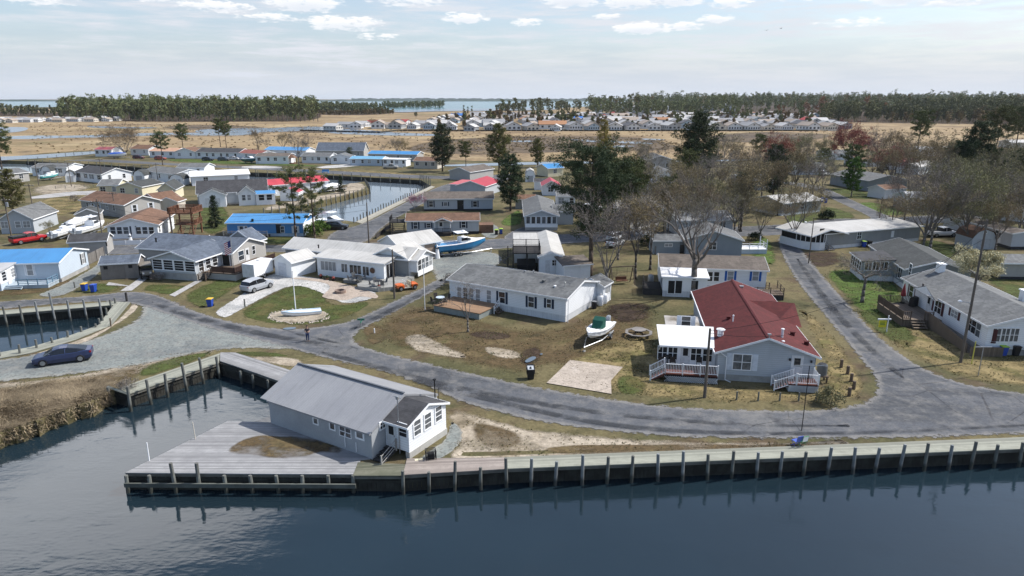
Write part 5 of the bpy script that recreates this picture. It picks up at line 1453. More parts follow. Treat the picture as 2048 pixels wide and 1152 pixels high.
plain('mobile_home', 'dark grey house with white roof and white skirting at the lane', (1563, 432), (1640, 424), 9, GREY, WROOF, WROOFY, wins=3, found=WSKIRT)
plain('mobile_home', 'slate grey gabled house behind the fresh green tree', (1735, 383), (1812, 381), 17, SLATE, GREYSH, GREYSHX, 'y', wins=1, ze=3, zr=4.4)
h = House('garden_shed', 'brown roofed shed with a white door along the lane', (1768, 398), (1816, 394), cat='shed')
h.gable(0, 0, 8, 5, 0, 2.4, 3.3, 'x', WHITE, BROWNSH, .2, .2)
plain('mobile_home', 'pale roofed house beneath the ochre tree crowns', (1823, 422), (1898, 422), 8, PALEBLUE, MATS['pale_grey_roof'], MATS['pale_grey_roof'], wins=3)
plain('mobile_home', 'house with pale orange roof behind the slate gable', (1715, 334), (1760, 333), 8, WHITE, MATS['pale_orange_roof'], MATS['pale_orange_roof'], wins=2)
plain('mobile_home', 'house with faded red roof among the dark shrubs', (1785, 340), (1838, 340), 8, WHITE, MATS['pale_red_roof'], MATS['pale_red_roof'], wins=2)
plain('mobile_home', 'white house with white roof beyond the dark shrubs', (1836, 350), (1874, 346), 8, WHITE, WROOF, WROOFY, wins=2)
plain('mobile_home', 'tan house under pale roof at the field edge', (2022, 296), (2080, 296), 10, BEIGE, WROOF, WROOFY, wins=2)
plain('mobile_home', 'white house with grey roof beside the red budded maple', (1650, 320), (1712, 320), 9, WHITE, GREYSH, GREYSHX, wins=3)
plain('mobile_home', 'low white house with pale roof behind the slender bare trunks', (1590, 350), (1650, 350), 8, WHITE, MATS['pale_grey_roof'], MATS['pale_grey_roof'], wins=3)
plain('mobile_home', 'pale house with grey roof glimpsed through the maple stems', (1480, 380), (1545, 380), 9, LGREY, GREYSH, GREYSHX, wins=2)
plain('mobile_home', 'white house in the thicket near the picture edge', (1995, 440), (2075, 446), 8, WHITE, WROOF, WROOFY, wins=3)
plain('mobile_home', 'long pale house along the far lane beyond the bare trees', (1840, 312), (1930, 312), 9, WHITE, MATS['pale_grey_roof'], MATS['pale_grey_roof'], wins=4)
plain('mobile_home', 'grey roofed house beside the old pine at the bay road', (1115, 416), (1150, 416), 8, WHITE, GREYSH, GREYSHX, wins=2)
FGR = M('grey_fence_boards', (.24, .225, .21), (.18, .168, .155), .8, .9, 'vplanks', .8, period=.16, axis=0)
def fence(label, a, b, hgt=1.7, mat=None, name='fence'):
 A, B = G(*a), G(*b)
 d = B - A
 o = thing(name, label, 'fence', A, math.atan2(d.y, d.x))
 MB().box(0, -.03, .05, d.length, .03, hgt).build('board_panel', mat or FGR, o, fix=False)
 n = max(1, int(d.length / 2.4))
 for i in range(n + 1):
  MB().box(d.length * i / n - .06, -.1, 0, d.length * i / n + .06, -.034, hgt + .08).build('post', mat or FGR, o, fix=False)
fence('grey board fence between the dark roofed shed and the blue roofed house', (178, 530), (209, 514))
fence('low white fence below the deck tower house', (221, 492), (312, 489), .9, WPAINT)
fence('grey board fence behind the bright blue house', (452, 476), (520, 478), .9)
fence('dark fence along the canal road verge', (752, 478), (781, 455), .8, DKWOOD)
fence('white fence beside the porch of the canal street', (770, 334), (806, 335), 1.0, WPAINT)
fence('weathered fence behind the blue shuttered house', (1310, 508), (1372, 505), 1.3)
fence('grey fence beside the pale roofed house', (1900, 424), (1990, 436), 1.4)
# ------------------------------------------------------------------ docks, bulkheads, piles
ORD = ['first', 'second', 'third', 'fourth', 'fifth', 'sixth', 'seventh', 'eighth', 'ninth', 'tenth', 'eleventh', 'twelfth', 'thirteenth', 'fourteenth', 'fifteenth', 'sixteenth', 'seventeenth',
  'eighteenth', 'nineteenth', 'twentieth', 'twenty-first', 'twenty-second', 'twenty-third', 'twenty-fourth', 'twenty-fifth', 'twenty-sixth', 'twenty-seventh', 'twenty-eighth', 'twenty-ninth', 'thirtieth']
TENS = {30: 'thirty', 40: 'forty', 50: 'fifty', 60: 'sixty', 70: 'seventy'}
def ordn(i):
 if i < 30:
  return ORD[i]
 t, u = divmod(i + 1, 10)
 return (TENS[t * 10] + '-' + ORD[u - 1]) if u else TENS[t * 10].replace('y', 'ieth')
def along(line, step=None, n=None):
 """points along an open world line"""
 seg = [(Vector(b) - Vector(a)).length for a, b in zip(line, line[1:])]
 tot = sum(seg)
 n = n or max(1, int(tot / step))
 out = []
 for i in range(n + 1):
  d = tot * i / n
  for a, b, s in zip(line, line[1:], seg):
   if d <= s + 1e-6:
    out.append(Vector(a).lerp(Vector(b), d / s if s else 0))
    break
   d -= s
 return out
PILE_ME = {}
def pile(loc, top, r=.13, label='', group='', mat=None, bottom=-2.2, cap=False):
 key = (round(top, 1), r, (mat or PILE).name)
 if key not in PILE_ME:
  m = MB()
  n = 8
  m.loft([[(r * k * math.cos(2 * math.pi * i / n), r * k * math.sin(2 * math.pi * i / n), z) for i in range(n)] for z, k in ((bottom, 1.1), (0, 1.0), (top - .02, .93), (top, .85))])
  me = m.mesh('pile')
  me.materials.append(mat or PILE)
  PILE_ME[key] = me
 o = link('pile', PILE_ME[key], None, (loc.x, loc.y, 0), random.uniform(0, 6))
 o.rotation_euler[0] = random.uniform(-.04, .04)
 o.rotation_euler[1] = random.uniform(-.045, .045)
 return tag(o, label, 'pile', group)
def pile_row(line, step, label, group, top=(.7, 1.1), r=.12, mats=None, n=None, off=0.0, skip=()):
 ps = along(line, step, n)
 for i, p in enumerate(ps):
  if i in skip:
   continue
  pile(p, round(random.uniform(*top), 1), r, label.format(ordn(i)), group, random.choice(mats or [PILE]))
def bulkhead(name, label, line, z0=-2.0, z1=-.02, t=.12, mat=None, cap=None, boards=.3):
 """sheet of upright boards behind the piles, with a wale"""
 root = thing(name, label, 'bulkhead', (0, 0, 0))
 m, wl = MB(), MB()
 for a, b in zip(line, line[1:]):
  a, b = Vector(a), Vector(b)
  d = (b - a).normalized()
  nrm = Vector((d.y, -d.x, 0)) * t
  k = max(1, int((b - a).length / boards))
  for i in range(k):
   p, q = a.lerp(b, (i + .03) / k), a.lerp(b, (i + .97) / k)
   j = nrm * random.uniform(.3, .5)
   vs = [p - j, q - j, q + j, p + j]
   m.add([(v.x, v.y, z0) for v in vs] + [(v.x, v.y, z1) for v in vs], [(0, 3, 2, 1), (4, 5, 6, 7), (0, 1, 5, 4), (1, 2, 6, 5), (2, 3, 7, 6), (3, 0, 4, 7)])
  vs = [a - nrm * .9, b - nrm * .9, b + nrm * .9, a + nrm * .9]
  wl.add([(v.x, v.y, -.62) for v in vs] + [(v.x, v.y, -.4) for v in vs], [(0, 3, 2, 1), (4, 5, 6, 7), (0, 1, 5, 4), (1, 2, 6, 5), (2, 3, 7, 6), (3, 0, 4, 7)])
 m.build('board_wall', mat or WETWOOD, root)
 wl.build('wale', cap or WETWOOD, root)
 return root
def dock(name, label, poly, z, mat_name, ang, under=True, t=.07, seed=0):
 """deck of boards in world coordinates; boards run along ang"""
 c = sum((Vector(p) for p in poly), Vector()) / len(poly)
 root = thing(name, label, 'dock', (c.x, c.y, 0), ang)
 ca, sa = math.cos(-ang), math.sin(-ang)
 loc = [((p.x - c.x) * ca - (p.y - c.y) * sa, (p.x - c.x) * sa + (p.y - c.y) * ca) for p in poly]
 MB().prism(loc, z - t, z).build('deck_boards', mat_name, root)
 j = MB()
 n = len(loc)
 for i in range(n):
  a, b = Vector((*loc[i], 0)), Vector((*loc[(i + 1) % n], 0))
  cc = Vector((0, 0, 0))
  d = (b - a).normalized()
  inw = Vector((-d.y, d.x, 0))
  if inw.dot(cc - a) < 0:
   inw = -inw
  a2, b2 = a + inw * .06 + d * .05, b + inw * .06 - d * .05
  a3, b3 = a2 + inw * .08, b2 + inw * .08
  j.add([(v.x, v.y, zz) for zz in (z - t - .24, z - t - .004) for v in (a2, b2, b3, a3)], [(0, 3, 2, 1), (4, 5, 6, 7), (0, 1, 5, 4), (1, 2, 6, 5), (2, 3, 7, 6), (3, 0, 4, 7)])
 j.build('rim_joist', M('dock_joist', (.17, .165, .145), (.11, .105, .09), 1, .9), root)
 return root
FA, FB = G(1012, 940), G(2048, 900)
fd = (FB - FA).normalized()
FC = FA + fd * 58
f_ang = math.atan2(fd.y, fd.x)
fn = Vector((-fd.y, fd.x, 0))
# front boardwalk
dock('boardwalk', 'long boardwalk of pale green treated boards along the front bulkhead', [FA, FC, FC + fn * 1.75, FA + fn * 1.6], .10, GREENWOOD, f_ang)
pk = [G(806, 952), FA, FA + fn * 1.6, G(814, 919)]
dock('boardwalk', 'short stretch of pinkish weathered boardwalk between the cottage porch and the green boards', pk, .09, M('pinkish_weathered_boards', (.36, .315, .28), (.29, .25, .225), .8, .9, 'planks', .8, period=.14, axis=1), f_ang)
dock('boardwalk', 'mossy dark boards below the cottage steps', [G(706, 953), G(806, 953), G(812, 930), G(716, 926)], .07, M('mossy_boards', (.20, .195, .15), (.13, .135, .095), .7, .95, 'planks', .9, period=.14, axis=1), f_ang + .03)
# the broad platform left of the cottage
plat = [G(250, 947), G(706, 950), G(722, 921), G(748, 918), G(640, 884), G(541, 846), G(456, 843)]
dock('platform', 'broad weathered grey board platform with a triangular end in front of the cottage', plat, .06, M('platform_boards', (.36, .36, .36), (.27, .27, .275), .7, .9, 'planks', .9, period=.16, axis=1), 0.0)
sheet('dead_grass_mat', px_poly([(452, 900), (480, 880), (520, 868), (560, 872), (600, 870), (660, 885), (690, 895), (680, 910), (640, 905), (610, 915), (560, 918), (500, 912), (460, 908)], .07), .075, MATS['brown_grass'], .35, 2, kind='stuff')
bulkhead('bulkhead', 'dark upright boards under the front boardwalk', [FA + fn * .45, FC + fn * .45])
bulkhead('bulkhead', 'dark upright boards under the triangular platform', [G(252, 945), G(706, 948), G(806, 949), FA + fn * .4])
bulkhead('bulkhead', 'short boards along the slanting edge of the platform', [G(252, 945), G(456, 845), G(546, 849)])
xs = [1012, 1062.5, 1112, 1164.5, 1215, 1264, 1315, 1365, 1414.5, 1464.5, 1514, 1561.5, 1609, 1658, 1707, 1754, 1803.5, 1851, 1899.5, 1945.5, 1991, 2040.5]
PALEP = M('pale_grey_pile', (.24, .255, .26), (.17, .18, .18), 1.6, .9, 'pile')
for i, x in enumerate(xs):
 p = G(x, 940 - (x - 1012) * 40 / 1036) - fn * .12
 pile(p, random.choice((.6, .7, .8, .9, 1.0)), .12, f'{ordn(i)} grey pile along the green boardwalk, counted from the cottage', 'piles along the green boardwalk', random.choice((PILE, PALEP, PALEP)))
for i, (x, t) in enumerate(((806, .3), (858, .1), (910, .8), (961, .2))):
 pile(G(x, 953 - (x - 806) * .06) - fn * .1, t + .2, .12, f'{ordn(i)} pile of the pinkish boardwalk, counted from the cottage', 'piles of the pinkish boardwalk')
for i, x in enumerate((252, 298, 346, 396, 448, 500, 552, 604, 656, 706)):
 pile(G(x, 952), 1.0 if x in (346, 396) else .05, .13, f'{ordn(i)} pile along the platform front, counted from its pointed end', 'piles along the platform front')
wl = thing('wale_beam', 'long dark horizontal beam bolted across the piles of the platform', 'beam', (0, 0, 0))
a, b = G(250, 951), G(712, 953)
MB().add([(p.x, p.y - dy, z) for z in (-.75, -.45) for p, dy in ((a, .3), (b, .3), (b, .16), (a, .16))], [(0, 3, 2, 1), (4, 5, 6, 7), (0, 1, 5, 4), (1, 2, 6, 5), (2, 3, 7, 6), (3, 0, 4, 7)]).build('beam', M('green_grey_beam', (.12, .13, .115), (.08, .085, .075), 1, .9), wl)
for i, (x, y) in enumerate(((299, 923), (391, 880))):
 pile(G(x, y), 1.5, .04, ('white pipe', 'tan pipe')[i] + ' standing at the slanting edge of the platform', 'pipes at the platform edge', (WPAINT, BEIGE)[i], bottom=-1.5)
# lagoon docks
la = [G(257, 790), G(438, 727), G(440, 708), G(238, 778)]
d = la[1] - la[0]
dock('dock', 'pale green board dock on the far side of the lagoon', la, .10, GREENWOOD, math.atan2(d.y, d.x))
lb = [G(440, 724), G(512, 748), G(580, 772), G(600, 747), G(585, 744), G(512, 720), G(470, 707), G(441, 707)]
d = lb[1] - lb[0]
dock('dock', 'weathered grey board dock leading to the cottage corner', lb, .12, MATS['platform_boards'], math.atan2(d.y, d.x))
bulkhead('bulkhead', 'dark boards under the pale green lagoon dock', [G(219, 777), G(257, 787), G(437, 725), G(512, 745), G(600, 775)])
for i, (x, y, t) in enumerate(((217, 783, .45), (258, 795, 1.0), (297, 782, 1.1), (332, 768, 1.0), (369, 756, 1.5), (403, 743, 1.4), (435, 731, .9))):
 pile(G(x, y), t, .13, f'{ordn(i)} dark pile along the lagoon dock, counted from the marsh bank', 'piles of the lagoon dock')
for i, (x, y) in enumerate(((480, 742), (505, 750), (535, 760))):
 pile(G(x, y), .0, .11, f'{ordn(i)} low pile under the grey dock, counted from the corner', 'low piles under the grey dock')
bm = thing('beam', 'green timber beam closing the end of the lagoon dock', 'beam', (0, 0, 0))
a, b = G(217, 778), G(257, 792)
MB().tube((a.x, a.y, .2), (b.x, b.y, .2), .14, .14, 4).build('timber', GREENWOOD, bm)
# little basin at the left
ba = [G(-140, 634), G(230, 604), G(232, 611), G(-140, 643)]
d = ba[1] - ba[0]
dock('dock', 'narrow pale green dock between the gravel road and the basin', ba, .10, GREENWOOD, math.atan2(d.y, d.x))
bb = [G(232, 605), G(261, 606), G(223, 652), G(196, 653)]
d = bb[2] - bb[1]
dock('dock', 'slanting green dock at the closed end of the basin', bb, .11, GREENWOOD, math.atan2(d.y, d.x))
bc = [G(196, 652), G(224, 651), G(150, 681), G(60, 708), G(-140, 742), G(-140, 730), G(60, 696), G(130, 676)]
d = bc[4] - bc[0]
dock('dock', 'pale green dock between the basin and the parked dark blue car', bc, .10, GREENWOOD, math.atan2(d.y, d.x) + math.pi)
bulkhead('bulkhead', 'black wet boards behind the basin piles', [G(-140, 641), G(229, 609)])
bulkhead('bulkhead', 'wet boards under the slanting basin dock', [G(229, 608), G(198, 651)])
for i, (x, y, t, mt) in enumerate(((-25, 636, 1.2, 0), (10, 633, 1.3, 0), (43, 630, 1.3, 0), (75, 627, 1.5, 1), (107, 626, 2.6, 1), (138, 622, 1.4, 1), (170, 619, 1.3, 1), (201, 616, 1.2, 1), (222, 613, .9, 0), (231, 608, .8, 0))):
 pile(G(x, y), t, .12, f'{ordn(i)} mooring pile on the road side of the basin, counted towards its closed end', 'piles on the road side of the basin', (PILE, PALEP)[mt])
for i, (x, y, t) in enumerate(((0, 714, 1.0), (40, 708, 1.0), (74, 697, 1.0), (105, 687, .7), (136, 676, .8), (163, 665, .7), (192, 656, .5), (200, 650, .8), (206, 643, .9), (214, 632, 1.0))):
 pile(G(x, y), t, .12, f'{ordn(i)} mooring pile on the parking side of the basin, counted towards its closed end', 'piles on the parking side of the basin')
pile(G(254, 603), 1.2, .14, 'stout black post at the corner of the slanting dock', 'posts by the basin', DKWOOD)
pile(G(222, 653), 1.0, .08, 'short brown post on the slanting dock end', 'posts by the basin', BRWOOD)
# canal of the middle distance
nb = px_poly([(52, 323), (200, 330), (350, 340), (512, 346), (637, 350), (842, 361)])
bulkhead('bulkhead', 'black bulkhead of the far canal bank', nb, boards=1.2)
pile_row(px_poly([(56, 324), (200, 331), (350, 341), (512, 347)]), 4.2, '{} small pile on the far canal bank, counted from its tip', 'piles on the far canal bank', (.9, 1.4), .12)
pile_row(px_poly([(516, 347), (637, 351), (840, 362)]), 3.6, '{} small pile along the far bank, counted from the blue bench', 'piles along the far bank by the street', (.9, 1.4), .12)
eb = px_poly([(843, 361), (862, 372), (786, 408), (711, 444), (684, 440)])
bulkhead('bulkhead', 'bulkhead below the canal road', eb, boards=1.0)
pile_row(px_poly([(861, 373), (785, 409), (708, 446)]), 1.9, '{} dark pile along the canal road, counted from the bend', 'piles along the canal road', (.9, 1.3), .12)
pile_row(px_poly([(841, 358), (861, 371)]), 2.6, '{} tall pile at the canal bend', 'piles at the canal bend', (1.6, 2.4), .13)
pb = px_poly([(730, 363), (739, 378), (640, 404), (532, 424)])
bulkhead('bulkhead', 'bulkhead round the sandy canal peninsula', pb, boards=1.0)
pile_row(px_poly([(730, 364), (740, 379), (640, 405), (528, 426)]), 2.3, '{} pile round the sandy peninsula, counted from its tip', 'piles round the peninsula', (.8, 1.3), .12)
dock('canal_walk', 'pale board walk between the canal piles and the canal road', [eb[1], eb[2], eb[3], G(724, 448), G(792, 413), G(870, 374)], .08, M('pale_sandy_boards', (.42, .40, .33), (.34, .32, .27), .8, .9, 'planks', .5, period=.14, axis=1), math.atan2(eb[3].y - eb[1].y, eb[3].x - eb[1].x))
pile_row(px_poly([(56, 322), (180, 305)]), 6, '{} pile of the narrow channel beyond the bank tip', 'piles of the narrow channel', (.9, 1.3), .12)
pile_row(px_poly([(1240, 294 + 30), (1280, 292 + 30)]), 2.6, '{} pile by the taupe house on the marsh channel', 'piles on the marsh channel', (.9, 1.4), .12)
pile_row(px_poly([(112, 378), (205, 372)]), 2.2, '{} low stake beside the sandy lot', 'stakes at the sandy lot', (.6, .8), .08)
# ------------------------------------------------------------------ trees
def leaf_mat(name, c, c2, var=.25, trans=0.0, sc=.9):
 m, w, p = base_mat(name)
 tc = w.new('ShaderNodeTexCoord')
 oi = w.new('ShaderNodeObjectInfo')
 n = w.noise(tc.outputs['Object'], sc, 3, .6)
 cc = w.mix(w.ramp(n, .35, .68), c, c2)
 f = w.noise(tc.outputs['Object'], 9, 2, .7)
 cc = w.mix(w.ramp(f, .4, .8, 0, .45), cc, tuple(v * 1.9 for v in c))
 hs = w.new('ShaderNodeHueSaturation')
 w.put(hs.inputs['Hue'], w.math('ADD', .5 - var * .06, w.math('MULTIPLY', oi.outputs['Random'], var * .12)))
 w.put(hs.inputs['Value'], w.math('ADD', 1 - var * .5, w.math('MULTIPLY', oi.outputs['Random'], var)))
 w.put(hs.inputs['Color'], cc)
 w.l.new(hs.outputs[0], p.inputs['Base Color'])
 p.inputs['Roughness'].default_value = .8
 p.inputs['Specular IOR Level'].default_value = .15
 MATS[name] = m
 return m
PINE_D = leaf_mat('dark_pine_needles', (.035, .052, .026), (.06, .076, .036))
PINE_M = leaf_mat('pine_needles', (.065, .08, .03), (.10, .105, .04))
PINE_O = leaf_mat('olive_pine_needles', (.115, .115, .035), (.075, .08, .03))
PINE_Y = leaf_mat('yellow_pine_needles', (.24, .185, .045), (.16, .14, .04))
CEDAR = leaf_mat('cedar_leaves', (.018, .034, .018), (.03, .045, .022))
FRESH = leaf_mat('fresh_green_leaves', (.075, .13, .025), (.05, .09, .02))
BUD_O = leaf_mat('ochre_buds', (.24, .185, .10), (.17, .14, .08))
BUD_G = leaf_mat('olive_buds', (.20, .185, .095), (.15, .14, .08))
BUD_R = leaf_mat('red_buds', (.22, .06, .05), (.15, .05, .045))
BUD_B = leaf_mat('brown_twigs', (.17, .15, .135), (.13, .115, .105))
BLOOM = leaf_mat('pale_blossom', (.55, .52, .33), (.42, .40, .24))
PINK = leaf_mat('pink_blossom', (.32, .16, .22), (.22, .12, .16))
BARK = M('grey_bark', (.19, .17, .152), (.13, .115, .105), 2.5, .95)
PBARK = M('pine_bark', (.12, .088, .066), (.075, .058, .047), 2.5, .95)
DBARK = M('dark_bark', (.095, .085, .075), (.06, .054, .05), 2.5, .95)
GBARK = M('pale_bark', (.20, .18, .16), (.14, .125, .11), 2.5, .95)
def tris_mesh(name, V, mat):
 """V: n x 3 x 3"""
 n = len(V)
 me = bpy.data.meshes.new(name)
 me.vertices.add(n * 3)
 me.vertices.foreach_set('co', np.ascontiguousarray(V, dtype=np.float32).reshape(-1))
 me.loops.add(n * 3)
 me.loops.foreach_set('vertex_index', np.arange(n * 3, dtype=np.int32))
 me.polygons.add(n)
 me.polygons.foreach_set('loop_start', np.arange(0, n * 3, 3, dtype=np.int32))
 me.polygons.foreach_set('loop_total', np.full(n, 3, dtype=np.int32))
 me.update(calc_edges=True)
 me.materials.append(mat)
 return me
def clump_tris(centres, radii, k, blade, width, flat=.75, g=None, up=.35):
 """k blades in each clump, pointing outwards from its centre"""
 g = g or rng
 c = np.asarray(centres)
 n = len(c)
 d = g.normal(size=(n, k, 3))
 d /= np.linalg.norm(d, axis=2, keepdims=True) + 1e-9
 d[..., 2] = d[..., 2] * flat + up * .3
 rad = np.asarray(radii)[:, None, None] * g.uniform(.15, 1.0, size=(n, k, 1)) ** .6
 p = c[:, None, :] + d * rad
 e = g.normal(size=(n, k, 3)) * .6 + d
 e /= np.linalg.norm(e, axis=2, keepdims=True) + 1e-9
 s = np.cross(e, g.normal(size=(n, k, 3)))
 s /= np.linalg.norm(s, axis=2, keepdims=True) + 1e-9
 L = blade * g.uniform(.6, 1.3, size=(n, k, 1))
 Wd = width * g.uniform(.6, 1.3, size=(n, k, 1))
 a = p - e * L * .4 - s * Wd
 b = p - e * L * .4 + s * Wd
 t = p + e * L * .6
 return np.stack([a, b, t], axis=2).reshape(-1, 3, 3)
def skeleton(rnd, height, spread, levels=5, fork=.35, trunk_r=.3, n_main=5, droop=0.0, lean=0.0, up=.55, kids=(3, 4), seglen=.62, wig=.25):
 """branching skeleton: list of (p0, p1, r0, r1, level), and the tips"""
 segs, tips = [], []
 top = Vector((lean, 0, height * fork))
 p = Vector((0, 0, -.1))
 k = 4
 prev, pr = p, trunk_r * 1.25
 for i in range(k):
  q = Vector((0, 0, 0)).lerp(top, (i + 1) / k) + Vector((rnd.uniform(-.1, .1), rnd.uniform(-.1, .1), 0)) * trunk_r * 2
  r = trunk_r * (1 - .3 * (i + 1) / k)
  segs.append((prev, q, pr, r, 0))
  prev, pr = q, r
 base, br = prev, pr
 def grow(p, d, L, r, lv):
  n = 3 if lv < 3 else 2
  q0, d0, r0 = p, d.copy(), r
  for i in range(n):
   d0 = (d0 + Vector((rnd.uniform(-wig, wig), rnd.uniform(-wig, wig), rnd.uniform(-wig * .6, wig * .9) - droop * .1 * lv))).normalized()
   q1 = q0 + d0 * (L / n)
   r1 = r * (1 - .55 * (i + 1) / n)
   segs.append((q0, q1, r0, r1, lv))
   if lv < levels and (i > 0 or lv > 1):
    for _ in range(1 if i < n - 1 else rnd.choice(kids) - 1):
     ax = Vector((rnd.uniform(-1, 1), rnd.uniform(-1, 1), rnd.uniform(-.35, .75)))
     dd = (d0 * .9 + ax.normalized() * rnd.uniform(.5, .95)).normalized()
     grow(q1, dd, L * seglen * rnd.uniform(.75, 1.15), r1 * .72, lv + 1)
   q0, r0 = q1, r1
  if lv >= levels - 1:
   tips.append(q0)
 L0 = height * (1 - fork) * .62
 for i in range(n_main):
  a = 2 * math.pi * (i + rnd.uniform(-.25, .25)) / n_main
  tilt = rnd.uniform(.45, 1.0) * (1 - up) + .12
  d = Vector((math.cos(a) * tilt * spread, math.sin(a) * tilt * spread, 1)).normalized()
  st = base if i % 2 else base.lerp(Vector((0, 0, 0)), rnd.uniform(0, .22))
  grow(st, d, L0 * rnd.uniform(.8, 1.15), br * rnd.uniform(.55, .75), 1)
 return segs, tips
def segs_mesh(name, segs, mat):
 m = MB()
 for p0, p1, r0, r1, lv in segs:
  m.tube(p0, p1, max(r0, .012), max(r1, .008), 7 if lv == 0 else 5 if lv <= 2 else 3, cap=lv == 0)
 me = m.mesh(name)
 me.shade_smooth()
 me.materials.append(mat)
 return me
TREES = {}
def proto(kind, trunk_me, crown_me, h, trunk_name='trunk', crown_name='crown'):
 TREES[kind] = (trunk_me, crown_me, h)
def bare_proto(kind, seed, h, spread, levels, bark, bud, nb=4, blade=.16, width=.05, rad=.25, **kw):
 rnd = random.Random(seed)
 g = np.random.default_rng(seed)
 segs, tips = skeleton(rnd, h, spread, levels, **kw)
 zmax = max(s[1].z for s in segs)
 s_ = h / zmax
 segs = [(a * s_, b * s_, r0, r1, lv) for a, b, r0, r1, lv in segs]
 tips = [t * s_ for t in tips]
 tm = segs_mesh('trunk', segs, bark)
 pts = np.array([tuple(t) for t in tips])
 cm = tris_mesh('crown', clump_tris(pts, np.full(len(pts), rad), nb, blade, width, 1.0, g), bud)
 proto(kind, tm, cm, h)
def pine_proto(kind, seed, h, spread, leaf, bark, clear=.35, shape='umbrella', n=46, rad=.75, k=34, blade=.42, width=.07, trunk_r=.2, lean=.0):
 rnd = random.Random(seed)
 g = np.random.default_rng(seed)
 segs, cen, rr = [], [], []
 prev = Vector((0, 0, -.1))
 pts = [prev]
 N = 9
 for i in range(1, N + 1):
  f = i / N
  q = Vector((lean * f * f * h + rnd.uniform(-.08, .08) * h * .06, rnd.uniform(-.08, .08) * h * .06, f * h * .97))
  segs.append((prev, q, trunk_r * (1 - .8 * (f - 1 / N)) + .02, trunk_r * (1 - .8 * f) + .015, 0))
  prev = q
  pts.append(q)
 def at(f):
  x = f * N
  i = min(int(x), N - 1)
  return pts[i].lerp(pts[i + 1], x - i)
 for j in range(n):
  f = clear + (1 - clear) * ((j + rnd.random()) / n)
  u = (f - clear) / (1 - clear)
  if shape == 'flat':
   w = .3 + .8 * math.sin(math.pi * min(1, .08 + .6 * u))
   w *= 1 if u < .95 else .6
   up = .05 + .45 * u
  elif shape == 'umbrella':
   w = (.45 + .65 * math.sin(math.pi * min(1, u * .85 + .12))) * (1 if u < .9 else .5)
   up = .1 + .5 * u
  elif shape == 'cone':
   w = 1.05 * (1 - u) ** .8 + .1
   up = .05 + .2 * u
  else:
   w = .9 * math.sin(math.pi * (.18 + .78 * u)) + .1
   up = .35
  L = spread * w * rnd.uniform(.55, 1.1)
  a = j * 2.39996 + rnd.uniform(-.5, .5)
  p0 = at(f)
  d = Vector((math.cos(a), math.sin(a), up + rnd.uniform(-.2, .2)))
  mid = p0 + d * L * .5 + Vector((0, 0, rnd.uniform(-.1, .1)))
  end = p0 + d * L + Vector((0, 0, rnd.uniform(-.05, .25) * L * .5))
  r = max(.02, trunk_r * .28 * (1 - .6 * u))
  segs += [(p0, mid, r, r * .6, 2), (mid, end, r * .6, .012, 3)]
  m = max(2, int(L / (rad * .75)))
  for i in range(m):
   t = .35 + .65 * (i + rnd.random()) / m
   c = (p0.lerp(mid, t * 2) if t < .5 else mid.lerp(end, t * 2 - 1))
   off = Vector((rnd.uniform(-1, 1), rnd.uniform(-1, 1), rnd.uniform(-.3, .6))) * rad * .7
   cen.append(tuple(c + off))
   rr.append(rad * rnd.uniform(.55, 1.1))
   if rnd.random() < .5:
    segs.append((c, c + off, .018, .01, 4))
 for i in range(4):
  cen.append(tuple(pts[-1] + Vector((rnd.uniform(-.4, .4), rnd.uniform(-.4, .4), rnd.uniform(-.6, .3)))))
  rr.append(rad * .7)
 tm = segs_mesh('trunk', segs, bark)
 cm = tris_mesh('crown', clump_tris(cen, rr, k, blade, width, .75, g), leaf)
 proto(kind, tm, cm, h)
def shrub_proto(kind, seed, r, leaf, n=60, rad=.3, k=24, blade=.16, width=.06, squash=.8):
 g = np.random.default_rng(seed)
 d = g.normal(size=(n, 3))
 d /= np.linalg.norm(d, axis=1, keepdims=True)
 d[:, 2] = np.abs(d[:, 2])
 c = d * (r - rad * .5) * g.uniform(.45, 1.0, size=(n, 1))
 c[:, 2] = c[:, 2] * squash + r * .25
 cm = tris_mesh('leaves', clump_tris(c, np.full(n, rad), k, blade, width, 1, g), leaf)
 m = MB()
 for i in range(9):
  p = c[i * (n // 9)]
  m.tube((0, 0, 0), tuple(p), .025, .01, 4)
 me = m.mesh('stem')
 me.materials.append(BARK)
 TREES[kind] = (me, cm, r * 1.25)
def tree(kind, px, py, top, label, group=None, cat='tree', name=None, width=1.0, rz=None, z=0.0, Y=None):
 """plant a copy with its foot at the pixel's ground point, as tall as the photograph shows"""
 p = G(px, py)
 d = ray(px, top)
 h = CAM_H + d.z * (p.y / d.y)
 tm, cm, h0 = TREES[kind]
 s = h / h0
 o = thing(name or 'tree', label, cat, (p.x, p.y, z), random.uniform(0, 6.28) if rz is None else rz, group)
 o.scale = (s * width, s * width, s)
 link(tm.name.split('.')[0], tm, o)
 link(cm.name.split('.')[0], cm, o)
 return o
pine_proto('big_pine', 3, 17, 5.4, PINE_D, PBARK, .36, 'flat', 84, .9, 84, .30, .05, .34)
pine_proto('pine_t', 6, 14, 4.0, PINE_M, PBARK, .3, 'flat', 26, .6, 40, .34, .055, .2)
pine_proto('pine_a', 5, 14, 4.2, PINE_M, PBARK, .38, 'umbrella', 52, .8, 48, .40, .075, .22)
pine_proto('pine_b', 8, 14, 3.6, PINE_M, PBARK, .5, 'umbrella', 36, .75, 46, .40, .075, .2, .03)
pine_proto('pine_c', 9, 14, 4.0, PINE_O, PBARK, .12, 'oval', 80, .8, 44, .40, .08, .22)
pine_proto('pine_y', 12, 15, 3.9, PINE_Y, PBARK, .16, 'cone', 80, .7, 34, .38, .065, .2)
pine_proto('pine_d', 15, 15, 4.6, PINE_D, PBARK, .12, 'oval', 95, .9, 52, .42, .08, .3)
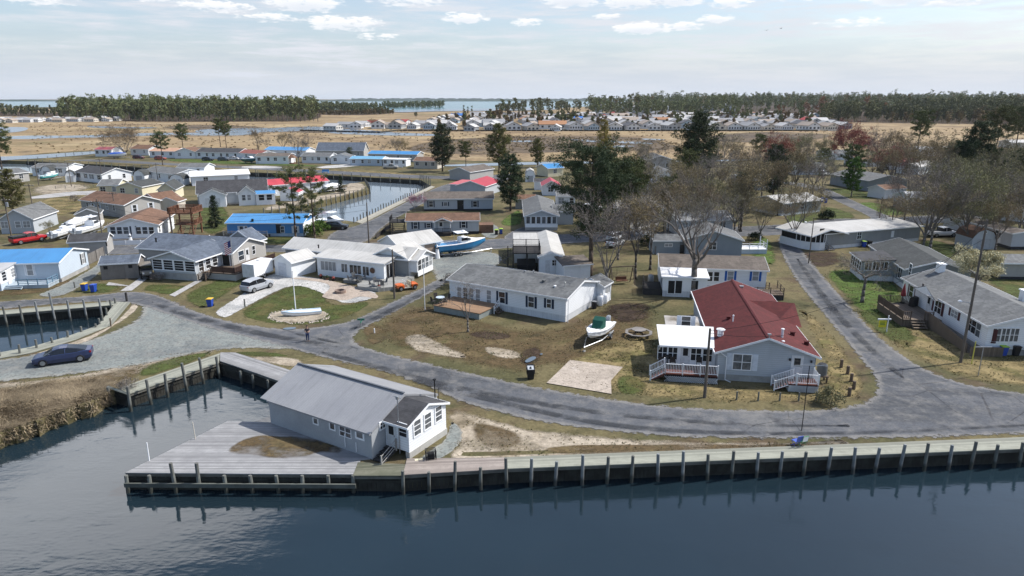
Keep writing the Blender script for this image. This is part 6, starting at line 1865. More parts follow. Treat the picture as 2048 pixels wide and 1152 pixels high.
pine_proto('cedar', 21, 8, 2.1, CEDAR, DBARK, .03, 'cone', 60, .55, 36, .3, .06, .16)
pine_proto('fresh', 24, 9, 2.6, FRESH, BARK, .16, 'oval', 54, .55, 40, .28, .09, .14)
bare_proto('oak', 31, 17.5, 1.75, 6, BARK, BUD_G, 1, .12, .03, .3, fork=.36, trunk_r=.52, n_main=7, up=.35, seglen=.64, kids=(3, 3))
bare_proto('bare_a', 32, 12, .9, 5, BARK, BUD_B, 2, .2, .03, .3, fork=.28, trunk_r=.2, n_main=5, up=.5)
bare_proto('bare_b', 37, 13, .65, 5, DBARK, BUD_O, 4, .2, .05, .35, fork=.35, trunk_r=.22, n_main=5, up=.6)
bare_proto('bare_c', 41, 12, 1.1, 5, BARK, BUD_O, 5, .17, .05, .45, fork=.3, trunk_r=.24, n_main=6, up=.45)
bare_proto('bare_g', 43, 11, 1.1, 5, BARK, BUD_G, 5, .18, .05, .5, fork=.3, trunk_r=.24, n_main=6, up=.45)
bare_proto('bare_d', 91, 13, .55, 5, GBARK, BUD_B, 2, .2, .03, .3, fork=.45, trunk_r=.17, n_main=4, up=.75, seglen=.6)
bare_proto('bare_e', 93, 10, 1.3, 5, DBARK, BUD_G, 3, .2, .045, .4, fork=.06, trunk_r=.2, n_main=7, up=.45, seglen=.66)
bare_proto('maple', 47, 13, .9, 5, DBARK, BUD_R, 7, .2, .06, .5, fork=.25, trunk_r=.24, n_main=6, up=.5)
bare_proto('flat', 53, 7, 2.2, 5, BARK, BUD_G, 1, .12, .03, .25, fork=.5, trunk_r=.24, n_main=6, up=.05, droop=.7)
bare_proto('yard', 59, 6.5, .9, 4, GBARK, BUD_B, 1, .1, .02, .2, fork=.3, trunk_r=.13, n_main=4, up=.5)
bare_proto('spread', 61, 12, 1.5, 5, BARK, BUD_O, 5, .24, .06, .4, fork=.12, trunk_r=.26, n_main=9, up=.35)
bare_proto('bloom', 67, 6, 1.2, 4, BARK, BLOOM, 22, .16, .07, .45, fork=.4, trunk_r=.12, n_main=6, up=.3)
bare_proto('redbud', 71, 5, 1.1, 4, BARK, PINK, 10, .12, .05, .35, fork=.2, trunk_r=.1, n_main=6, up=.4)
shrub_proto('round_shrub', 75, 1.5, CEDAR, 90, .35, 26, .16, .06)
shrub_proto('twig_shrub', 76, 1.2, BUD_B, 60, .3, 16, .2, .02)
shrub_proto('olive_shrub', 77, 1.2, BUD_G, 60, .3, 22, .14, .05)
shrub_proto('green_shrub', 78, 1.2, FRESH, 60, .3, 22, .14, .06)
T = [
 ('big_pine', 1180, 553, 303, 'big dark pine towering over the grey shingled white house', 'pine_tree'),
 ('pine_d', 885, 343, 249, 'broad dark pine beside the canal street', 'pine_tree'), ('pine_c', 998, 341, 247, 'olive pine with full crown beyond the red gable roof', 'pine_tree'),
 ('pine_b', 932, 345, 283, 'thin pine between the broad dark pine and the olive pine', 'pine_tree'), ('pine_y', 1206, 347, 239, 'yellow green cone shaped pine at the marsh edge', 'pine_tree'),
 ('pine_d', 1390, 385, 225, 'tall dark pine standing over the bare trees before the village', 'pine_tree'), ('pine_d', 1021, 422, 309, 'dense dark evergreen beside the red gable roof', 'pine_tree'),
 ('pine_t', 592, 480, 338, 'slim pine with open crown in front of the bright blue house', 'pine_tree'), ('pine_t', 630, 484, 341, 'slim pine nearest the black car', 'pine_tree'),
 ('cedar', 432, 455, 391, 'dark cedar between the deck tower and the blue house', 'cedar_tree'), ('pine_c', 28, 428, 338, 'bushy pine at the sandy lot', 'pine_tree'),
 ('pine_a', 4, 338, 247, 'tall pine cut by the picture edge at the bank tip', 'pine_tree'), ('pine_b', 326, 331, 264, 'leaning pine on the far canal bank', 'pine_tree'),
 ('pine_a', 366, 297, 249, 'round headed pine behind the far bank houses', 'pine_tree'), ('pine_b', 441, 294, 237, 'taller of the twin pines at the marsh creek', 'pine_tree'),
 ('pine_b', 453, 296, 243, 'shorter of the twin pines at the marsh creek', 'pine_tree'), ('pine_c', 1075, 335, 277, 'green topped tree with pale stems near the white barn shed', 'pine_tree'),
 ('pine_d', 1938, 400, 245, 'big dark spreading pine at the thicket', 'pine_tree'), ('pine_b', 1985, 330, 214, 'tall thin pine above the dark spreading pine', 'pine_tree'),
 ('pine_a', 2030, 300, 216, 'tall pine at the picture edge by the field', 'pine_tree'), ('cedar', 682, 387, 351, 'small pine on the sandy peninsula', 'pine_tree'),
 ('pine_b', 1832, 318, 222, 'thin half bare pine at the field edge', 'pine_tree'), ('cedar', 1765, 345, 306, 'dark cedar shrub before the faded red roof', 'cedar_tree'),
 ('cedar', 1812, 350, 310, 'second dark cedar shrub beside the faded red roof', 'cedar_tree'), ('pine_d', 1545, 400, 290, 'dark evergreen behind the bare maples', 'pine_tree'),
 ('cedar', 508, 472, 438, 'small dark yew at the corner of the bright blue house', 'cedar_tree'), ('pine_a', 700, 318, 295, 'low pine behind the big slate roof', 'pine_tree'),
 ('fresh', 1702, 394, 316, 'fresh green young tree by the lane', 'tree'), ('pine_d', 1480, 440, 345, 'dark evergreen behind the great oak', 'pine_tree'),
 ('pine_d', 2038, 440, 292, 'large dark pine at the picture edge above the ochre thicket', 'pine_tree'), ('pine_d', 1905, 395, 282, 'dark pine rising from the ochre thicket beside the fan shaped bare tree', 'pine_tree'),
 ('oak', 1386, 594, 345, 'great bare oak with a thick trunk behind the red roof', 'oak_tree'),
 ('bare_a', 1212, 590, 372, 'slim bare tree with straight stem by the gas tanks', 'bare_tree'), ('bare_b', 1270, 558, 385, 'bare tree with dark trunk near the timber swing frame', 'bare_tree'),
 ('bare_a', 1236, 520, 378, 'thin bare tree between the big pine and the dark trunk', 'bare_tree'), ('bare_b', 1300, 540, 380, 'bare twiggy tree behind the blue shuttered house', 'bare_tree'),
 ('yard', 936, 664, 556, 'small bare yard tree in front of the tan deck', 'bare_tree'), ('flat', 1724, 605, 505, 'low wide bare tree on the bright lawn', 'bare_tree'),
 ('spread', 252, 312, 243, 'wide spreading bare tree with yellow buds on the far bank', 'bare_tree'), ('bare_b', 517, 302, 256, 'bare tree behind the tan roofed canal house', 'bare_tree'),
 ('bare_a', 598, 332, 260, 'bare tree in front of the light blue roof', 'bare_tree'), ('bare_c', 568, 305, 262, 'bare tree with ochre twigs at the marsh', 'bare_tree'),
 ('spread', 798, 308, 274, 'small spreading bare tree in the marsh behind the blue roof', 'bare_tree'), ('maple', 1696, 345, 232, 'red budded maple before the straw field', 'maple_tree'),
 ('maple', 1556, 365, 258, 'second red budded maple beside the bare stems', 'maple_tree'), ('bare_b', 1590, 392, 288, 'bare tree with dark fork at the lane end', 'bare_tree'),
 ('bare_g', 1625, 390, 300, 'bare tree with olive twigs at the lane end', 'bare_tree'), ('bare_a', 1754, 342, 248, 'tall bare tree in the field gap', 'bare_tree'),
 ('bare_b', 1790, 350, 256, 'tall bare tree beside the dark cedar shrubs', 'bare_tree'), ('spread', 1846, 368, 258, 'fan shaped bare tree before the field', 'bare_tree'),
 ('bare_a', 1432, 405, 290, 'bare tree with grey twigs near the tall dark pine', 'bare_tree'), ('bare_c', 1486, 390, 278, 'bare tree with ochre twigs near the village field', 'bare_tree'),
 ('bare_a', 1522, 400, 285, 'grey bare tree before the dark evergreen', 'bare_tree'), ('bare_c', 1846, 496, 368, 'ochre budded tree behind the white roofed house', 'bare_tree'),
 ('bare_c', 1778, 470, 385, 'small ochre budded tree along the street', 'bare_tree'), ('bare_g', 1920, 440, 300, 'olive budded tree in the thicket', 'bare_tree'),
 ('bare_a', 1965, 445, 305, 'grey bare tree in the thicket', 'bare_tree'), ('bare_g', 2012, 452, 310, 'olive budded tree at the thicket edge', 'bare_tree'),
 ('bare_c', 2045, 480, 350, 'ochre tree at the picture edge by the long trailer', 'bare_tree'), ('bare_c', 1930, 470, 375, 'ochre crowned tree over the pale roof', 'bare_tree'),
 ('bare_g', 1880, 420, 330, 'olive crowned tree behind the pale roof', 'bare_tree'), ('bare_c', 1990, 500, 395, 'ochre tree beside the grey trailer end', 'bare_tree'),
 ('bare_g', 1978, 400, 270, 'tall olive budded tree above the thicket', 'bare_tree'), ('bare_c', 1520, 482, 385, 'ochre budded tree behind the porch deck', 'bare_tree'),
 ('bare_g', 1468, 470, 365, 'olive budded tree behind the oak crown', 'bare_tree'), ('bare_c', 1330, 470, 352, 'ochre budded tree beside the white trailer', 'bare_tree'),
 ('bare_b', 1250, 455, 350, 'bare tree with ochre tips near the white car', 'bare_tree'), ('bare_g', 1410, 455, 345, 'olive tree before the grey house', 'bare_tree'),
 ('bare_c', 1575, 455, 405, 'small ochre tree at the lane corner', 'bare_tree'), ('bare_a', 1640, 410, 300, 'leaning bare tree at the lane', 'bare_tree'),
 ('bloom', 1950, 595, 497, 'white blossoming tree behind the utility pole', 'blossom_tree'), ('redbud', 830, 424, 386, 'pink redbud beside the grey house', 'blossom_tree'),
 ('round_shrub', 1653, 438, 414, 'round clipped dark shrub by the lane', 'shrub'), ('twig_shrub', 912, 575, 535, 'reddish brown twiggy bush at the white house corner', 'shrub'),
 ('olive_shrub', 1657, 808, 770, 'straw coloured shrub beside the timber posts', 'shrub'), ('twig_shrub', 316, 561, 540, 'brown bush at the sunroom corner by the jeep', 'shrub'),
 ('olive_shrub', 384, 558, 542, 'olive bush beside the sunroom steps', 'shrub'), ('green_shrub', 846, 468, 453, 'yellow green shrub in front of the brown roofed house', 'shrub'),
 ('green_shrub', 628, 472, 440, 'yellow flowering shrub at the blue house corner', 'shrub'), ('green_shrub', 640, 462, 434, 'second yellow flowering shrub nearer the black car', 'shrub'),
 ('twig_shrub', 256, 779, 750, 'dry brown bush at the lagoon dock', 'shrub'), ('twig_shrub', 778, 465, 445, 'bare bush beside the dark side deck', 'shrub'),
 ('bare_g', 100, 470, 440, 'low olive tree beside the red pickup', 'bare_tree'), ('round_shrub', 1298, 490, 462, 'dark shrub at the slate grey shed', 'shrub'),
 ('round_shrub', 1510, 480, 460, 'dark shrub behind the white porch deck', 'shrub'), ('round_shrub', 287, 308, 294, 'green shrub by the brown roofed bank house', 'shrub'),
 ('twig_shrub', 150, 402, 385, 'twiggy bush on the straw lawn', 'shrub'), ('bare_g', 745, 252, 236, 'green tree at the village edge by the water', 'bare_tree'),
 ('pine_a', 832, 237, 224, 'bushy tree among the first village roofs', 'pine_tree'), ('round_shrub', 1100, 345, 332, 'dark bush near the small blue roof', 'shrub'),
]
for kind, px_, py_, tp, lb, nm in T:
 cat = 'shrub' if nm == 'shrub' else 'tree'
 wd = {'oak': 1.0, 'pine_d': .95}.get(kind, 1.0)
 tree(kind, px_, py_, tp, lb, None, cat, nm, wd)
g6 = random.Random(101)
for reg, kinds_, cnt, (xa, xb), (ya, yb), hh, txt in (
  ('centre', ('bare_a', 'bare_b', 'bare_c', 'bare_d', 'bare_e', 'bare_d', 'pine_b'), 29, (1215, 1600), (385, 500), (9, 15), 'of the tangle behind the great oak, counted from the big pine'),
  ('rear', ('bare_a', 'bare_d', 'maple', 'bare_g', 'bare_e', 'pine_b'), 22, (1400, 1790), (330, 380), (8, 13), 'of the far thicket before the marsh, counted from the tall dark pine'),
  ('right', ('bare_c', 'bare_g', 'bare_g', 'bare_a', 'bare_a'), 29, (1770, 2110), (340, 500), (9, 15), 'of the ochre thicket, counted from the lane'),
  ('bank', ('bare_a', 'bare_c'), 6, (470, 830), (300, 312), (5, 8), 'along the marsh side of the far bank, counted from the creek')):
 sp_ = sorted((g6.uniform(xa, xb), g6.uniform(ya, yb)) for _ in range(cnt))
 for i, (x_, y_) in enumerate(sp_):
  p_ = G(x_, y_)
  h_ = g6.uniform(*hh)
  o = tree(g6.choice(kinds_), x_, y_, 576 - FOC * (((h_ - CAM_H) * _cp + p_.y * _sp) / (p_.y * _cp - (h_ - CAM_H) * _sp)), f'{ORD[i]} tree {txt}', f'trees, {reg} thicket', 'tree', 'tree', g6.uniform(.75, 1.25))
# ------------------------------------------------------------------ far woods
def wood_tris(bases, heights, g, trunks=True):
 """simple pines: slim trunk and a crown of leaf clumps"""
 out = []
 n = len(bases)
 b = np.asarray(bases, float)
 h = np.asarray(heights, float)
 K = 22
 lo = g.uniform(.05, .42, size=(n, 1))
 t = lo + (1 - lo) * g.uniform(0, 1, size=(n, K)) ** .8
 w = np.sin(np.pi * np.clip((t - lo + .08) / (1.3 - lo), .05, 1)) * h[:, None] * g.uniform(.12, .24, size=(n, 1))
 a = g.uniform(0, 6.283, size=(n, K))
 r = w * g.uniform(.2, 1, size=(n, K))
 c = np.stack([b[:, 0:1] + np.cos(a) * r, b[:, 1:2] + np.sin(a) * r, b[:, 2:3] + t * h[:, None]], axis=2)
 rad = (h[:, None] * .092 * g.uniform(.6, 1.25, size=(n, K)))
 out.append(clump_tris(c.reshape(-1, 3), rad.reshape(-1), 11, 1.7, .8, .7, g))
 if trunks:
  for k in range(3):
   a0 = k * 2.094
   a1 = a0 + 2.094
   rt = .3
   A = b + np.array([math.cos(a0) * rt, math.sin(a0) * rt, 0])
   B = b + np.array([math.cos(a1) * rt, math.sin(a1) * rt, 0])
   Tt = b + np.stack([np.zeros(n), np.zeros(n), h * .9], axis=1)
   out.append(np.stack([A, B, Tt], axis=1))
 return np.concatenate(out)
WOOD_G = leaf_mat('far_pine_leaves', (.10, .115, .05), (.165, .17, .075), .3, sc=.05)
WOOD_O = leaf_mat('far_ochre_leaves', (.20, .15, .07), (.13, .115, .055), .3, sc=.05)
WOOD_R = leaf_mat('far_rust_leaves', (.22, .10, .06), (.16, .09, .05), .3, sc=.05)
def wood(name, label, poly_px, n, hmin, hmax, mat, seed, hill=0.0, extra=()):
 g = np.random.default_rng(seed)
 P = [G(*q) for q in poly_px]
 xs_, ys_ = [p.x for p in P], [p.y for p in P]
 pts = []
 while len(pts) < n:
  x = g.uniform(min(xs_), max(xs_), 4000)
  y = g.uniform(min(ys_), max(ys_), 4000)
  ins = np.zeros(4000, bool)
  for i in range(len(P)):
   x0, y0, x1, y1 = P[i - 1].x, P[i - 1].y, P[i].x, P[i].y
   c = ((y0 > y) != (y1 > y)) & (x < (x1 - x0) * (y - y0) / (y1 - y0 + 1e-9) + x0)
   ins ^= c
  pts += list(zip(x[ins], y[ins]))
 pts = np.array(pts[:n])
 ymin = min(ys_)
 z = np.clip((pts[:, 1] - ymin) / (max(ys_) - ymin + 1e-9), 0, 1) * hill
 b = np.column_stack([pts, z])
 h = g.uniform(hmin, hmax, n) * (1 + .16 * np.sin(pts[:, 0] * .021 + seed) + .12 * np.sin(pts[:, 0] * .057 + 2 * seed) - .06)
 V = wood_tris(b, h, g)
 o = link(name, tris_mesh(name, V, mat))
 tag(o, label, 'woods', None, 'stuff')
 return o
wood('pine_wood', 'dense wood of tall pines beyond the marsh creek', [(120, 240), (300, 243), (500, 243), (640, 241), (625, 226), (400, 222), (150, 224)], 950, 14, 26, WOOD_G, 1)
wood('pine_wood', 'low woods behind the trailers at the picture edge', [(-300, 232), (0, 231), (130, 234), (160, 226), (-300, 222)], 330, 9, 15, WOOD_G, 2)
wood('pine_wood', 'middle woods between the marsh and the bay', [(600, 226), (780, 229), (760, 219), (600, 217)], 320, 10, 16, WOOD_G, 3)
wood('shrub_wood', 'rusty shrubs at the edge of the middle woods', [(640, 231), (790, 229), (775, 225), (640, 227)], 130, 5, 9, WOOD_O, 4)
wood('pine_wood', 'pine island in the bay', [(760, 217), (890, 217.5), (885, 213), (770, 213)], 220, 13, 19, WOOD_G, 5)
wood('pine_wood', 'wide woods behind the village', [(1170, 226), (1500, 226), (1700, 232), (2048, 236), (2500, 240), (2500, 208), (1600, 206), (1200, 211)], 2600, 17, 33, WOOD_G, 6, hill=12)
wood('ochre_wood', 'budding hardwoods mixed into the wide woods', [(1200, 224), (1500, 224), (1700, 231), (2048, 238), (2500, 240), (2500, 210), (1600, 210), (1230, 214)], 330, 16, 27, WOOD_O, 7, hill=10)
wood('pine_wood', 'dark pine belt beyond the straw field', [(1640, 243), (1760, 244), (2048, 247), (2500, 252), (2500, 236), (2048, 233), (1700, 231)], 900, 15, 24, WOOD_G, 8)
wood('ochre_wood', 'ochre trees along the far rim of the straw field', [(1740, 246), (1900, 249), (2048, 252), (2500, 256), (2500, 248), (2048, 246), (1760, 243)], 130, 9, 15, WOOD_O, 9)
wood('rust_wood', 'rusty red crowns among the wide woods', [(1540, 236), (1640, 234), (1800, 238), (1780, 228), (1560, 226)], 16, 18, 24, WOOD_R, 10)
wood('pine_wood', 'pines along the village shore', [(990, 225), (1160, 228), (1160, 221), (1000, 219)], 85, 15, 22, WOOD_G, 12)
wood('pine_wood', 'pines among the pale apartment blocks', [(1180, 230), (1480, 230), (1480, 225), (1180, 225)], 150, 18, 25, WOOD_G, 13)
wood('ochre_wood', 'small yard trees scattered among the village roofs', [(820, 259), (1620, 258), (1640, 236), (1000, 232), (860, 240)], 190, 5, 10, WOOD_O, 14)
wood('pine_wood', 'small pines scattered among the village roofs', [(900, 258), (1640, 255), (1660, 234), (1000, 231)], 110, 6, 12, WOOD_G, 15)
# separate trees along the fronts of the woods
FAR = []
gk = np.random.default_rng(77)
for i in range(4):
 V = wood_tris(np.zeros((1, 3)), np.array([22.0]), gk)
 crown = tris_mesh('crown', V[:-3], WOOD_G)
 m = MB().tube((0, 0, 0), (0, 0, 20), .4, .12, 5)
 tm = m.mesh('trunk')
 tm.materials.append(BARK if i % 2 else PBARK)
 FAR.append((tm, crown))
def far_tree(px, py, h, label, group):
 p = G(px, py)
 o = thing('pine_tree', label, 'tree', (p.x, p.y, 0), random.uniform(0, 6), group)
 s = h / 22
 o.scale = (s, s, s)
 tm, cm = random.choice(FAR)
 link('trunk', tm, o)
 link('crown', cm, o)
for i in range(58):
 x = 140 + i * 8.7
 far_tree(x, 242 + random.uniform(-.6, 1.2), random.uniform(18, 25), f'{ordn(i)} trunk in the front row of the dense pine wood, counted towards the bay', 'front row of the pine wood')
for i, (x, y, tp) in enumerate(((928, 229, 211), (936, 229, 213), (944, 229, 212), (1005, 232, 200), (1018, 231, 202), (1030, 230, 197), (1046, 232, 205), (1065, 231, 200), (1082, 231, 203))):
 h_ = CAM_H + ray(x, tp).z * G(x, y).y / ray(x, tp).y
 far_tree(x, y, h_, f'{ordn(i)} lone pine on the village shore, counted towards the apartment blocks', 'lone pines on the village shore')
for i, (x, y, tp) in enumerate(((1180, 232, 196), (1200, 232, 199), (1222, 233, 193), (1240, 232, 196), (1258, 233, 191), (1275, 233, 193), (1295, 233, 197), (1310, 234, 200), (1362, 232, 203), (1490, 232, 205), (1502, 233, 207), (1520, 234, 203), (1600, 240, 203), (1652, 246, 220))):
 h_ = CAM_H + ray(x, tp).z * G(x, y).y / ray(x, tp).y
 far_tree(x, y, h_, f'{ordn(i)} tall pine behind the village roofs, counted towards the straw field', 'tall pines behind the village')
# low land across the bay
fs = MB()
g2 = random.Random(5)
for (x0, x1, Y, hh) in ((-5200, 900, 5200, 15), (-1500, 2600, 6600, 26)):
 n = 150
 top = [hh * (.55 + .45 * g2.random()) for _ in range(n + 1)]
 for i in range(n):
  a, b = x0 + (x1 - x0) * i / n, x0 + (x1 - x0) * (i + 1) / n
  h0, h1 = top[i], top[i + 1]
  fs.add([(a, Y, 0), (b, Y, 0), (b, Y + 90, 0), (a, Y + 90, 0), (a, Y + 20, h0), (b, Y + 20, h1), (b, Y + 90, h1), (a, Y + 90, h0)],
    [(0, 1, 5, 4), (4, 5, 6, 7), (2, 3, 7, 6)])
tag(fs.build('far_shore', leaf_mat('far_shore_green', (.06, .085, .075), (.075, .10, .09), .1, sc=.01)), 'low wooded land across the bay', None, None, 'structure')
# ------------------------------------------------------------------ the village across the marsh
def multi(name, parts):
 """one mesh of several materials: [(MB, material)]"""
 vs, fs, mi, mats = [], [], [], []
 for k, (mb, mt) in enumerate(parts):
  o = len(vs)
  vs += mb.v
  fs += [tuple(i + o for i in f) for f in mb.f]
  mi += [k] * len(mb.f)
  mats.append(mt)
 me = bpy.data.meshes.new(name)
 me.from_pydata(vs, [], fs)
 me.polygons.foreach_set('material_index', mi)
 for mt in mats:
  me.materials.append(mt)
 me.update()
 return me
def far_house_mesh(L, W, ze, zr, wall, roof, porch=False, dormer=False):
 w, r, d = MB(), MB(), MB()
 prof = [(0, 0), (W, 0), (W, ze), (W / 2, zr), (0, ze)]
 w.extr([(u, 0, z) for u, z in prof], (0, 0, 0), (0, L, 0))
 o = .45
 s = (zr - ze) / (W / 2)
 pr = [(-o, ze - o * s + .05), (W / 2, zr + .05), (W + o, ze - o * s + .05)]
 r.extr([(u, 0, z) for u, z in pr] + [(u, 0, z + .22) for u, z in pr[::-1]], (0, -.4, 0), (0, L + .4, 0))
 for i in range(3 if not porch else 5):
  n = 3 if not porch else 5
  x = W * (i + .5) / n
  d.box(x - W / n * .26, -.06, 1.1, x + W / n * .26, -.01, 2.2)
 for i in range(4):
  y = L * (i + .5) / 4
  d.box(-.06, y - .6, 1.1, -.01, y + .6, 2.3)
  d.box(W + .01, y - .6, 1.1, W + .06, y + .6, 2.3)
 if dormer:
  d.box(W / 2 - .5, -.05, ze + .3, W / 2 + .5, -.01, ze + 1.0)
 return multi('village_house', [(w, wall), (r, roof), (d, M('village_window', (.06, .07, .085), None, .3, .2) if 'village_window' not in MATS else MATS['village_window'])])
VW = M('village_white', (.70, .71, .72), (.64, .65, .66), .05, .7)
VB = M('village_cream', (.64, .60, .53), (.58, .54, .48), .05, .7)
VG = M('village_grey', (.40, .42, .44), (.33, .35, .37), .05, .7)
VBL = M('village_pale_blue', (.42, .52, .60), None, .05, .7)
VR = [(M('village_grey_roof', (.33, .33, .335), (.27, .27, .275), .05, .9), 'grey'), (M('village_tan_roof', (.36, .30, .25), (.30, .25, .21), .05, .9), 'tan'), (M('village_pale_roof', (.50, .49, .475), (.43, .42, .41), .05, .8), 'pale'),
  (M('village_dark_roof', (.12, .12, .13), None, .05, .9), 'charcoal'), (M('village_orange_roof', (.42, .22, .12), None, .05, .9), 'orange'), (M('village_red_roof', (.42, .07, .07), None, .05, .8), 'red'), (M('village_blue_roof', (.05, .18, .50), None, .05, .8), 'blue')]
VH = {}
g3 = random.Random(19)
def village_house(p, ang, wallk, roofk, label, group, L=15, scale=1.0, porch=False):
 key = (wallk, roofk, porch)
 if key not in VH:
  VH[key] = far_house_mesh(15, 8, 3.0, 4.9, (VW, VB, VG, VBL)[wallk], VR[roofk][0], porch, True)
 o = link('village_house', VH[key], None, (p.x, p.y, 0), ang)
 o.scale = (scale, scale * L / 15, scale)
 return tag(o, label, 'house', group)
WN = ('white', 'cream', 'grey', 'pale blue')
nv = 0
rowY = []
y = 556.0
while y < 1010:
 rowY.append(y)
 y += 31 + (y - 556) * .03
COUNT = {}
for ri, Y in enumerate(rowY):
 x = -104 + (Y - 556) * .02 + (0 if ri > 2 else 0)
 if ri < 1:
  x = -70
 xmax = 255 + (Y - 556) * .32 if ri > 0 else 235
 if 1 <= ri <= 3:
  x = -160 + ri * 10
 while x < xmax and nv < 285:
  x += g3.uniform(14, 18) * (1 + ri * .02)
  if g3.random() < (.06 if ri == 0 else .14):
   continue
  wk = g3.choices((0, 1, 2, 3), (6, 2, 2, 1))[0]
  rk = g3.choices(range(7), (8, 5, 9, 3, .5, .25, .25))[0]
  porch = g3.random() < .5
  k = (ri, wk, rk, porch)
  COUNT[k] = COUNT.get(k, 0) + 1
  lb = f"{ORD[COUNT[k] - 1]} {WN[wk]} house with {VR[rk][1]} roof{' and glazed porch' if porch else ''}, {ORD[ri]} village row"
  village_house(Vector((x, Y + g3.uniform(-10, 10), 0)), R(g3.choice((0, 0, 0, 8, -8, 90 if ri else 0, 90 if ri > 1 else 4)) + g3.uniform(-9, 9)), wk, rk, lb, 'houses of the village across the marsh', g3.uniform(11, 17), g3.uniform(1.0, 1.4), porch)
  nv += 1
# houses on the spit towards the water
for i, (x, y, a, wk, rk, L_) in enumerate(((672, 260, 60, 1, 2, 14), (705, 256, 70, 0, 0, 16), (730, 254, 60, 0, 2, 14), (762, 252, 80, 1, 5, 14), (782, 257, 70, 0, 1, 15), (812, 250, 60, 0, 5, 14), (846, 256, 0, 0, 1, 14))):
 village_house(G(x, y), R(a), wk, rk, f'{ORD[i]} house on the village spit, counted from its tip', 'houses on the village spit', L_, 1.0)
# trailer row at the left edge of the marsh
for i in range(36):
 x = -60 + i * 8.0 + g3.uniform(-1, 1)
 wk, rk = g3.choices((0, 1, 2), (6, 2, 1))[0], g3.choice((0, 1, 2, 2, 2))
 village_house(G(x, 244.5 - (x + 60) * .012 + g3.uniform(-1.5, 1.0) + (1.5 if i % 2 else 0)), R(g3.choice((0, 90, 80))), wk, rk, f'{ordn(i)} small trailer beyond the marsh creek, counted from the picture edge', 'trailers beyond the marsh creek', g3.uniform(9, 13), g3.uniform(.8, 1.0))
# pale apartment blocks in the pines
for i, (x0, x1, y, hh, rk) in enumerate(((1191, 1206, 227, 13, 2), (1228, 1248, 226, 10, 2), (1266, 1288, 226, 10, 2), (1302, 1324, 226, 11, 2), (1337, 1358, 226, 12, 2), (1408, 1434, 226, 12, 2), (1446, 1470, 226, 13, 2))):
 a, b = G(x0, y), G(x1, y)
 W_ = (b - a).length
 root = thing('apartment_block', f'{ORD[i]} pale apartment block among the pines, counted towards the straw field', 'apartment block', a, 0, 'apartment blocks in the pines')
 MB().box(0, 0, 0, W_, 14, hh).build('wall', VBL if i == 0 else VW, root)
 MB().extr([(-.8, 0, hh + .03), (W_ / 2, 0, hh + 4), (W_ + .8, 0, hh + .03)], (0, -.8, 0), (0, 14.8, 0)).build('roof', VR[rk][0], root)
 for fl in range(3):
  for c in range(5):
   x = W_ * (c + .5) / 5
   MB().box(x - W_ * .045, -.12, hh * (fl + .35) / 3, x + W_ * .045, -.02, hh * (fl + .7) / 3).build('window', M('village_grey_glass', (.10, .12, .14), None, .2, .3) if 'village_grey_glass' not in MATS else MATS['village_grey_glass'], root, fix=False)
# dark bulkhead in front of the village
vb = [G(600, 262), G(760, 266), Vector((-90, 549, 0)), Vector((60, 545, 0)), Vector((240, 549, 0))]
bulkhead('village_bulkhead', 'dark bulkhead in front of the village houses', vb, z0=-1, z1=1.1, t=.5, boards=4)
# ------------------------------------------------------------------ vehicles
def paint(name, c, rough=.3):
 return M(name, c, tuple(v * .92 for v in c), 1.5, rough, amt=.4, spec=.6)
TYRE = M('tyre_rubber', (.018, .018, .019), None, 6, .85)
RIM = M('wheel_rim', (.34, .35, .36), None, 4, .35, metal=.6)
CARGL = M('car_glass', (.012, .014, .018), (.02, .022, .026), 2, .06, amt=.4, spec=.7)
LAMPW = M('headlight_glass', (.62, .64, .66), None, 4, .2)
LAMPR = M('tail_light_red', (.35, .012, .012), None, 4, .25)
CHASSIS = M('vehicle_underside', (.02, .02, .022), None, 4, .8)
_WHEEL = {}
def wheel(parent, x, y, r, w, s):
 k = (r, w)
 if k not in _WHEEL:
  n = 18
  q = MB().loft([[(rr * math.cos(2 * math.pi * i / n), yy, rr * math.sin(2 * math.pi * i / n)) for i in range(n)] for rr, yy in ((r * .62, -w / 2), (r * .93, -w / 2), (r, -w * .3), (r, w * .3), (r * .93, w / 2), (r * .62, w / 2))])
  o = q.build('wheel', TYRE, parent, (x, y, r), smooth=False)
  rm = MB().loft([[(rr * math.cos(2 * math.pi * i / n), yy, rr * math.sin(2 * math.pi * i / n)) for i in range(n)] for rr, yy in ((r * .62, -w * .52), (r * .5, -w * .56), (r * .5, w * .56), (r * .62, w * .52))])
  rm.build('rim', RIM, o)
  _WHEEL[k] = o
  return o
 return copy_under(_WHEEL[k], parent, (x, y, r), 0)
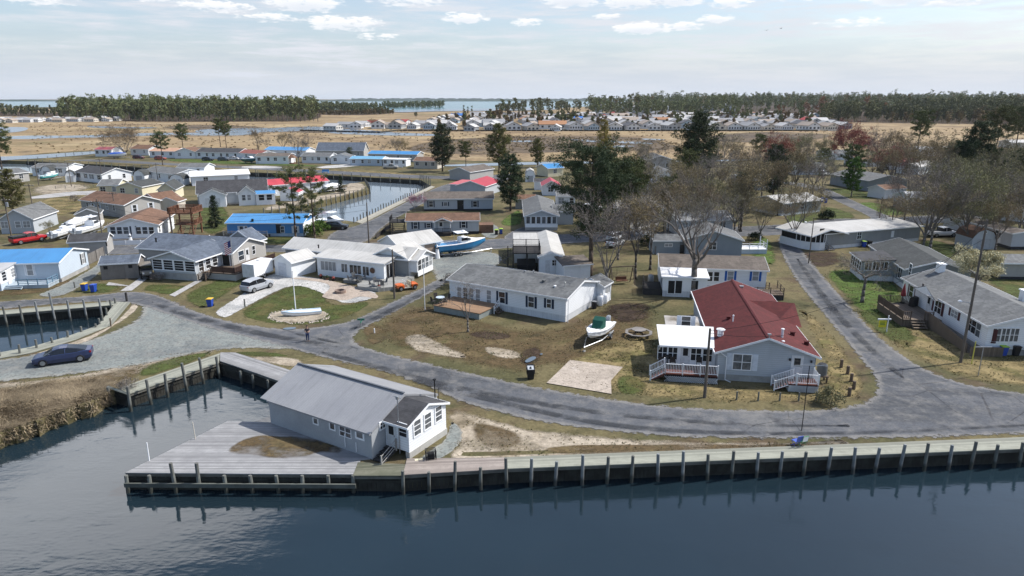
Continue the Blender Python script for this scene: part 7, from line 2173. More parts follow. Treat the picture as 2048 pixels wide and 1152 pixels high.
SHAPES = {
 # lower body: (x, half width, z low, z high); glasshouse: (x, z top, half width top); roof from..to
 'sedan': (4.7, .92, [(-.5, .72, .45, .86), (-.485, .86, .34, 1.0), (-.40, .95, .22, 1.04), (-.2, 1, .2, .98), (.1, 1, .2, .95), (.3, .99, .22, .92), (.43, .93, .25, .80), (.485, .82, .3, .68), (.5, .66, .38, .58)],
    [(-.42, 1.02, .72), (-.27, 1.26, .70), (-.10, 1.42, .66), (.03, 1.43, .66), (.14, 1.30, .68), (.30, .92, .74)], .34),
 'suv': (4.6, .93, [(-.5, .80, .5, .95), (-.485, .93, .38, 1.05), (-.40, .98, .25, 1.08), (-.2, 1, .24, 1.04), (.1, 1, .24, 1.02), (.28, .98, .25, 1.0), (.42, .93, .3, .92), (.49, .82, .36, .82), (.5, .72, .45, .74)],
   [(-.47, 1.05, .80), (-.41, 1.50, .76), (-.25, 1.64, .74), (0, 1.66, .74), (.10, 1.58, .74), (.25, 1.02, .78)], .37),
 'pickup': (5.6, .97, [(-.5, .92, .6, 1.08), (-.49, .97, .45, 1.12), (-.3, 1, .38, 1.12), (-.08, 1, .36, 1.12), (.1, 1, .36, 1.12), (.25, 1, .38, 1.12), (.42, .96, .42, 1.06), (.49, .9, .45, .98), (.5, .8, .5, .9)],
    [(-.10, 1.12, .84), (-.075, 1.72, .80), (0, 1.84, .78), (.12, 1.84, .78), (.17, 1.74, .80), (.26, 1.12, .84)], .40),
}
def car(name, label, cat, loc, ang, kind, mat, scale=1.0, bed=None, group=None):
 L, hw, low, top, r = SHAPES[kind]
 root = thing(name, label, cat, (loc.x, loc.y, loc.z + .06), ang, group)
 root.scale = (scale,) * 3
 rings = []
 for x, w, z0, z1 in low:
  w *= hw
  zm = z0 + (z1 - z0) * .45
  rings.append([(x * L, -w * .88, z0), (x * L, -w, zm), (x * L, -w * .94, z1 - .04), (x * L, -w * .84, z1), (x * L, w * .84, z1), (x * L, w * .94, z1 - .04), (x * L, w, zm), (x * L, w * .88, z0)])
 MB().loft(rings).build('body', mat, root, smooth=False, bevel=0)
 zb = [1.0, 1.0]
 g = []
 for x, z, wt in top:
  zb_ = 1.0
  for (xa, wa, a0, a1), (xb, wb, b0, b1) in zip(low, low[1:]):
   if xa <= x <= xb:
    f = (x - xa) / (xb - xa)
    zb_ = a1 + (b1 - a1) * f - .03
  z = max(z, zb_ + .01)
  g.append([(x * L, -hw * .88, zb_), (x * L, -hw * wt, z - .02), (x * L, -hw * wt * .8, z), (x * L, hw * wt * .8, z), (x * L, hw * wt, z - .02), (x * L, hw * .88, zb_)])
 MB().loft(g).build('window', CARGL, root)
 rr = []
 for (x, z, wt), gg in list(zip(top, g))[1:-1]:
  rr.append([(x * L, -hw * wt * 1.02, z - .05), (x * L, -hw * wt * .98, z + .012), (x * L, 0, z + .035), (x * L, hw * wt * .98, z + .012), (x * L, hw * wt * 1.02, z - .05), (x * L, 0, z - .045)])
 MB().loft(rr if kind != 'sedan' else rr[1:]).build('roof', mat, root)
 for s in (-1, 1):
  pl = MB()
  xm = (top[1][0] + top[-2][0]) / 2 * L
  pl.tube((xm, s * hw * .89, low[3][3] - .02), (xm, s * hw * top[2][2] * 1.0, top[2][1] - .03), .035, .035, 4)
  pl.build('pillar', mat, root)
  wheel(root, L * .31, s * (hw - .1), r, .22, s)
  wheel(root, -L * .30, s * (hw - .1), r, .22, s)
  xf = low[-2]
  MB().box(xf[0] * L - .1, s * hw * .62 - .16, xf[3] - .2, xf[0] * L + .035, s * hw * .62 + .16, xf[3] - .06).build('headlight', LAMPW, root)
  xr = low[1]
  MB().box(xr[0] * L - .05, s * hw * .7 - .16, xr[3] - .22, xr[0] * L + .1, s * hw * .7 + .16, xr[3] - .06).build('tail_light', LAMPR, root)
  MB().box(L * .17, s * hw * 1.0 - .05 + s * .08, low[3][3] + .0, L * .20, s * hw * 1.0 + .05 + s * .08, low[3][3] + .14).build('mirror', mat, root)
 MB().box(-L * .46, -hw * .8, .17, L * .46, hw * .8, .3).build('underside', CHASSIS, root)
 if kind == 'pickup':
  MB().box(-L * .485, -hw * .82, 1.0, -L * .115, hw * .82, 1.125).build('cargo_bed', bed or CHASSIS, root)
  if bed:
   MB().box(-L * .49, -hw * .92, 1.13, -L * .11, hw * .92, 1.5).build('bed_cover', bed, root)
 return root
def heading(a, b):
 """ground point midway and heading from pixel a (rear) to pixel b (front)"""
 A, B = G(*a), G(*b)
 return (A + B) / 2, math.atan2(B.y - A.y, B.x - A.x)
def vcar(name, label, cat, rear, front, kind, mat, **kw):
 p, an = heading(rear, front)
 return car(name, label, cat, p, an, kind, mat, **kw)
WCAR = paint('white_car_paint', (.66, .67, .68))
KCAR = paint('black_car_paint', (.018, .019, .022), .25)
vcar('sedan', 'dark blue sedan parked on the gravel beside the small basin', 'car', (162, 719), (94, 728), 'sedan', paint('midnight_blue_paint', (.018, .03, .085), .22), scale=1.08)
vcar('suv', 'silver grey suv on the white gravel drive behind the cargo trailer', 'car', (496, 586), (534, 574), 'suv', paint('silver_paint', (.36, .38, .41)))
vcar('suv', 'black suv parked by the canal road near the bright blue house', 'car', (652, 459), (695, 459), 'suv', KCAR)
vcar('pickup_truck', 'red pickup with black bed cover behind the blue metal roof', 'truck', (36, 489), (80, 482), 'pickup', paint('red_paint', (.42, .015, .02)), bed=BLACK)
vcar('pickup_truck', 'white pickup beside the grey barn shed', 'truck', (1862, 474), (1902, 473), 'pickup', WCAR)
vcar('sedan', 'white sedan nearer the street behind the slim bare trees', 'car', (1222, 483), (1240, 478), 'suv', WCAR, scale=.95)
vcar('sedan', 'white sedan nearer the timber swing frame', 'car', (1220, 496), (1240, 488), 'sedan', WCAR)
vcar('van', 'white van half hidden by the big pine', 'van', (1174, 424), (1194, 422), 'suv', WCAR, scale=1.1)
vcar('pickup_truck', 'light pickup parked at the white porch on the canal street', 'truck', (770, 338), (792, 338), 'pickup', paint('sand_paint', (.42, .40, .36)))
vcar('suv', 'dark suv nearer the bank tip on the far canal bank', 'car', (408, 322), (424, 322), 'suv', KCAR)
vcar('suv', 'dark suv beside the charcoal roofed bank house', 'car', (438, 322), (457, 322), 'suv', paint('grey_car_paint', (.06, .065, .07)))
vcar('suv', 'white car next to the dark moored boat on the far bank', 'car', (458, 320), (478, 320), 'sedan', WCAR)
vcar('suv', 'maroon car at the spreading bare tree', 'car', (268, 318), (287, 318), 'suv', paint('maroon_paint', (.10, .02, .025)))
vcar('suv', 'orange red car before the pale orange roof', 'car', (312, 320), (330, 320), 'suv', paint('orange_red_paint', (.35, .06, .03)))
vcar('suv', 'dark car nearer the big pine on the sandy street', 'car', (1247, 360), (1265, 358), 'suv', KCAR)
vcar('pickup_truck', 'dark pickup beside the pale house with grey roof', 'truck', (1290, 362), (1313, 361), 'pickup', KCAR)
vcar('suv', 'dark car by the beige house steps', 'car', (176, 430), (194, 428), 'suv', KCAR)
vcar('sedan', 'pale car at the marsh lane under the maple', 'car', (1640, 352), (1660, 350), 'suv', WCAR)
# boxy tan off-roader beside the shed
p, an = heading((292, 548), (296, 560))
r = thing('jeep', 'boxy tan off road car between the shed and the sunroom', 'car', (p.x, p.y, .06), an)
TAN = paint('tan_paint', (.17, .155, .13), .6)
MB().box(-1.9, -.8, .5, 1.0, .8, 1.1).box(1.0, -.62, .55, 2.0, .62, 1.15).build('body', TAN, r, bevel=.04)
MB().box(-1.85, -.74, 1.1, .75, .74, 1.75).build('window', CARGL, r)
MB().box(-1.9, -.78, 1.752, .8, .78, 1.85).build('roof', TAN, r, bevel=.03)
MB().box(2.0, -.75, .5, 2.12, .75, .68).build('bumper', BLACK, r)
for s in (-1, 1):
 MB().box(2.0, s * .45 - .12, .85, 2.03, s * .45 + .12, 1.08).build('headlight', LAMPW, r)
 wheel(r, 1.35, s * .75, .38, .24, s)
 wheel(r, -1.2, s * .75, .38, .24, s)
# orange buggy
p, an = heading((826, 577), (799, 581))
r = thing('buggy', 'small orange open buggy car at the patio corner', 'buggy', (p.x, p.y, .05), an)
ORG = paint('orange_paint', (.62, .13, .02), .35)
MB().loft([[(x, -w, z0), (x, -w, z1), (x, -w * .8, z1 + .06), (x, w * .8, z1 + .06), (x, w, z1), (x, w, z0)] for x, w, z0, z1 in ((.45, .6, .35, .75), (1.0, .62, .35, .82), (1.45, .5, .4, .72))]).build('bonnet', ORG, r)
MB().box(-1.45, -.65, .38, -.55, .65, .78).build('tail', ORG, r, bevel=.06)
MB().box(-.6, -.6, .3, .5, .6, .42).build('floor_pan', BEIGE, r)
for s in (-1, 1):
 MB().box(-.35, s * .3 - .22, .42, .05, s * .3 + .22, .62).box(-.5, s * .3 - .22, .5, -.36, s * .3 + .22, 1.15).build('seat', CREAM, r, bevel=.03)
 MB().loft([[(x, s * .62, z), (x, s * .78, z), (x, s * .78, z + .05), (x, s * .62, z + .05)] for x, z in ((1.5, .5), (1.25, .72), (.85, .72), (.55, .38))]).build('fender', ORG, r)
 MB().loft([[(x, s * .62, z), (x, s * .78, z), (x, s * .78, z + .05), (x, s * .62, z + .05)] for x, z in ((-.55, .4), (-.8, .72), (-1.25, .74), (-1.5, .5))]).build('fender', ORG, r)
 wheel(r, 1.0, s * .68, .3, .2, s)
 wheel(r, -1.0, s * .68, .3, .2, s)
MB().path([(.45, -.55, .75), (.3, -.55, 1.25), (.3, .55, 1.25), (.45, .55, .75)], .03).build('windscreen_frame', WPAINT, r)
MB().path([(-.55, -.58, .75), (-.55, -.58, 1.45), (-.55, .58, 1.45), (-.55, .58, .75)], .03).build('roll_bar', BLACK, r)
MB().path([(.2 + .02 * math.cos(t), .3 + .16 * math.sin(t), .9 + .16 * math.cos(t)) for t in [i * .63 for i in range(11)]], .02).build('steering_wheel', BLACK, r)
# enclosed cargo trailer
a, b, c = G(494, 559), G(515, 561), G(541, 551)
an = math.atan2(c.y - b.y, c.x - b.x)
p = (a + c) / 2
Lt, Wt = 4.3, 2.0
r = thing('cargo_trailer', 'white enclosed cargo trailer in front of the silver suv', 'trailer', (p.x, p.y, 0), an)
MB().box(-Lt / 2, -Wt / 2, .5, Lt / 2, Wt / 2, 2.45).build('box_body', WPAINT, r, bevel=.05)
MB().box(-Lt / 2 - .02, -Wt / 2 - .012, .5, Lt / 2 + .02, -Wt / 2 - .003, .66).build('side_trim', METAL, r)
MB().box(-Lt / 2 - .03, -.93, .58, -Lt / 2 - .004, -.02, 2.35).build('rear_door', DOORW, r)
MB().box(-Lt / 2 - .03, .02, .58, -Lt / 2 - .004, .93, 2.35).build('rear_door', DOORW, r)
MB().box(-.15, -.2, 2.45, .25, .2, 2.53).build('roof_vent', METAL, r)
MB().tube((Lt / 2, -.6, .5), (Lt / 2 + 1.0, 0, .5), .05).tube((Lt / 2, .6, .5), (Lt / 2 + 1.0, 0, .5), .05).build('drawbar', BLACK, r)
for s in (-1, 1):
 wheel(r, -.1, s * (Wt / 2 + .1), .33, .2, s)
 MB().loft([[(x, s * (Wt / 2 + .005), z), (x, s * (Wt / 2 + .24), z), (x, s * (Wt / 2 + .24), z + .03), (x, s * (Wt / 2 + .005), z + .03)] for x, z in ((-.55, .5), (-.4, .74), (.2, .74), (.35, .5))]).build('fender', METAL, r)
# ------------------------------------------------------------------ boats
def boat_hull(L, B, D, bow=.55):
 st = []
 for f in (0, .15, .35, .55, .72, .86, .95, 1.0):
  w = B / 2 * (1 if f < .45 else max(.02, (1 - ((f - .45) / .55) ** 2.1)))
  w *= .93 + .07 * min(1, f / .3)
  sh = D * (1 + bow * max(0, f - .2) ** 1.6)
  kl = .0 if f < .6 else D * .95 * ((f - .6) / .4) ** 2.2
  ch = kl + (sh - kl) * .42
  st.append((f * L - L / 2 + (.1 * L * 0), w, sh, kl, ch))
 return st
def boat(name, label, p, an, z, L, B, D, hull_mat, top_mat=None, cat='boat', style='console', cover=None, engine=True, ttop=False, group=None):
 root = thing(name, label, cat, (p.x, p.y, z), an, group)
 st = boat_hull(L, B, D)
 MB().loft([[(x, -w, sh), (x, -w * .86, ch), (x, 0, kl), (x, w * .86, ch), (x, w, sh)] for x, w, sh, kl, ch in st]).build('hull', hull_mat, root)
 top_mat = top_mat or WPAINT
 g = MB()
 for s in (-1, 1):
  g.loft([[(x, s * w * 1.03, sh - .04), (x, s * w * 1.03, sh + .05), (x, s * max(0, w - .28), sh + .06), (x, s * max(0, w - .28), sh - .02)] for x, w, sh, kl, ch in st])
 g.build('gunwale', top_mat, root)
 MB().loft([[(x, -w * .84, sh - .32), (x, w * .84, sh - .32), (x, w * .84, sh - .28), (x, -w * .84, sh - .28)] for x, w, sh, kl, ch in st[:-2]]).build('deck', M('boat_deck', (.60, .60, .58), None, 1, .6), root)
 if style in ('console', 'cabin'):
  MB().add([(st[5][0] - .15 * L, -st[4][1] * .8, st[5][2] + .08), (st[5][0] - .15 * L, st[4][1] * .8, st[5][2] + .08), (st[6][0], st[6][1] * .8, st[6][2] + .08), (st[6][0], -st[6][1] * .8, st[6][2] + .08),
     (st[5][0] - .15 * L, -st[4][1] * .8, st[5][2] - .2), (st[5][0] - .15 * L, st[4][1] * .8, st[5][2] - .2), (st[6][0], st[6][1] * .8, st[6][2] - .2), (st[6][0], -st[6][1] * .8, st[6][2] - .2)],
     [(0, 1, 2, 3), (7, 6, 5, 4), (0, 4, 5, 1), (1, 5, 6, 2), (2, 6, 7, 3), (3, 7, 4, 0)]).build('foredeck', top_mat, root)
 if style == 'console':
  MB().loft([[(x, -w, z0), (x, -w, z1), (x, w, z1), (x, w, z0)] for x, w, z0, z1 in ((-.12 * L, .35, D - .3, D + .75), (.0, .4, D - .3, D + .85), (.06 * L, .35, D - .3, D + .45))]).build('console', top_mat, root)
  MB().box(-.2 * L, -.4, D - .3, -.15 * L, .4, D + .4).build('seat', top_mat, root, bevel=.04)
 if style == 'cabin':
  MB().loft([[(x, -w, z0), (x, -w * .85, z1), (x, w * .85, z1), (x, w, z0)] for x, w, z0, z1 in ((-.02 * L, B * .36, D, D + .95), (.1 * L, B * .36, D + .1, D + 1.0), (.24 * L, B * .3, D + .2, D + .62), (.40 * L, B * .12, D + .3, D + .46))]).build('cabin', top_mat, root)
  MB().loft([[(x, -w, z0), (x, -w * .9, z1), (x, w * .9, z1), (x, w, z0)] for x, w, z0, z1 in ((-.01 * L, B * .365, D + .5, D + .93), (.1 * L, B * .37, D + .55, D + .97), (.17 * L, B * .33, D + .6, D + .78))]).build('windscreen', CARGL, root)
 if ttop:
  MB().box(-.1 * L, -B * .38, D + 1.75, .12 * L, B * .38, D + 1.85).build('hard_top', top_mat, root, bevel=.03)
  MB().lathe([(.28, 0), (.3, .1), (.22, .22)], 12, (.06 * L, 0, D + 1.86)).build('radar_dome', top_mat, root)
  for x in (-.08, .1):
   for s in (-1, 1):
    MB().tube((x * L, s * B * .34, D), (x * L, s * B * .34, D + 1.75), .03).build('top_post', METAL, root)
 if cover is not None:
  cv = [[(x, -w * 1.02, sh + .02), (x, -w * .5, sh + h_), (x, 0, sh + h_ * 1.35), (x, w * .5, sh + h_), (x, w * 1.02, sh + .02)] for (x, w, sh, kl, ch), h_ in zip(st, (.1, .45, .55, .5, .35, .2, .1, .02))]
  MB().loft(cv).build('cover', cover, root)
 if engine:
  e = MB().loft([[(-L / 2 - .12 + dx, -w, z_), (-L / 2 - .12 + dx, w, z_), (-L / 2 - .62 + dx * .3, w * .8, z_), (-L / 2 - .62 + dx * .3, -w * .8, z_)] for z_, w, dx in ((D * .1, .08, 0), (D * .7, .1, 0), (D * .8, .22, 0), (D + .35, .24, .02), (D + .5, .18, .04))])
  e.build('outboard_motor', M('motor_grey', (.30, .33, .37), None, 2, .4), root, bevel=.02)
 return root
def boat_trailer(label, p, an, L, W, axle=(-.12,), tongue=1.6, wheel_r=.32, group=None):
 root = thing('boat_trailer', label, 'trailer', (p.x, p.y, 0), an, group)
 f = MB()
 for s in (-1, 1):
  f.tube((-L * .46, s * W * .42, .52), (L * .2, s * W * .42, .52), .05, .05, 4)
  f.tube((L * .2, s * W * .42, .52), (L * .5 + tongue, 0, .5), .05, .05, 4)
 for x in (-.42, -.15, .15):
  f.tube((x * L, -W * .42, .52), (x * L, W * .42, .52), .04, .04, 4)
 f.build('frame', METAL, root)
 MB().tube((L * .5 + tongue * .75, 0, .5), (L * .5 + tongue * .75, 0, 1.15), .05, .05, 4).build('winch_post', METAL, root)
 MB().tube((L * .5 + tongue * .9, 0, .06), (L * .5 + tongue * .9, 0, .6), .035, .035, 5).build('jack', METAL, root)
 MB().box(L * .5 + tongue * .9 - .15, -.1, .0, L * .5 + tongue * .9 + .15, .1, .1).build('block', BLOCK, root)
 for x in axle:
  for s in (-1, 1):
   wheel(root, x * L, s * W * .53, wheel_r, .2, s)
   MB().loft([[(x * L + dx, s * W * .46, z), (x * L + dx, s * W * .6, z), (x * L + dx, s * W * .6, z + .04), (x * L + dx, s * W * .46, z + .04)] for dx, z in ((-.46, .45), (-.34, .72), (.34, .72), (.46, .45))]).build('fender', METAL, root)
  MB().tube((x * L, -W * .5, wheel_r), (x * L, W * .5, wheel_r), .04).build('axle', BLACK, root)
 return root
# white boat with the green cloth in the bare yard: bow towards the viewer
A, B = G(1213, 668), G(1187, 690)
an = math.atan2(B.y - A.y, B.x - A.x)
p = (G(1204, 672) + G(1187, 689)) / 2
b_ = boat('boat', 'white open boat with a green cloth over its console on the bare yard', p, an, .58, 5.6, 2.15, .78, WPAINT, style='console')
GREENC = M('green_canvas', (.012, .085, .065), (.008, .06, .045), 2.5, .9, bump=.4)
MB().loft([[(x, -w, z0), (x, -w * .95, z1), (x, w * .95, z1), (x, w, z0)] for x, w, z0, z1 in ((-1.0, .5, .6, 1.75), (-.5, .62, .5, 1.95), (.2, .62, .5, 1.7), (.75, .5, .7, .95))]).build('console_cover', GREENC, b_, bevel=.05)
MB().path([(2.75, 0, 1.35), (2.3, .5, 1.42), (1.4, .85, 1.32)], .02).build('bow_rail', METAL, b_)
MB().path([(2.75, 0, 1.35), (2.3, -.5, 1.42), (1.4, -.85, 1.32)], .02).build('bow_rail', METAL, b_)
boat_trailer('galvanised trailer under the white boat with green cloth', p, an, 5.4, 2.1, (-.18,), 1.3)
# big blue boat on the gravel
A, B = G(890, 512), G(968, 504)
an = math.atan2(B.y - A.y, B.x - A.x)
p = G(921, 509)
boat('boat', 'large white boat with bright blue hull and hard top by the garage', p, an, .62, 9.0, 2.7, 1.35, paint('sky_blue_hull', (.03, .22, .46), .25), style='cabin', ttop=True)
boat_trailer('twin axle trailer under the large blue hulled boat', p, an, 8.2, 2.6, (-.16, -.06), 1.6)
def stored(label, a, b, L, Bm, mat=None, cover=None, style='console', z=.6, trailer=True, tlabel=None, ttop=False, D=.9):
 p, an = heading(a, b)
 boat('boat', label, p, an, z, L, Bm, D, mat or WPAINT, style=style, cover=cover, ttop=ttop)
 if trailer:
  boat_trailer(tlabel or ('trailer under the ' + label), p, an, L * .95, Bm)
stored('boat shrouded in white wrap among the stored boats', (140, 463), (176, 452), 7.0, 2.4, cover=M('white_wrap', (.66, .67, .69), None, 1, .5), tlabel='trailer below the white wrapped boat')
stored('long white cabin boat beside the deck tower house', (150, 478), (214, 458), 9, 2.7, style='cabin', ttop=True, tlabel='trailer below the long white cabin boat')
stored('white boat half hidden by the olive tree', (112, 482), (150, 470), 7, 2.3, tlabel='trailer below the half hidden white boat')
stored('boat under a bright blue tarpaulin on the far canal bank', (224, 317), (249, 317), 7.5, 2.8, cover=M('blue_tarpaulin', (.02, .10, .48), None, 1.2, .6), tlabel='trailer below the blue tarpaulin', D=1.3)
stored('dark teal boat before the faded red roof', (486, 326), (514, 328), 7.5, 2.6, mat=paint('teal_hull', (.03, .10, .13)), style='cabin', tlabel='trailer below the dark teal boat', D=1.2)
stored('turquoise and white boat at the sandy lot', (84, 362), (116, 358), 6.5, 2.3, mat=paint('turquoise_hull', (.10, .42, .44)), tlabel='trailer below the turquoise boat')
stored('white motor boat moored by the black suv', (640, 436), (684, 442), 8, 2.7, style='cabin', z=WATER_Z - .3, trailer=False, ttop=True, D=1.4)
stored('small covered boat on the sandy peninsula', (655, 384), (680, 381), 6, 2.2, cover=WPAINT, tlabel='trailer below the small covered boat')
stored('white boat on the deck side of the red roofed canal house', (516, 403), (545, 401), 6, 2.2, tlabel='trailer below the boat by the red roofed canal house')
# ornamental dinghy set in the rock bed
p = G(603, 630)
boat('dinghy', 'old white rowing boat used as a planter in the rock bed', p, R(200), -.12, 4.6, 1.5, .55, WPAINT, top_mat=M('pale_blue_rim', (.45, .56, .66), None, 1, .6), style='plain', engine=False)
rk = MB()
g4 = random.Random(3)
for i in range(150):
 t = g4.uniform(0, 6.283)
 k = g4.uniform(.86, 1.04)
 q = G(597 + 60 * k * math.cos(t), 633 + 14.5 * k * math.sin(t))
 s = g4.uniform(.08, .2)
 rk.add([(q.x + s * g4.uniform(.7, 1) * math.cos(a), q.y + s * math.sin(a), .02) for a in (0, 1.57, 3.14, 4.71)] + [(q.x, q.y, .02 + s * .9)], [(0, 1, 4), (1, 2, 4), (2, 3, 4), (3, 0, 4)])
tag(rk.build('pebbles', M('pale_stones', (.50, .44, .38), (.38, .33, .28), 3, .9)), 'pale stones round the rock bed', None, None, 'stuff')
# ------------------------------------------------------------------ bins
BINB = paint('blue_bin_plastic', (.012, .06, .36), .45)
BINL = {'yellow': paint('yellow_lid', (.62, .38, .02), .5), 'green': paint('lime_lid', (.30, .48, .03), .5), 'blue': BINB, 'black': BLACK}
_BIN = {}
def bin_(px, py, lid, label, body=None, rz=0.0):
 p = G(px, py)
 key = (lid, (body or BINB).name)
 if key in _BIN:
  return dup(_BIN[key], p, rz, label)
 r = thing('wheelie_bin', label, 'bin', p, rz, 'wheeled rubbish bins')
 MB().loft([[(-w, -d, z), (w, -d, z), (w, d, z), (-w, d, z)] for z, w, d in ((.06, .24, .26), (.95, .31, .36), (1.0, .33, .38))]).build('body', body or BINB, r)
 MB().loft([[(-w, -d, z), (w, -d, z), (w, d, z), (-w, d, z)] for z, w, d in ((1.003, .35, .41), (1.05, .35, .41), (1.1, .24, .28))]).build('lid', BINL[lid], r)
 MB().tube((-.3, .42, .98), (.3, .42, .98), .025).build('handle', BLACK, r)
 for s in (-1, 1):
  MB().loft([[(s * .3 + q, .3 + .12 * math.cos(t), .13 + .12 * math.sin(t)) for t in [k * .628 for k in range(10)]] for q in (-.03, .03)]).build('wheel', BLACK, r)
 _BIN[key] = r
 return r
bin_(421, 613, 'yellow', 'blue bin with yellow lid at the white gravel drive')
bin_(170, 582, 'yellow', 'blue bin with yellow lid beside the lidless one at the gravel lane')
bin_(188, 584, 'blue', 'all blue bin beside the yellow lidded one at the gravel lane')
bin_(2004, 711, 'green', 'blue bin with lime green lid against the white gable')
bin_(2029, 711, 'black', 'black bin between two blue ones against the white gable', BLACK)
bin_(2052, 711, 'yellow', 'blue bin with yellow lid cut by the picture edge')
bin_(1002, 468, 'green', 'blue bin with lime lid at the dark driveway')
bin_(993, 470, 'green', 'black bin with lime lid at the dark driveway', BLACK)
bin_(1643, 404, 'blue', 'blue bin nearer the dark grey house on the lane')
bin_(1651, 406, 'blue', 'blue bin nearer the lane asphalt')
bin_(1727, 494, 'green', 'blue bin with lime lid against the white skirting')
bin_(1738, 494, 'black', 'black bin against the white skirting', BLACK)
bin_(692, 327, 'blue', 'blue bin beside the white gabled cottage')
p = G(1061, 757)
r = thing('waste_cart', 'black waste cart with a pale face panel at the road edge', 'bin', p, R(5))
MB().loft([[(-w, -d, z), (w, -d, z), (w, d, z), (-w, d, z)] for z, w, d in ((.05, .27, .3), (1.0, .36, .38))]).build('body', BLACK, r)
MB().add([(-.28, -.37, .98), (.28, -.37, .98), (.28, .33, 1.2), (-.28, .33, 1.2), (-.28, -.37, .93), (.28, -.37, .93), (.28, .33, 1.0), (-.28, .33, 1.0)], [(0, 1, 2, 3), (7, 6, 5, 4), (0, 4, 5, 1), (1, 5, 6, 2), (2, 6, 7, 3), (3, 7, 4, 0)]).build('face_panel', LGREY, r)
MB().path([(-.36, -.3, .6), (-.36, .3, 1.25), (.36, .3, 1.25), (.36, -.3, .6)], .04).build('handle_frame', BLACK, r)
MB().box(-.07, -.2, 1.03, .07, .1, 1.14).build('latch', BLACK, r)
# ------------------------------------------------------------------ poles and wires
POLEW = M('utility_pole_wood', (.11, .092, .078), (.15, .13, .11), 1.2, .9)
def top_z(px, py, ty):
 p = G(px, py)
 d = ray(px, ty)
 return CAM_H + d.z * p.y / d.y
def upole(px, py, ty, label, r=.14, arm=True, xf=False, name='utility_pole', mat=None, lamp=0, rz=0):
 p = G(px, py)
 z = top_z(px, py, ty)
 o = thing(name, label, 'pole', p, rz)
 MB().tube((0, 0, -.1), (0, 0, z), r, r * .65, 8).build('pole', mat or POLEW, o)
 if arm:
  MB().box(-1.1, -.06, z - .55, 1.1, .06, z - .43).build('cross_arm', POLEW, o)
  for x in (-.95, -.4, .4, .95):
   MB().lathe([(.04, 0), (.05, .06), (.02, .12)], 6, (x, 0, z - .43)).build('insulator', METAL, o)
 if xf:
  MB().lathe([(.2, 0), (.24, .05), (.24, .75), (.12, .85)], 10, (.32, 0, z - 1.7)).build('transformer', METAL, o)
 if lamp:
  lz = top_z(px, py, lamp) - .3
  MB().tube((0, 0, lz - .3), (-1.2, -.2, lz), .04).build('lamp_arm', METAL, o)
  MB().lathe([(.05, .12), (.2, .02), (.16, -.08)], 10, (-1.3, -.22, lz)).build('lamp_head', WPAINT, o)
 return p + Vector((0, 0, z - .4))
tops = {}
tops['a'] = upole(1409, 795, 657, 'weathered utility pole at the red roofed house porch', .15, False)
tops['b'] = upole(1921, 725, 440, 'tall utility pole with street lamp before the maroon shuttered house', .14, False, False, lamp=595)
tops['c'] = upole(789, 597, 499, 'dark utility pole at the patio of the white bungalow', .14, False)
tops['d'] = upole(738, 488, 405, 'utility pole at the canal road junction', .14, False)
tops['e'] = upole(210, 503, 398, 'utility pole beside the dark roofed shed', .13)
tops['f'] = upole(348, 488, 430, 'utility pole below the deck tower', .13, False)
tops['g'] = upole(232, 432, 383, 'utility pole before the beige house', .12)
tops['h'] = upole(69, 432, 367, 'utility pole at the straw lawn', .12)
tops['i'] = upole(24, 478, 395, 'utility pole with grey transformer at the picture edge', .14, True, True)
tops['j'] = upole(143, 373, 324, 'utility pole beside the brown black barn shed', .12)
tops['k'] = upole(206, 366, 316, 'utility pole in front of the black shuttered house', .12)
tops['l'] = upole(78, 371, 319, 'utility pole at the white barn shed with the turquoise boat', .12)
tops['m'] = upole(316, 363, 326, 'utility pole by the canal row of white houses', .12)
tops['n'] = upole(1617, 527, 435, 'dark lamp post at the brown yard by the lane', .10, False, lamp=440)
tops['o'] = upole(1757, 448, 395, 'utility pole at the lane bend', .12)
tops['p'] = upole(1800, 377, 336, 'utility pole beside the slate gable', .12)
tops['q'] = upole(1607, 445, 340, 'tall utility pole at the lane end', .12)
tops['r'] = upole(1258, 349, 312, 'utility pole at the sandy street', .12, False)
tops['s'] = upole(1780, 473, 420, 'utility pole behind the white roofed house', .12, False)
tops['t'] = upole(458, 352, 330, 'thin pole on the canal bank behind the steep dark roof', .10, False)
def wire(label, a, b, sag=.6, r=.02, off=0.0):
 o = thing('wire', label, 'wire', (0, 0, 0))
 pts = []
 for i in range(13):
  f = i / 12
  p = a.lerp(b, f)
  pts.append((p.x, p.y + off, p.z - sag * 4 * f * (1 - f)))
 MB().path(pts, r, 3).build('cable', M('wire_black', (.03, .03, .032), None, 1, .6), o)
wire('service wire from the porch pole to the ridge mast of the red roof', tops['a'], Vector((24.2, 57.3, 4.7)), .25)
wire('long wire from the porch pole across the lane', tops['a'] + Vector((0, 0, .2)), tops['b'] - Vector((0, 0, 1.4)), 1.6)
wire('service wire from the tall lamp pole to the maroon shuttered house', tops['b'], Vector((50.2, 80, 4.4)), .4)
for k, (u, v) in enumerate((('i', 'e'), ('e', 'f'), ('f', 'd'), ('l', 'k'), ('h', 'g'), ('o', 's'))):
 for q in (0, 1):
  wire(f'{("upper", "lower")[q]} wire along the street, {ORD[k]} span from the picture edge', tops[u] - Vector((0, 0, .9 * q)), tops[v] - Vector((0, 0, .9 * q)), .7)
wire('wire from the patio pole towards the bungalow gable', tops['c'], G(819, 545) + Vector((0, 0, 3.9)), .3)
def post(name, label, cat, px, py, ty, r=.04, mat=None, group=None):
 p = G(px, py)
 o = thing(name, label, cat, p, 0, group)
 z = top_z(px, py, ty)
 MB().tube((0, 0, -.1), (0, 0, z), r, r * .9, 8).build('post', mat or WPAINT, o)
 return o, z
o, z = post('flagpole', 'bare white flagpole rising from the rock bed dinghy', 'flagpole', 592, 626, 545, .06)
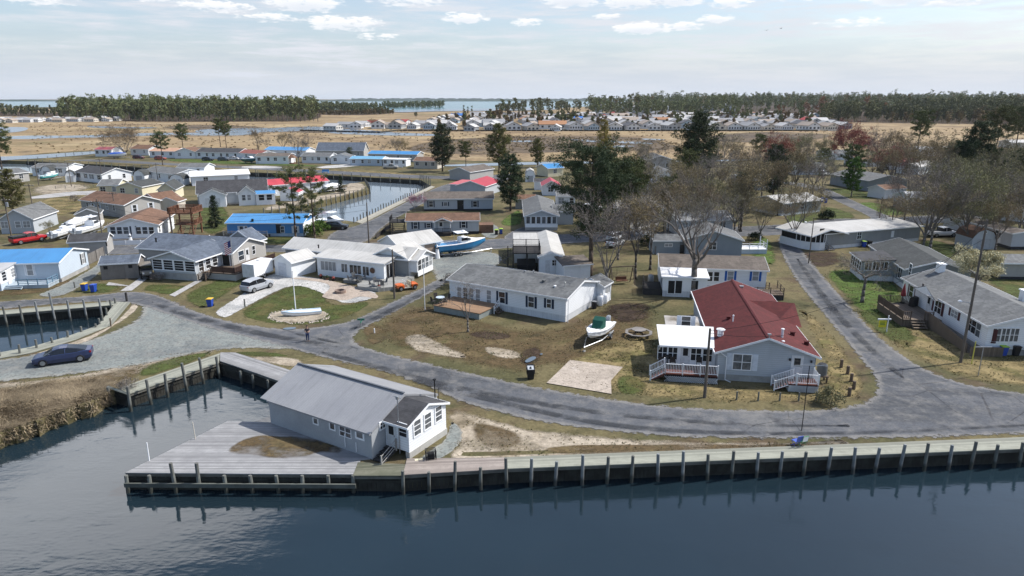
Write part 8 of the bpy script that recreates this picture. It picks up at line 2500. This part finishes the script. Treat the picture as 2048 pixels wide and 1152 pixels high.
MB().lathe([(.02, 0), (.09, .08), (.02, .17)], 8, (0, 0, z)).build('finial', METAL, o)
o, z = post('flagpole', 'thin white pole at the corner of the tan deck', 'flagpole', 850, 620, 525, .045)
MB().box(-.02, -.02, z - .35, .5, .02, z - .3).build('arm', WPAINT, o)
o, z = post('flagpole', 'grey flagpole on the brown railed deck with a striped flag', 'flagpole', 470, 558, 474, .045, METAL)
fl, fr, fb = MB(), MB(), MB()
for k in range(13):
 (fr if k % 2 == 0 else fl).loft([[(-.1 - x, .04 * math.sin(x * 5), z - .5 - .13 * k - x * .55), (-.1 - x, .03 + .04 * math.sin(x * 5), z - .5 - .13 * k - x * .55), (-.1 - x, .03 + .04 * math.sin(x * 5), z - .63 - .13 * k - x * .55), (-.1 - x, .04 * math.sin(x * 5), z - .63 - .13 * k - x * .55)] for x in (0, .3, .6, .9)])
fb.loft([[(-.1 - x, -.012 + .04 * math.sin(x * 5), z - .5 - x * .55), (-.1 - x, .042 + .04 * math.sin(x * 5), z - .5 - x * .55), (-.1 - x, .042 + .04 * math.sin(x * 5), z - 1.4 - x * .55), (-.1 - x, -.012 + .04 * math.sin(x * 5), z - 1.4 - x * .55)] for x in (0, .2, .4)])
flag = thing('flag', 'striped red white and blue flag drooping on the brown railed deck', 'flag', o.location, 0)
fl.build('white_stripe', WPAINT, flag)
fr.build('red_stripe', paint('flag_red', (.42, .03, .04), .8), flag)
fb.build('blue_canton', paint('flag_blue', (.02, .035, .16), .8), flag)
o, z = post('sign_post', 'white sign post with hanging yellow board beside the timber deck', 'sign', 1773, 664, 631, .06)
MB().box(-1.15, -.06, z - .5, .3, .06, z - .36).build('arm', WPAINT, o)
MB().box(-.98, -.03, z - 1.35, -.18, .03, z - .56).build('board', paint('yellow_board', (.66, .58, .02), .5), o)
for k, (a_, b_, c_) in enumerate(((-.9, -.3, .72), (-.9, -.35, .9), (-.85, -.3, 1.02))):
 MB().box(a_, -.036, z - c_ - .07, b_, -.031, z - c_).build('print_line', paint('sign_green', (.03, .16, .05), .6), o)
o, z = post('street_sign', 'small green street sign at the side road corner', 'street sign', 723, 656, 637, .03, METAL)
MB().box(-.4, -.02, z - .22, .4, .02, z).build('sign_plate', paint('street_green', (.02, .16, .10), .5), o)
MB().box(-.02, -.4, z - .46, .02, .4, z - .24).build('sign_plate', paint('street_green', (.02, .16, .10), .5), o)
post('vent_pipe', 'short white pipe in the brown yard', 'pipe', 749, 666, 657, .07)
o, z = post('guy_guard', 'slanting yellow guy wire guard at the tall lamp pole', 'guard', 1943, 728, 683, .05, paint('guard_yellow', (.55, .52, .08), .6))
o, z = post('clothes_pole', 'thin T topped pole beside the yellow guard', 'pole', 1956, 752, 694, .04, METAL)
MB().box(-.75, -.03, z - .04, .75, .03, z + .03).build('arm', METAL, o)
o, z = post('clothes_pole', 'thin dark T topped pole near the boardwalk chairs', 'pole', 1603, 862, 731, .035, BLACK)
MB().box(-1.2, -.02, z - .03, 1.3, .02, z + .03).build('arm', METAL, o)
for i, (x, y, t) in enumerate(((1682, 735, 719), (1695, 748, 732), (1702, 763, 747), (1707, 778, 762), (1698, 792, 775))):
 post('timber_post', f'{ORD[i]} stout brown timber post along the lane corner, counted from the air conditioner', 'post', x, y, t, .16, BRWOOD, 'stout timber posts')
for i, (x, y, t) in enumerate(((1473, 800, 783), (1516, 802, 784), (1559, 802, 785), (1597, 802, 785), (1632, 801, 785))):
 post('stake', f'{ORD[i]} slim grey stake along the road, counted from the porch pole', 'post', x, y, t, .08, PILE, 'slim grey stakes')
for i, (x, y, t) in enumerate(((150, 576, 570), (490, 614, 604), (1002, 614, 610))):
 post('bollard', ('low grey post at the gravel lane', 'low dark stump on the white gravel drive', 'low post behind the tan deck')[i], 'post', x, y, t - 6, .1, PILE)
# ------------------------------------------------------------------ garden furniture and small things
p = G(1641, 763)
r = thing('air_conditioner', 'grey air conditioner on a timber stand beside the red roofed house', 'air conditioner', p, R(-8))
MB().box(-.5, -.5, .6, .5, .5, .72).box(-.45, -.45, 0, -.33, -.33, .6).box(.33, -.45, 0, .45, -.33, .6).box(-.45, .33, 0, -.33, .45, .6).box(.33, .33, 0, .45, .45, .6).build('stand', BRWOOD, r, fix=False)
MB().lathe([(.45, .724), (.45, 1.6), (.4, 1.7), (.2, 1.72)], 18).build('casing', M('casing_grey', (.12, .125, .13), None, 3, .6, 'ribs', period=.05, axis=2), r)
MB().lathe([(.33, 1.725), (.33, 1.75)], 18).build('fan_grille', BLACK, r)
def chair(parent_name, label, p, rz, mat, z=0.0, group=None):
 o = thing('patio_chair', label, 'chair', (p.x, p.y, z), rz, group)
 MB().box(-.25, -.25, .4, .25, .25, .45).build('seat', mat, o)
 MB().add([(-.25, .22, .45), (.25, .22, .45), (.25, .27, .45), (-.25, .27, .45), (-.25, .32, 1.0), (.25, .32, 1.0), (.25, .36, 1.0), (-.25, .36, 1.0)], [(0, 3, 2, 1), (4, 5, 6, 7), (0, 1, 5, 4), (1, 2, 6, 5), (2, 3, 7, 6), (3, 0, 4, 7)]).build('backrest', mat, o)
 for x in (-.22, .22):
  for y in (-.22, .22):
   MB().tube((x, y, 0), (x, y, .42), .02, .02, 4).build('leg', BLACK, o)
 return o
def table(label, p, z, r_, mat, h=.72, cloth=None):
 o = thing('patio_table', label, 'table', (p.x, p.y, z), 0)
 MB().lathe([(r_, h), (r_, h + .04)], 18).build('tabletop', mat, o)
 MB().lathe([(.05, 0), (.05, h)], 8).build('pedestal', BLACK, o)
 MB().lathe([(r_ * .5, 0), (r_ * .45, .04)], 12).build('foot', BLACK, o)
 return o
CH = M('dark_wicker', (.045, .04, .038), None, 5, .8)
CHG = M('grey_sling', (.13, .135, .14), None, 5, .8)
for (px_, py_, z, txt, mat, tm) in ((881, 606, .8, 'tan deck', CH, paint('pale_glass_top', (.50, .58, .66), .2)), (714, 562, .5, 'bungalow patio under the windows', CHG, BLACK), (757, 572, .5, 'round patio corner', CHG, BLACK)):
 c = G(px_, py_, z)
 table(f'round table on the {txt}', c, z, .55, tm)
 for k in range(4):
  a_ = k * math.pi / 2 + .6
  chair('c', f'{ORD[k]} chair at the {txt} table, clockwise from the road', c + Vector((.95 * math.sin(a_), -.95 * math.cos(a_), 0)), a_ + math.pi, mat, z, f'chairs on the {txt}')
for k, (px_, z) in enumerate(((1322, .8), (1345, .8), (1398, .8))):
 c = G(px_, 731, z)
 chair('c', f'{ORD[k]} dark chair on the red stained porch, counted from the steps', c, R(160), CH, z, 'chairs on the red stained porch')
c = G(1334, 730, .8)
table('small bar table on the red stained porch', c, .8, .35, BLACK, .95)
# eight-sided picnic table
c = G(1277, 672)
o = thing('picnic_table', 'weathered eight sided picnic table on the yard', 'picnic table', c, R(10))
MB().prism([(.8 * math.cos(k * math.pi / 4), .8 * math.sin(k * math.pi / 4)) for k in range(8)], .74, .8).build('tabletop', WOOD, o)
for k in range(8):
 a0, a1 = k * math.pi / 4, (k + 1) * math.pi / 4
 MB().prism([(rr * math.cos(t), rr * math.sin(t)) for rr, t in ((1.22, a0 + .01), (1.55, a0 + .01), (1.55, a1 - .01), (1.22, a1 - .01))], .43, .48).build('bench_board', WOOD, o)
for k in range(4):
 a0 = k * math.pi / 4 * 2 + .39
 MB().tube((.25 * math.cos(a0), .25 * math.sin(a0), .72), (.75 * math.cos(a0), .75 * math.sin(a0), 0), .05, .05, 4).tube((0, 0, .4), (1.45 * math.cos(a0), 1.45 * math.sin(a0), .4), .045, .045, 4).build('leg', BRWOOD, o)
# fire ring
c = G(681, 586)
o = thing('fire_pit', 'round stone fire ring on the paver patio', 'fire pit', c)
MB().loft([[(r_ * math.cos(k * .393), r_ * math.sin(k * .393), z) for k in range(16)] for r_, z in ((.75, 0), (.75, .42), (.55, .42), (.55, .08))]).build('ring_wall', M('fire_ring_stone', (.30, .22, .18), (.22, .16, .13), 3, .9), o)
MB().lathe([(.54, .06), (.5, .1)], 14).build('ash_bed', BLACK, o)
# gas tanks and barrel
for k, (x, y) in enumerate(((1200, 611), (1208, 607))):
 o = thing('gas_tank', ('white gas tank nearer the black barrel', 'white gas tank farther from the black barrel')[k], 'gas tank', G(x, y))
 MB().lathe([(.3, 0), (.38, .12), (.38, 1.1), (.28, 1.3), (.1, 1.36)], 14).build('tank', WPAINT, o, smooth=True)
 MB().lathe([(.14, 1.36), (.14, 1.5), (.1, 1.54)], 10).build('valve_cap', METAL, o)
o = thing('barrel', 'black barrel at the white house corner', 'barrel', G(1188, 617))
MB().lathe([(.3, 0), (.33, .3), (.3, .9)], 14).build('drum', BLACK, o)
MB().lathe([(.31, .905), (.33, .93), (.31, .96)], 14).build('rim', METAL, o)
# folded red parasol, grill
o = thing('parasol', 'folded dark red parasol on the weathered timber deck', 'parasol', G(1804, 606, .85))
MB().tube((0, 0, 0), (0, 0, 2.5), .03).build('pole', BLACK, o)
MB().lathe([(.25, .9), (.3, 1.1), (.16, 1.8), (.05, 2.45)], 10).build('canopy', paint('parasol_red', (.22, .015, .02), .8), o)
MB().lathe([(.3, 0), (.3, .08)], 12).build('base', BLACK, o)
o = thing('grill', 'covered black grill on the weathered timber deck', 'grill', G(1826, 612, .85), R(30))
MB().box(-.5, -.3, .0, .5, .3, .85).build('cabinet', BLACK, o, bevel=.05)
MB().loft([[(x, -.3, .86), (x, -.22, 1.1), (x, .1, 1.18), (x, .3, .86)] for x in (-.5, .5)]).build('lid', BLACK, o)
# chairs by the boardwalk
for k, (x, mt) in enumerate(((1592, paint('blue_chair_frame', (.05, .10, .42), .5)), (1603, paint('green_chair_frame', (.03, .22, .08), .5)))):
 c = G(x, 892)
 o = thing('folding_chair', ('blue framed folding chair beside the boardwalk', 'green framed folding chair beside the boardwalk')[k], 'chair', c, R(200))
 f = MB()
 for s in (-.25, .25):
  f.path([(s, -.25, 0), (s, .25, .45), (s, .35, .95)], .025, 4)
  f.path([(s, .25, 0), (s, -.25, .45)], .025, 4)
 f.tube((-.25, -.25, .45), (.25, -.25, .45), .025).tube((-.25, .35, .95), (.25, .35, .95), .025)
 f.build('frame', mt, o)
 MB().box(-.24, -.24, .44, .24, .22, .46).build('seat', mt, o)
 MB().add([(-.24, .26, .5), (.24, .26, .5), (.24, .345, .93), (-.24, .345, .93), (-.24, .28, .5), (.24, .28, .5), (.24, .36, .93), (-.24, .36, .93)], [(0, 1, 2, 3), (7, 6, 5, 4), (0, 4, 5, 1), (1, 5, 6, 2), (2, 6, 7, 3), (3, 7, 4, 0)]).build('backrest', WPAINT if k else mt, o)
# black tub and board by the cottage
c = G(862, 918)
o = thing('crab_pot', 'black wire crab pot on the gravel by the cottage porch', 'crab pot', c, R(15))
f = MB()
for z in (0.02, .35, .7):
 f.path([(-.35, -.35, z), (.35, -.35, z), (.35, .35, z), (-.35, .35, z), (-.35, -.35, z)], .025, 4)
for k in range(9):
 t = -.35 + .7 * k / 8
 for y in (-.35, .35):
  f.tube((t, y, 0), (t, y, .7), .014, .014, 3)
  f.tube((y, t, 0), (y, t, .7), .014, .014, 3)
 f.tube((t, -.35, .7), (t, .35, .7), .014, .014, 3)
f.build('wire_frame', BLACK, o)
MB().box(-.25, -.25, .05, .25, .25, .5).build('float_bag', BLACK, o, bevel=.08)
o = thing('plank', 'short yellow plank at the foot of the cottage porch', 'plank', G(838, 921), R(20))
MB().box(-.3, -.12, 0, .3, .12, .1).build('board', CREAM, o, bevel=.01)
psheet('gravel_patch', [(820, 930), (850, 905), (890, 880), (896, 850), (905, 840), (930, 860), (925, 890), (890, 918), (860, 932)], 9, 'gravel', .35, 2)
for k, (x, y) in enumerate(((642, 557), (655, 560), (667, 562), (741, 575), (758, 579))):
 o = thing('flower_pot', f'{ORD[k]} flower pot along the bungalow front, counted from the small white shed', 'flower pot', G(x, y), 0, 'pots along the bungalow front')
 MB().lathe([(.14, 0), (.22, .32), (.24, .34)], 10).build('pot', REDWOOD if k % 2 else BLACK, o)
 MB().lathe([(.2, .34), (.26, .5), (.12, .68)], 7).build('plant', CEDAR if k % 2 else BUD_R, o)
# ornamental lighthouses
for k, (x, y, t) in enumerate(((262, 487, 467), (420, 482, 470), (875, 517, 489))):
 z = top_z(x, y, t)
 o = thing('lighthouse_ornament', ('white toy lighthouse before the deck tower house', 'white toy lighthouse behind the slate blue roof', 'white lattice toy lighthouse beside the blue boat')[k], 'garden ornament', G(x, y))
 MB().lathe([(.42, 0), (.22, z * .72)], 8).build('tower', WPAINT, o)
 MB().lathe([(.34, z * .72), (.34, z * .76)], 8).build('gallery', BLACK, o)
 MB().lathe([(.16, z * .76), (.16, z * .9), (.02, z)], 8).build('lantern', WPAINT, o)
# ramp board, bench, gazebo, swing frame
c = G(862, 516)
o = thing('loading_ramp', 'pale loading ramp board before the garage', 'ramp', c, R(52))
MB().add([(-1.9, -1.0, 0), (1.9, -1.0, .5), (1.9, 1.0, .5), (-1.9, 1.0, 0), (-1.9, -1.0, .06), (1.9, -1.0, .58), (1.9, 1.0, .58), (-1.9, 1.0, .06)], [(0, 3, 2, 1), (4, 5, 6, 7), (0, 1, 5, 4), (1, 2, 6, 5), (2, 3, 7, 6), (3, 0, 4, 7)]).build('ramp_board', M('pale_plywood', (.52, .50, .45), None, 1, .8), o)
MB().box(1.5, -.9, 0, 1.85, .9, .44).build('prop', DKWOOD, o)
o = thing('bench', 'bright blue bench on the far canal bank', 'bench', G(651, 346), R(0))
MB().box(-1.2, -.3, .45, 1.2, .3, .55).build('seat', BLUEM, o)
MB().box(-1.2, .3, .6, 1.2, .38, 1.2).build('backrest', BLUEM, o)
for x in (-1, 1):
 MB().box(x - .08, -.3, 0, x + .08, .3, .45).build('leg', BLUEM, o)
o = thing('gazebo', 'small brown gazebo on the canal street', 'gazebo', G(584, 327))
for x in (-1.4, 1.4):
 for y in (-1.4, 1.4):
  MB().tube((x, y, 0), (x, y, 2.3), .09).build('post', REDWOOD, o)
MB().lathe([(2.6, 2.3), (1.4, 3.0), (.1, 3.7)], 4).build('roof', BROWNSHX, o, rz=R(45))
MB().box(-1.4, -1.4, .05, 1.4, 1.4, .2).build('floor', REDWOOD, o)
o = thing('swing_frame', 'grey timber swing frame between the bare trees', 'swing', G(1243, 568), R(12))
for x in (-1.6, 1.6):
 for y in (-.9, .9):
  MB().tube((x, y, 0), (x, 0, 2.5), .07, .07, 5).build('leg', BRWOOD, o)
MB().tube((-1.9, 0, 2.5), (1.9, 0, 2.5), .08).build('beam', BRWOOD, o)
MB().box(-.8, -.3, .45, .8, .3, .55).box(-.8, .3, .55, .8, .36, 1.0).build('swing_seat', REDWOOD, o)
for x in (-.75, .75):
 MB().tube((x, 0, .5), (x, 0, 2.5), .015).build('hanger', BLACK, o)
# ------------------------------------------------------------------ people
SKIN = M('skin', (.46, .29, .22), None, 6, .6)
HAIR = M('dark_hair', (.02, .016, .014), None, 12, .7)
def skin_mesh(name, verts, edges, radii, mat, parent, loops=1):
 me = bpy.data.meshes.new(name)
 me.from_pydata([tuple(v) for v in verts], edges, [])
 o = link(name, me, parent)
 md = o.modifiers.new('skin', 'SKIN')
 md.use_smooth_shade = True
 md.branch_smoothing = .5
 for i, r_ in enumerate(radii):
  me.skin_vertices[0].data[i].radius = r_ if hasattr(r_, '__len__') else (r_, r_)
 me.skin_vertices[0].data[0].use_root = True
 s = o.modifiers.new('sub', 'SUBSURF')
 s.levels = s.render_levels = loops
 me.materials.append(mat)
 return o
def person(label, loc, rz, shirt, trousers, hair, pose='hold', seated=False):
 root = thing('person', label, 'person', loc, rz)
 V, E, Rd = [], [], []
 def v(p, r_, par=None):
  V.append(Vector(p))
  Rd.append(r_)
  if par is not None:
   E.append((par, len(V) - 1))
  return len(V) - 1
 hz = .48 if seated else .95
 pel = v((0, 0, hz), (.15, .11))
 ab = v((0, 0, hz + .2), (.14, .10), pel)
 chs = v((0, .01, hz + .42), (.165, .11), ab)
 nk = v((0, .0, hz + .56), .06, chs)
 hd0 = v((0, -.01, hz + .64), .075, nk)
 hd1 = v((0, -.02, hz + .72), (.085, .1), hd0)
 v((0, -.01, hz + .80), (.07, .08), hd1)
 v((0, -.115, hz + .71), .016, hd1)
 for s in (-1, 1):
  v((s * .085, .0, hz + .71), .014, hd1)
  sh = v((s * .19, .0, hz + .47), .062, chs)
  if pose == 'hold':
   el = v((s * .25, -.04, hz + .20), .045, sh)
   wr = v((s * .09, -.28, hz + .24), .032, el)
   fd_ = Vector((-s * .3, -.9, .1))
  elif pose == 'phone' and s > 0:
   el = v((s * .25, -.14, hz + .28), .045, sh)
   wr = v((s * .10, -.24, hz + .50), .032, el)
   fd_ = Vector((-.3, -.2, .9))
  else:
   el = v((s * .26, .02, hz + .20), .045, sh)
   wr = v((s * .26, -.08, hz - .02), .032, el)
   fd_ = Vector((0, -.25, -1))
  fd_.normalize()
  pm = v(V[wr] + fd_ * .07, (.035, .018), wr)
  sd = fd_.cross(Vector((0, .3, 1)))
  sd = sd.normalized() if sd.length > .1 else Vector((1, 0, 0))
  for k, ln in enumerate((.075, .085, .08, .065)):
   f1 = v(V[pm] + fd_ * .035 + sd * (k - 1.5) * .019, .0085, pm)
   v(V[f1] + fd_ * ln * .6 + Vector((0, 0, -.012)), .0075, f1)
  t1 = v(V[wr] + fd_ * .05 - sd * s * .035, .010, wr)
  v(V[t1] + fd_ * .045 - sd * s * .012, .0085, t1)
  hp = v((s * .095, 0, hz - .05), .095, pel)
  if seated:
   kn = v((s * .11, -.42, hz), .062, hp)
   an_ = v((s * .11, -.42, .08), .042, kn)
  else:
   kn = v((s * .10, -.02, .50), .062, hp)
   an_ = v((s * .105, .01, .09), .042, kn)
  v(V[an_] + Vector((0, -.17, -.045)), .04, an_)
 skin_mesh('body', V, E, Rd, SKIN, root)
 sv = [V[pel] + Vector((0, 0, -.03)), V[ab], V[chs], V[nk] - Vector((0, 0, .04))]
 se, sr = [(0, 1), (1, 2), (2, 3)], [(.175, .135), (.165, .125), (.19, .135), .08]
 for s in (-1, 1):
  i = len(sv)
  sh = Vector((s * .19, 0, hz + .47))
  el = Vector((s * .235, -.02, hz + .30))
  sv += [sh, el]
  se += [(2, i), (i, i + 1)]
  sr += [.078, .066]
 skin_mesh('shirt', sv, se, sr, shirt, root)
 tv = [V[pel]]
 te, tr = [], [(.165, .13)]
 for s in (-1, 1):
  i = len(tv)
  tv += [Vector((s * .095, 0, hz - .07)), Vector((s * .11, -.42, hz)) if seated else Vector((s * .10, -.02, .50)), Vector((s * .11, -.42, .12)) if seated else Vector((s * .105, .01, .10))]
  te += [(0, i), (i, i + 1), (i + 1, i + 2)]
  tr += [.108, .076, .062]
 skin_mesh('trousers', tv, te, tr, trousers, root)
 for s in (-1, 1):
  q = Vector((s * .11, -.42, .0)) if seated else Vector((s * .105, .01, .0))
  MB().loft([[(q.x - w, y_ + q.y, 0), (q.x + w, y_ + q.y, 0), (q.x + w * .8, y_ + q.y, h_), (q.x - w * .8, y_ + q.y, h_)] for y_, w, h_ in ((.07, .04, .1), (.0, .05, .11), (-.1, .055, .08), (-.21, .04, .05))]).build('shoe', BLACK, root)
  MB().lathe([(.012, -.012), (.014, 0), (.012, .012)], 8, (s * .032, -.108, hz + .735)).build('eye', BLACK, root)
 MB().box(-.025, -.118, hz + .665, .025, -.108, hz + .673).build('mouth', M('lip_tone', (.30, .12, .10), None, 3, .6), root)
 MB().loft([[(r_ * 1.0 * math.cos(k * .524), .012 + r_ * 1.12 * math.sin(k * .524), hz + z) for k in range(12)] for r_, z in ((.088, .74), (.096, .79), (.085, .84), (.05, .875), (.012, .885))]).build('hair', hair, root, smooth=True)
 return root
JEANS = M('blue_jeans', (.03, .055, .13), (.022, .04, .10), 4, .9)
person('person in dark shirt and blue jeans standing on the road with a pale controller', G(616, 683), R(12), M('dark_grey_shirt', (.06, .05, .058), None, 4, .9), JEANS, HAIR)
o = thing('controller', 'pale hand held controller in the hands of the standing person', 'controller', G(616, 683), R(12))
MB().box(-.12, -.36, 1.17, .12, -.26, 1.2).build('case', LGREY, o, bevel=.008)
MB().box(-.08, -.38, 1.2, .08, -.37, 1.3).build('screen', BLACK, o)
person('person in a salmon red shirt standing on the brown railed deck', G(466, 523, 1.0), R(-30), M('salmon_shirt', (.55, .10, .09), None, 4, .9), JEANS, M('white_cap', (.6, .6, .58), None, 4, .8), 'rest')
ch = chair('c', 'deck chair under the seated person in grey', G(452, 528, 1.0), R(20), CHG, 1.0)
person('person in a grey shirt seated on the brown railed deck', G(452, 528, 1.0), R(20), M('pale_grey_shirt', (.30, .31, .33), None, 4, .9), M('dark_trousers', (.03, .03, .035), None, 4, .9), M('grey_hair', (.35, .34, .33), None, 8, .8), 'rest', True)
o = thing('deck_table', 'small dark table between the two people on the brown railed deck', 'table', G(459, 530, 1.0))
MB().lathe([(.4, .55), (.4, .6)], 12).build('tabletop', BLACK, o)
MB().lathe([(.04, 0), (.04, .55)], 6).build('pedestal', BLACK, o)
# two gulls
for k, (x, y) in enumerate(((1562, 57), (1533, 61))):
 d = ray(x, y)
 q = Vector((0, 0, CAM_H)) + d * (190 / d.y)
 o = thing('gull', ('grey gull with raised wings higher in the sky', 'second gull just behind the first')[k], 'bird', q, R(20 + 30 * k))
 b = MB().loft([[(x_, r_ * math.cos(t), r_ * .9 * math.sin(t)) for t in [i * .785 for i in range(8)]] for x_, r_ in ((-.35, .01), (-.2, .05), (0, .075), (.15, .06), (.24, .04), (.32, .012))])
 for s in (-1, 1):
  b.loft([[(xa, y_, z_), (xb, y_, z_), (xb, y_, z_ + .012), (xa, y_, z_ + .012)] for xa, xb, y_, z_ in ((.12, -.08, s * .04, .03), (.16, -.02, s * .3, .17), (.06, -.06, s * .62, .12))])
 b.build('body', VG, o)
# ------------------------------------------------------------------ tufts in the yards and scrub on the marsh
def scatter(poly, n, g):
 xs_, ys_ = [q.x for q in poly], [q.y for q in poly]
 out = np.zeros((0, 2))
 while len(out) < n:
  x, y = g.uniform(min(xs_), max(xs_), n * 2), g.uniform(min(ys_), max(ys_), n * 2)
  ins = np.zeros(n * 2, bool)
  for i in range(len(poly)):
   x0, y0, x1, y1 = poly[i - 1].x, poly[i - 1].y, poly[i].x, poly[i].y
   ins ^= ((y0 > y) != (y1 > y)) & (x < (x1 - x0) * (y - y0) / (y1 - y0 + 1e-9) + x0)
  out = np.concatenate([out, np.column_stack([x[ins], y[ins]])])
 return out[:n]
g8 = np.random.default_rng(44)
for nm_, ids, c1_, c2_, dens in (('grass', (0, 1, 3, 5, 6, 16, 18, 21, 23), (.15, .115, .06), (.07, .085, .03), 5.5), ('lawn_grass', (2, 4, 7, 8, 9, 10), (.07, .095, .03), (.13, .115, .05), 4.5)):
 VV = []
 for k in ids:
  P_ = px_poly(L[k][1])
  ar_ = abs(sum(P_[i - 1].x * P_[i].y - P_[i].x * P_[i - 1].y for i in range(len(P_)))) / 2
  q = scatter(P_, int(ar_ * dens), g8)
  keep = (np.sin(q[:, 0] * 1.3 + 2 * np.sin(q[:, 1] * .7)) + np.sin(q[:, 1] * 1.7 + q[:, 0] * .6)) > g8.uniform(-1.6, 1.2, len(q))
  q = q[keep]
  VV.append(clump_tris(np.column_stack([q, np.full(len(q), .03)]), g8.uniform(.04, .16, len(q)), 4, .13, .035, .5, g8))
 tag(link(nm_, tris_mesh(nm_, np.concatenate(VV), leaf_mat(nm_ + '_blades', c1_, c2_, .1, sc=.35))), 'low tufts of worn grass in the yards', None, None, 'stuff')
mq = np.concatenate([scatter(px_poly(pp), n_, g8) for pp, n_ in (([(60, 306), (560, 302), (900, 318), (1300, 318), (1700, 296), (2048, 290), (2048, 256), (1600, 262), (1000, 266), (500, 248), (60, 248)], 1500), ([(780, 300), (1400, 300), (1330, 280), (1000, 272)], 700))])
tag(link('marsh_scrub', tris_mesh('marsh_scrub', clump_tris(np.column_stack([mq, np.full(len(mq), .2)]), g8.uniform(.3, 1.5, len(mq)), 9, .9, .3, .4, g8), leaf_mat('scrub_twigs', (.24, .18, .10), (.17, .135, .08), .1, sc=.02))), 'low dry scrub on the marsh', None, None, 'stuff')
# ------------------------------------------------------------------ dead grass on the lagoon bank
g5 = np.random.default_rng(9)
poly = px_poly([(-300, 812), (0, 782), (80, 768), (190, 756), (222, 768), (200, 792), (150, 811), (60, 843), (0, 863), (-120, 895), (-300, 905)])
pts = scatter([Vector((max(q.x, -60), q.y, 0)) for q in poly], 9000, g5)
n = len(pts)
sw = np.stack([np.sin(pts[:, 0] * .9 + pts[:, 1] * .5), np.cos(pts[:, 1] * .8 - pts[:, 0] * .3)], axis=1)
k = 5
base = np.repeat(np.column_stack([pts, np.zeros(n)]), k, axis=0) + np.column_stack([g5.normal(0, .12, (n * k, 2)), np.zeros(n * k)])
dr = np.repeat(sw, k, axis=0) * .5 + g5.normal(0, .35, (n * k, 2))
hh = g5.uniform(.08, .3, n * k)
tip = base + np.column_stack([dr * .9, hh])
sd = np.column_stack([-dr[:, 1], dr[:, 0], np.zeros(n * k)])
sd /= np.linalg.norm(sd, axis=1, keepdims=True) + 1e-6
V = np.stack([base - sd * .035, base + sd * .035, tip], axis=1)
GM = leaf_mat('dead_marsh_grass', (.25, .20, .13), (.13, .10, .066), .1, sc=.5)
eb_ = np.array([tuple(q) for q in bank])
m_ = 2600
ii = g5.integers(0, len(eb_) - 1, m_)
ff = g5.uniform(0, 1, (m_, 1))
b0 = eb_[ii] * (1 - ff) + eb_[ii + 1] * ff + np.column_stack([g5.normal(0, .1, m_), g5.normal(.15, .2, m_), g5.uniform(-1.0, .05, m_)])
dv = np.column_stack([g5.normal(.15, .35, m_), g5.uniform(-.4, -.05, m_), g5.uniform(-.3, .15, m_)])
sv_ = np.column_stack([np.full(m_, .05), g5.normal(0, .02, m_), g5.normal(0, .02, m_)])
V = np.concatenate([V, np.stack([b0 - sv_, b0 + sv_, b0 + dv], axis=1)])
tag(link('grass', tris_mesh('grass', V, GM)), 'tangled dead marsh grass on the lagoon bank', None, None, 'stuff')
# ------------------------------------------------------------------ air
hz_m = bpy.data.materials.new('pale_air')
hz_m.use_nodes = True
hw = NT(hz_m.node_tree)
hw.n.clear()
ho = hw.new('ShaderNodeOutputMaterial')
hv = hw.new('ShaderNodeVolumePrincipled')
hv.inputs['Color'].default_value = (.86, .92, 1.0, 1)
hv.inputs['Density'].default_value = .000035
hv.inputs['Anisotropy'].default_value = .2
hw.l.new(hv.outputs[0], ho.inputs['Volume'])
tag(MB().box(-9400, -560, -3.3, 9400, 14400, 62).build('haze', hz_m), 'thin pale air over the whole place', None, None, 'stuff')
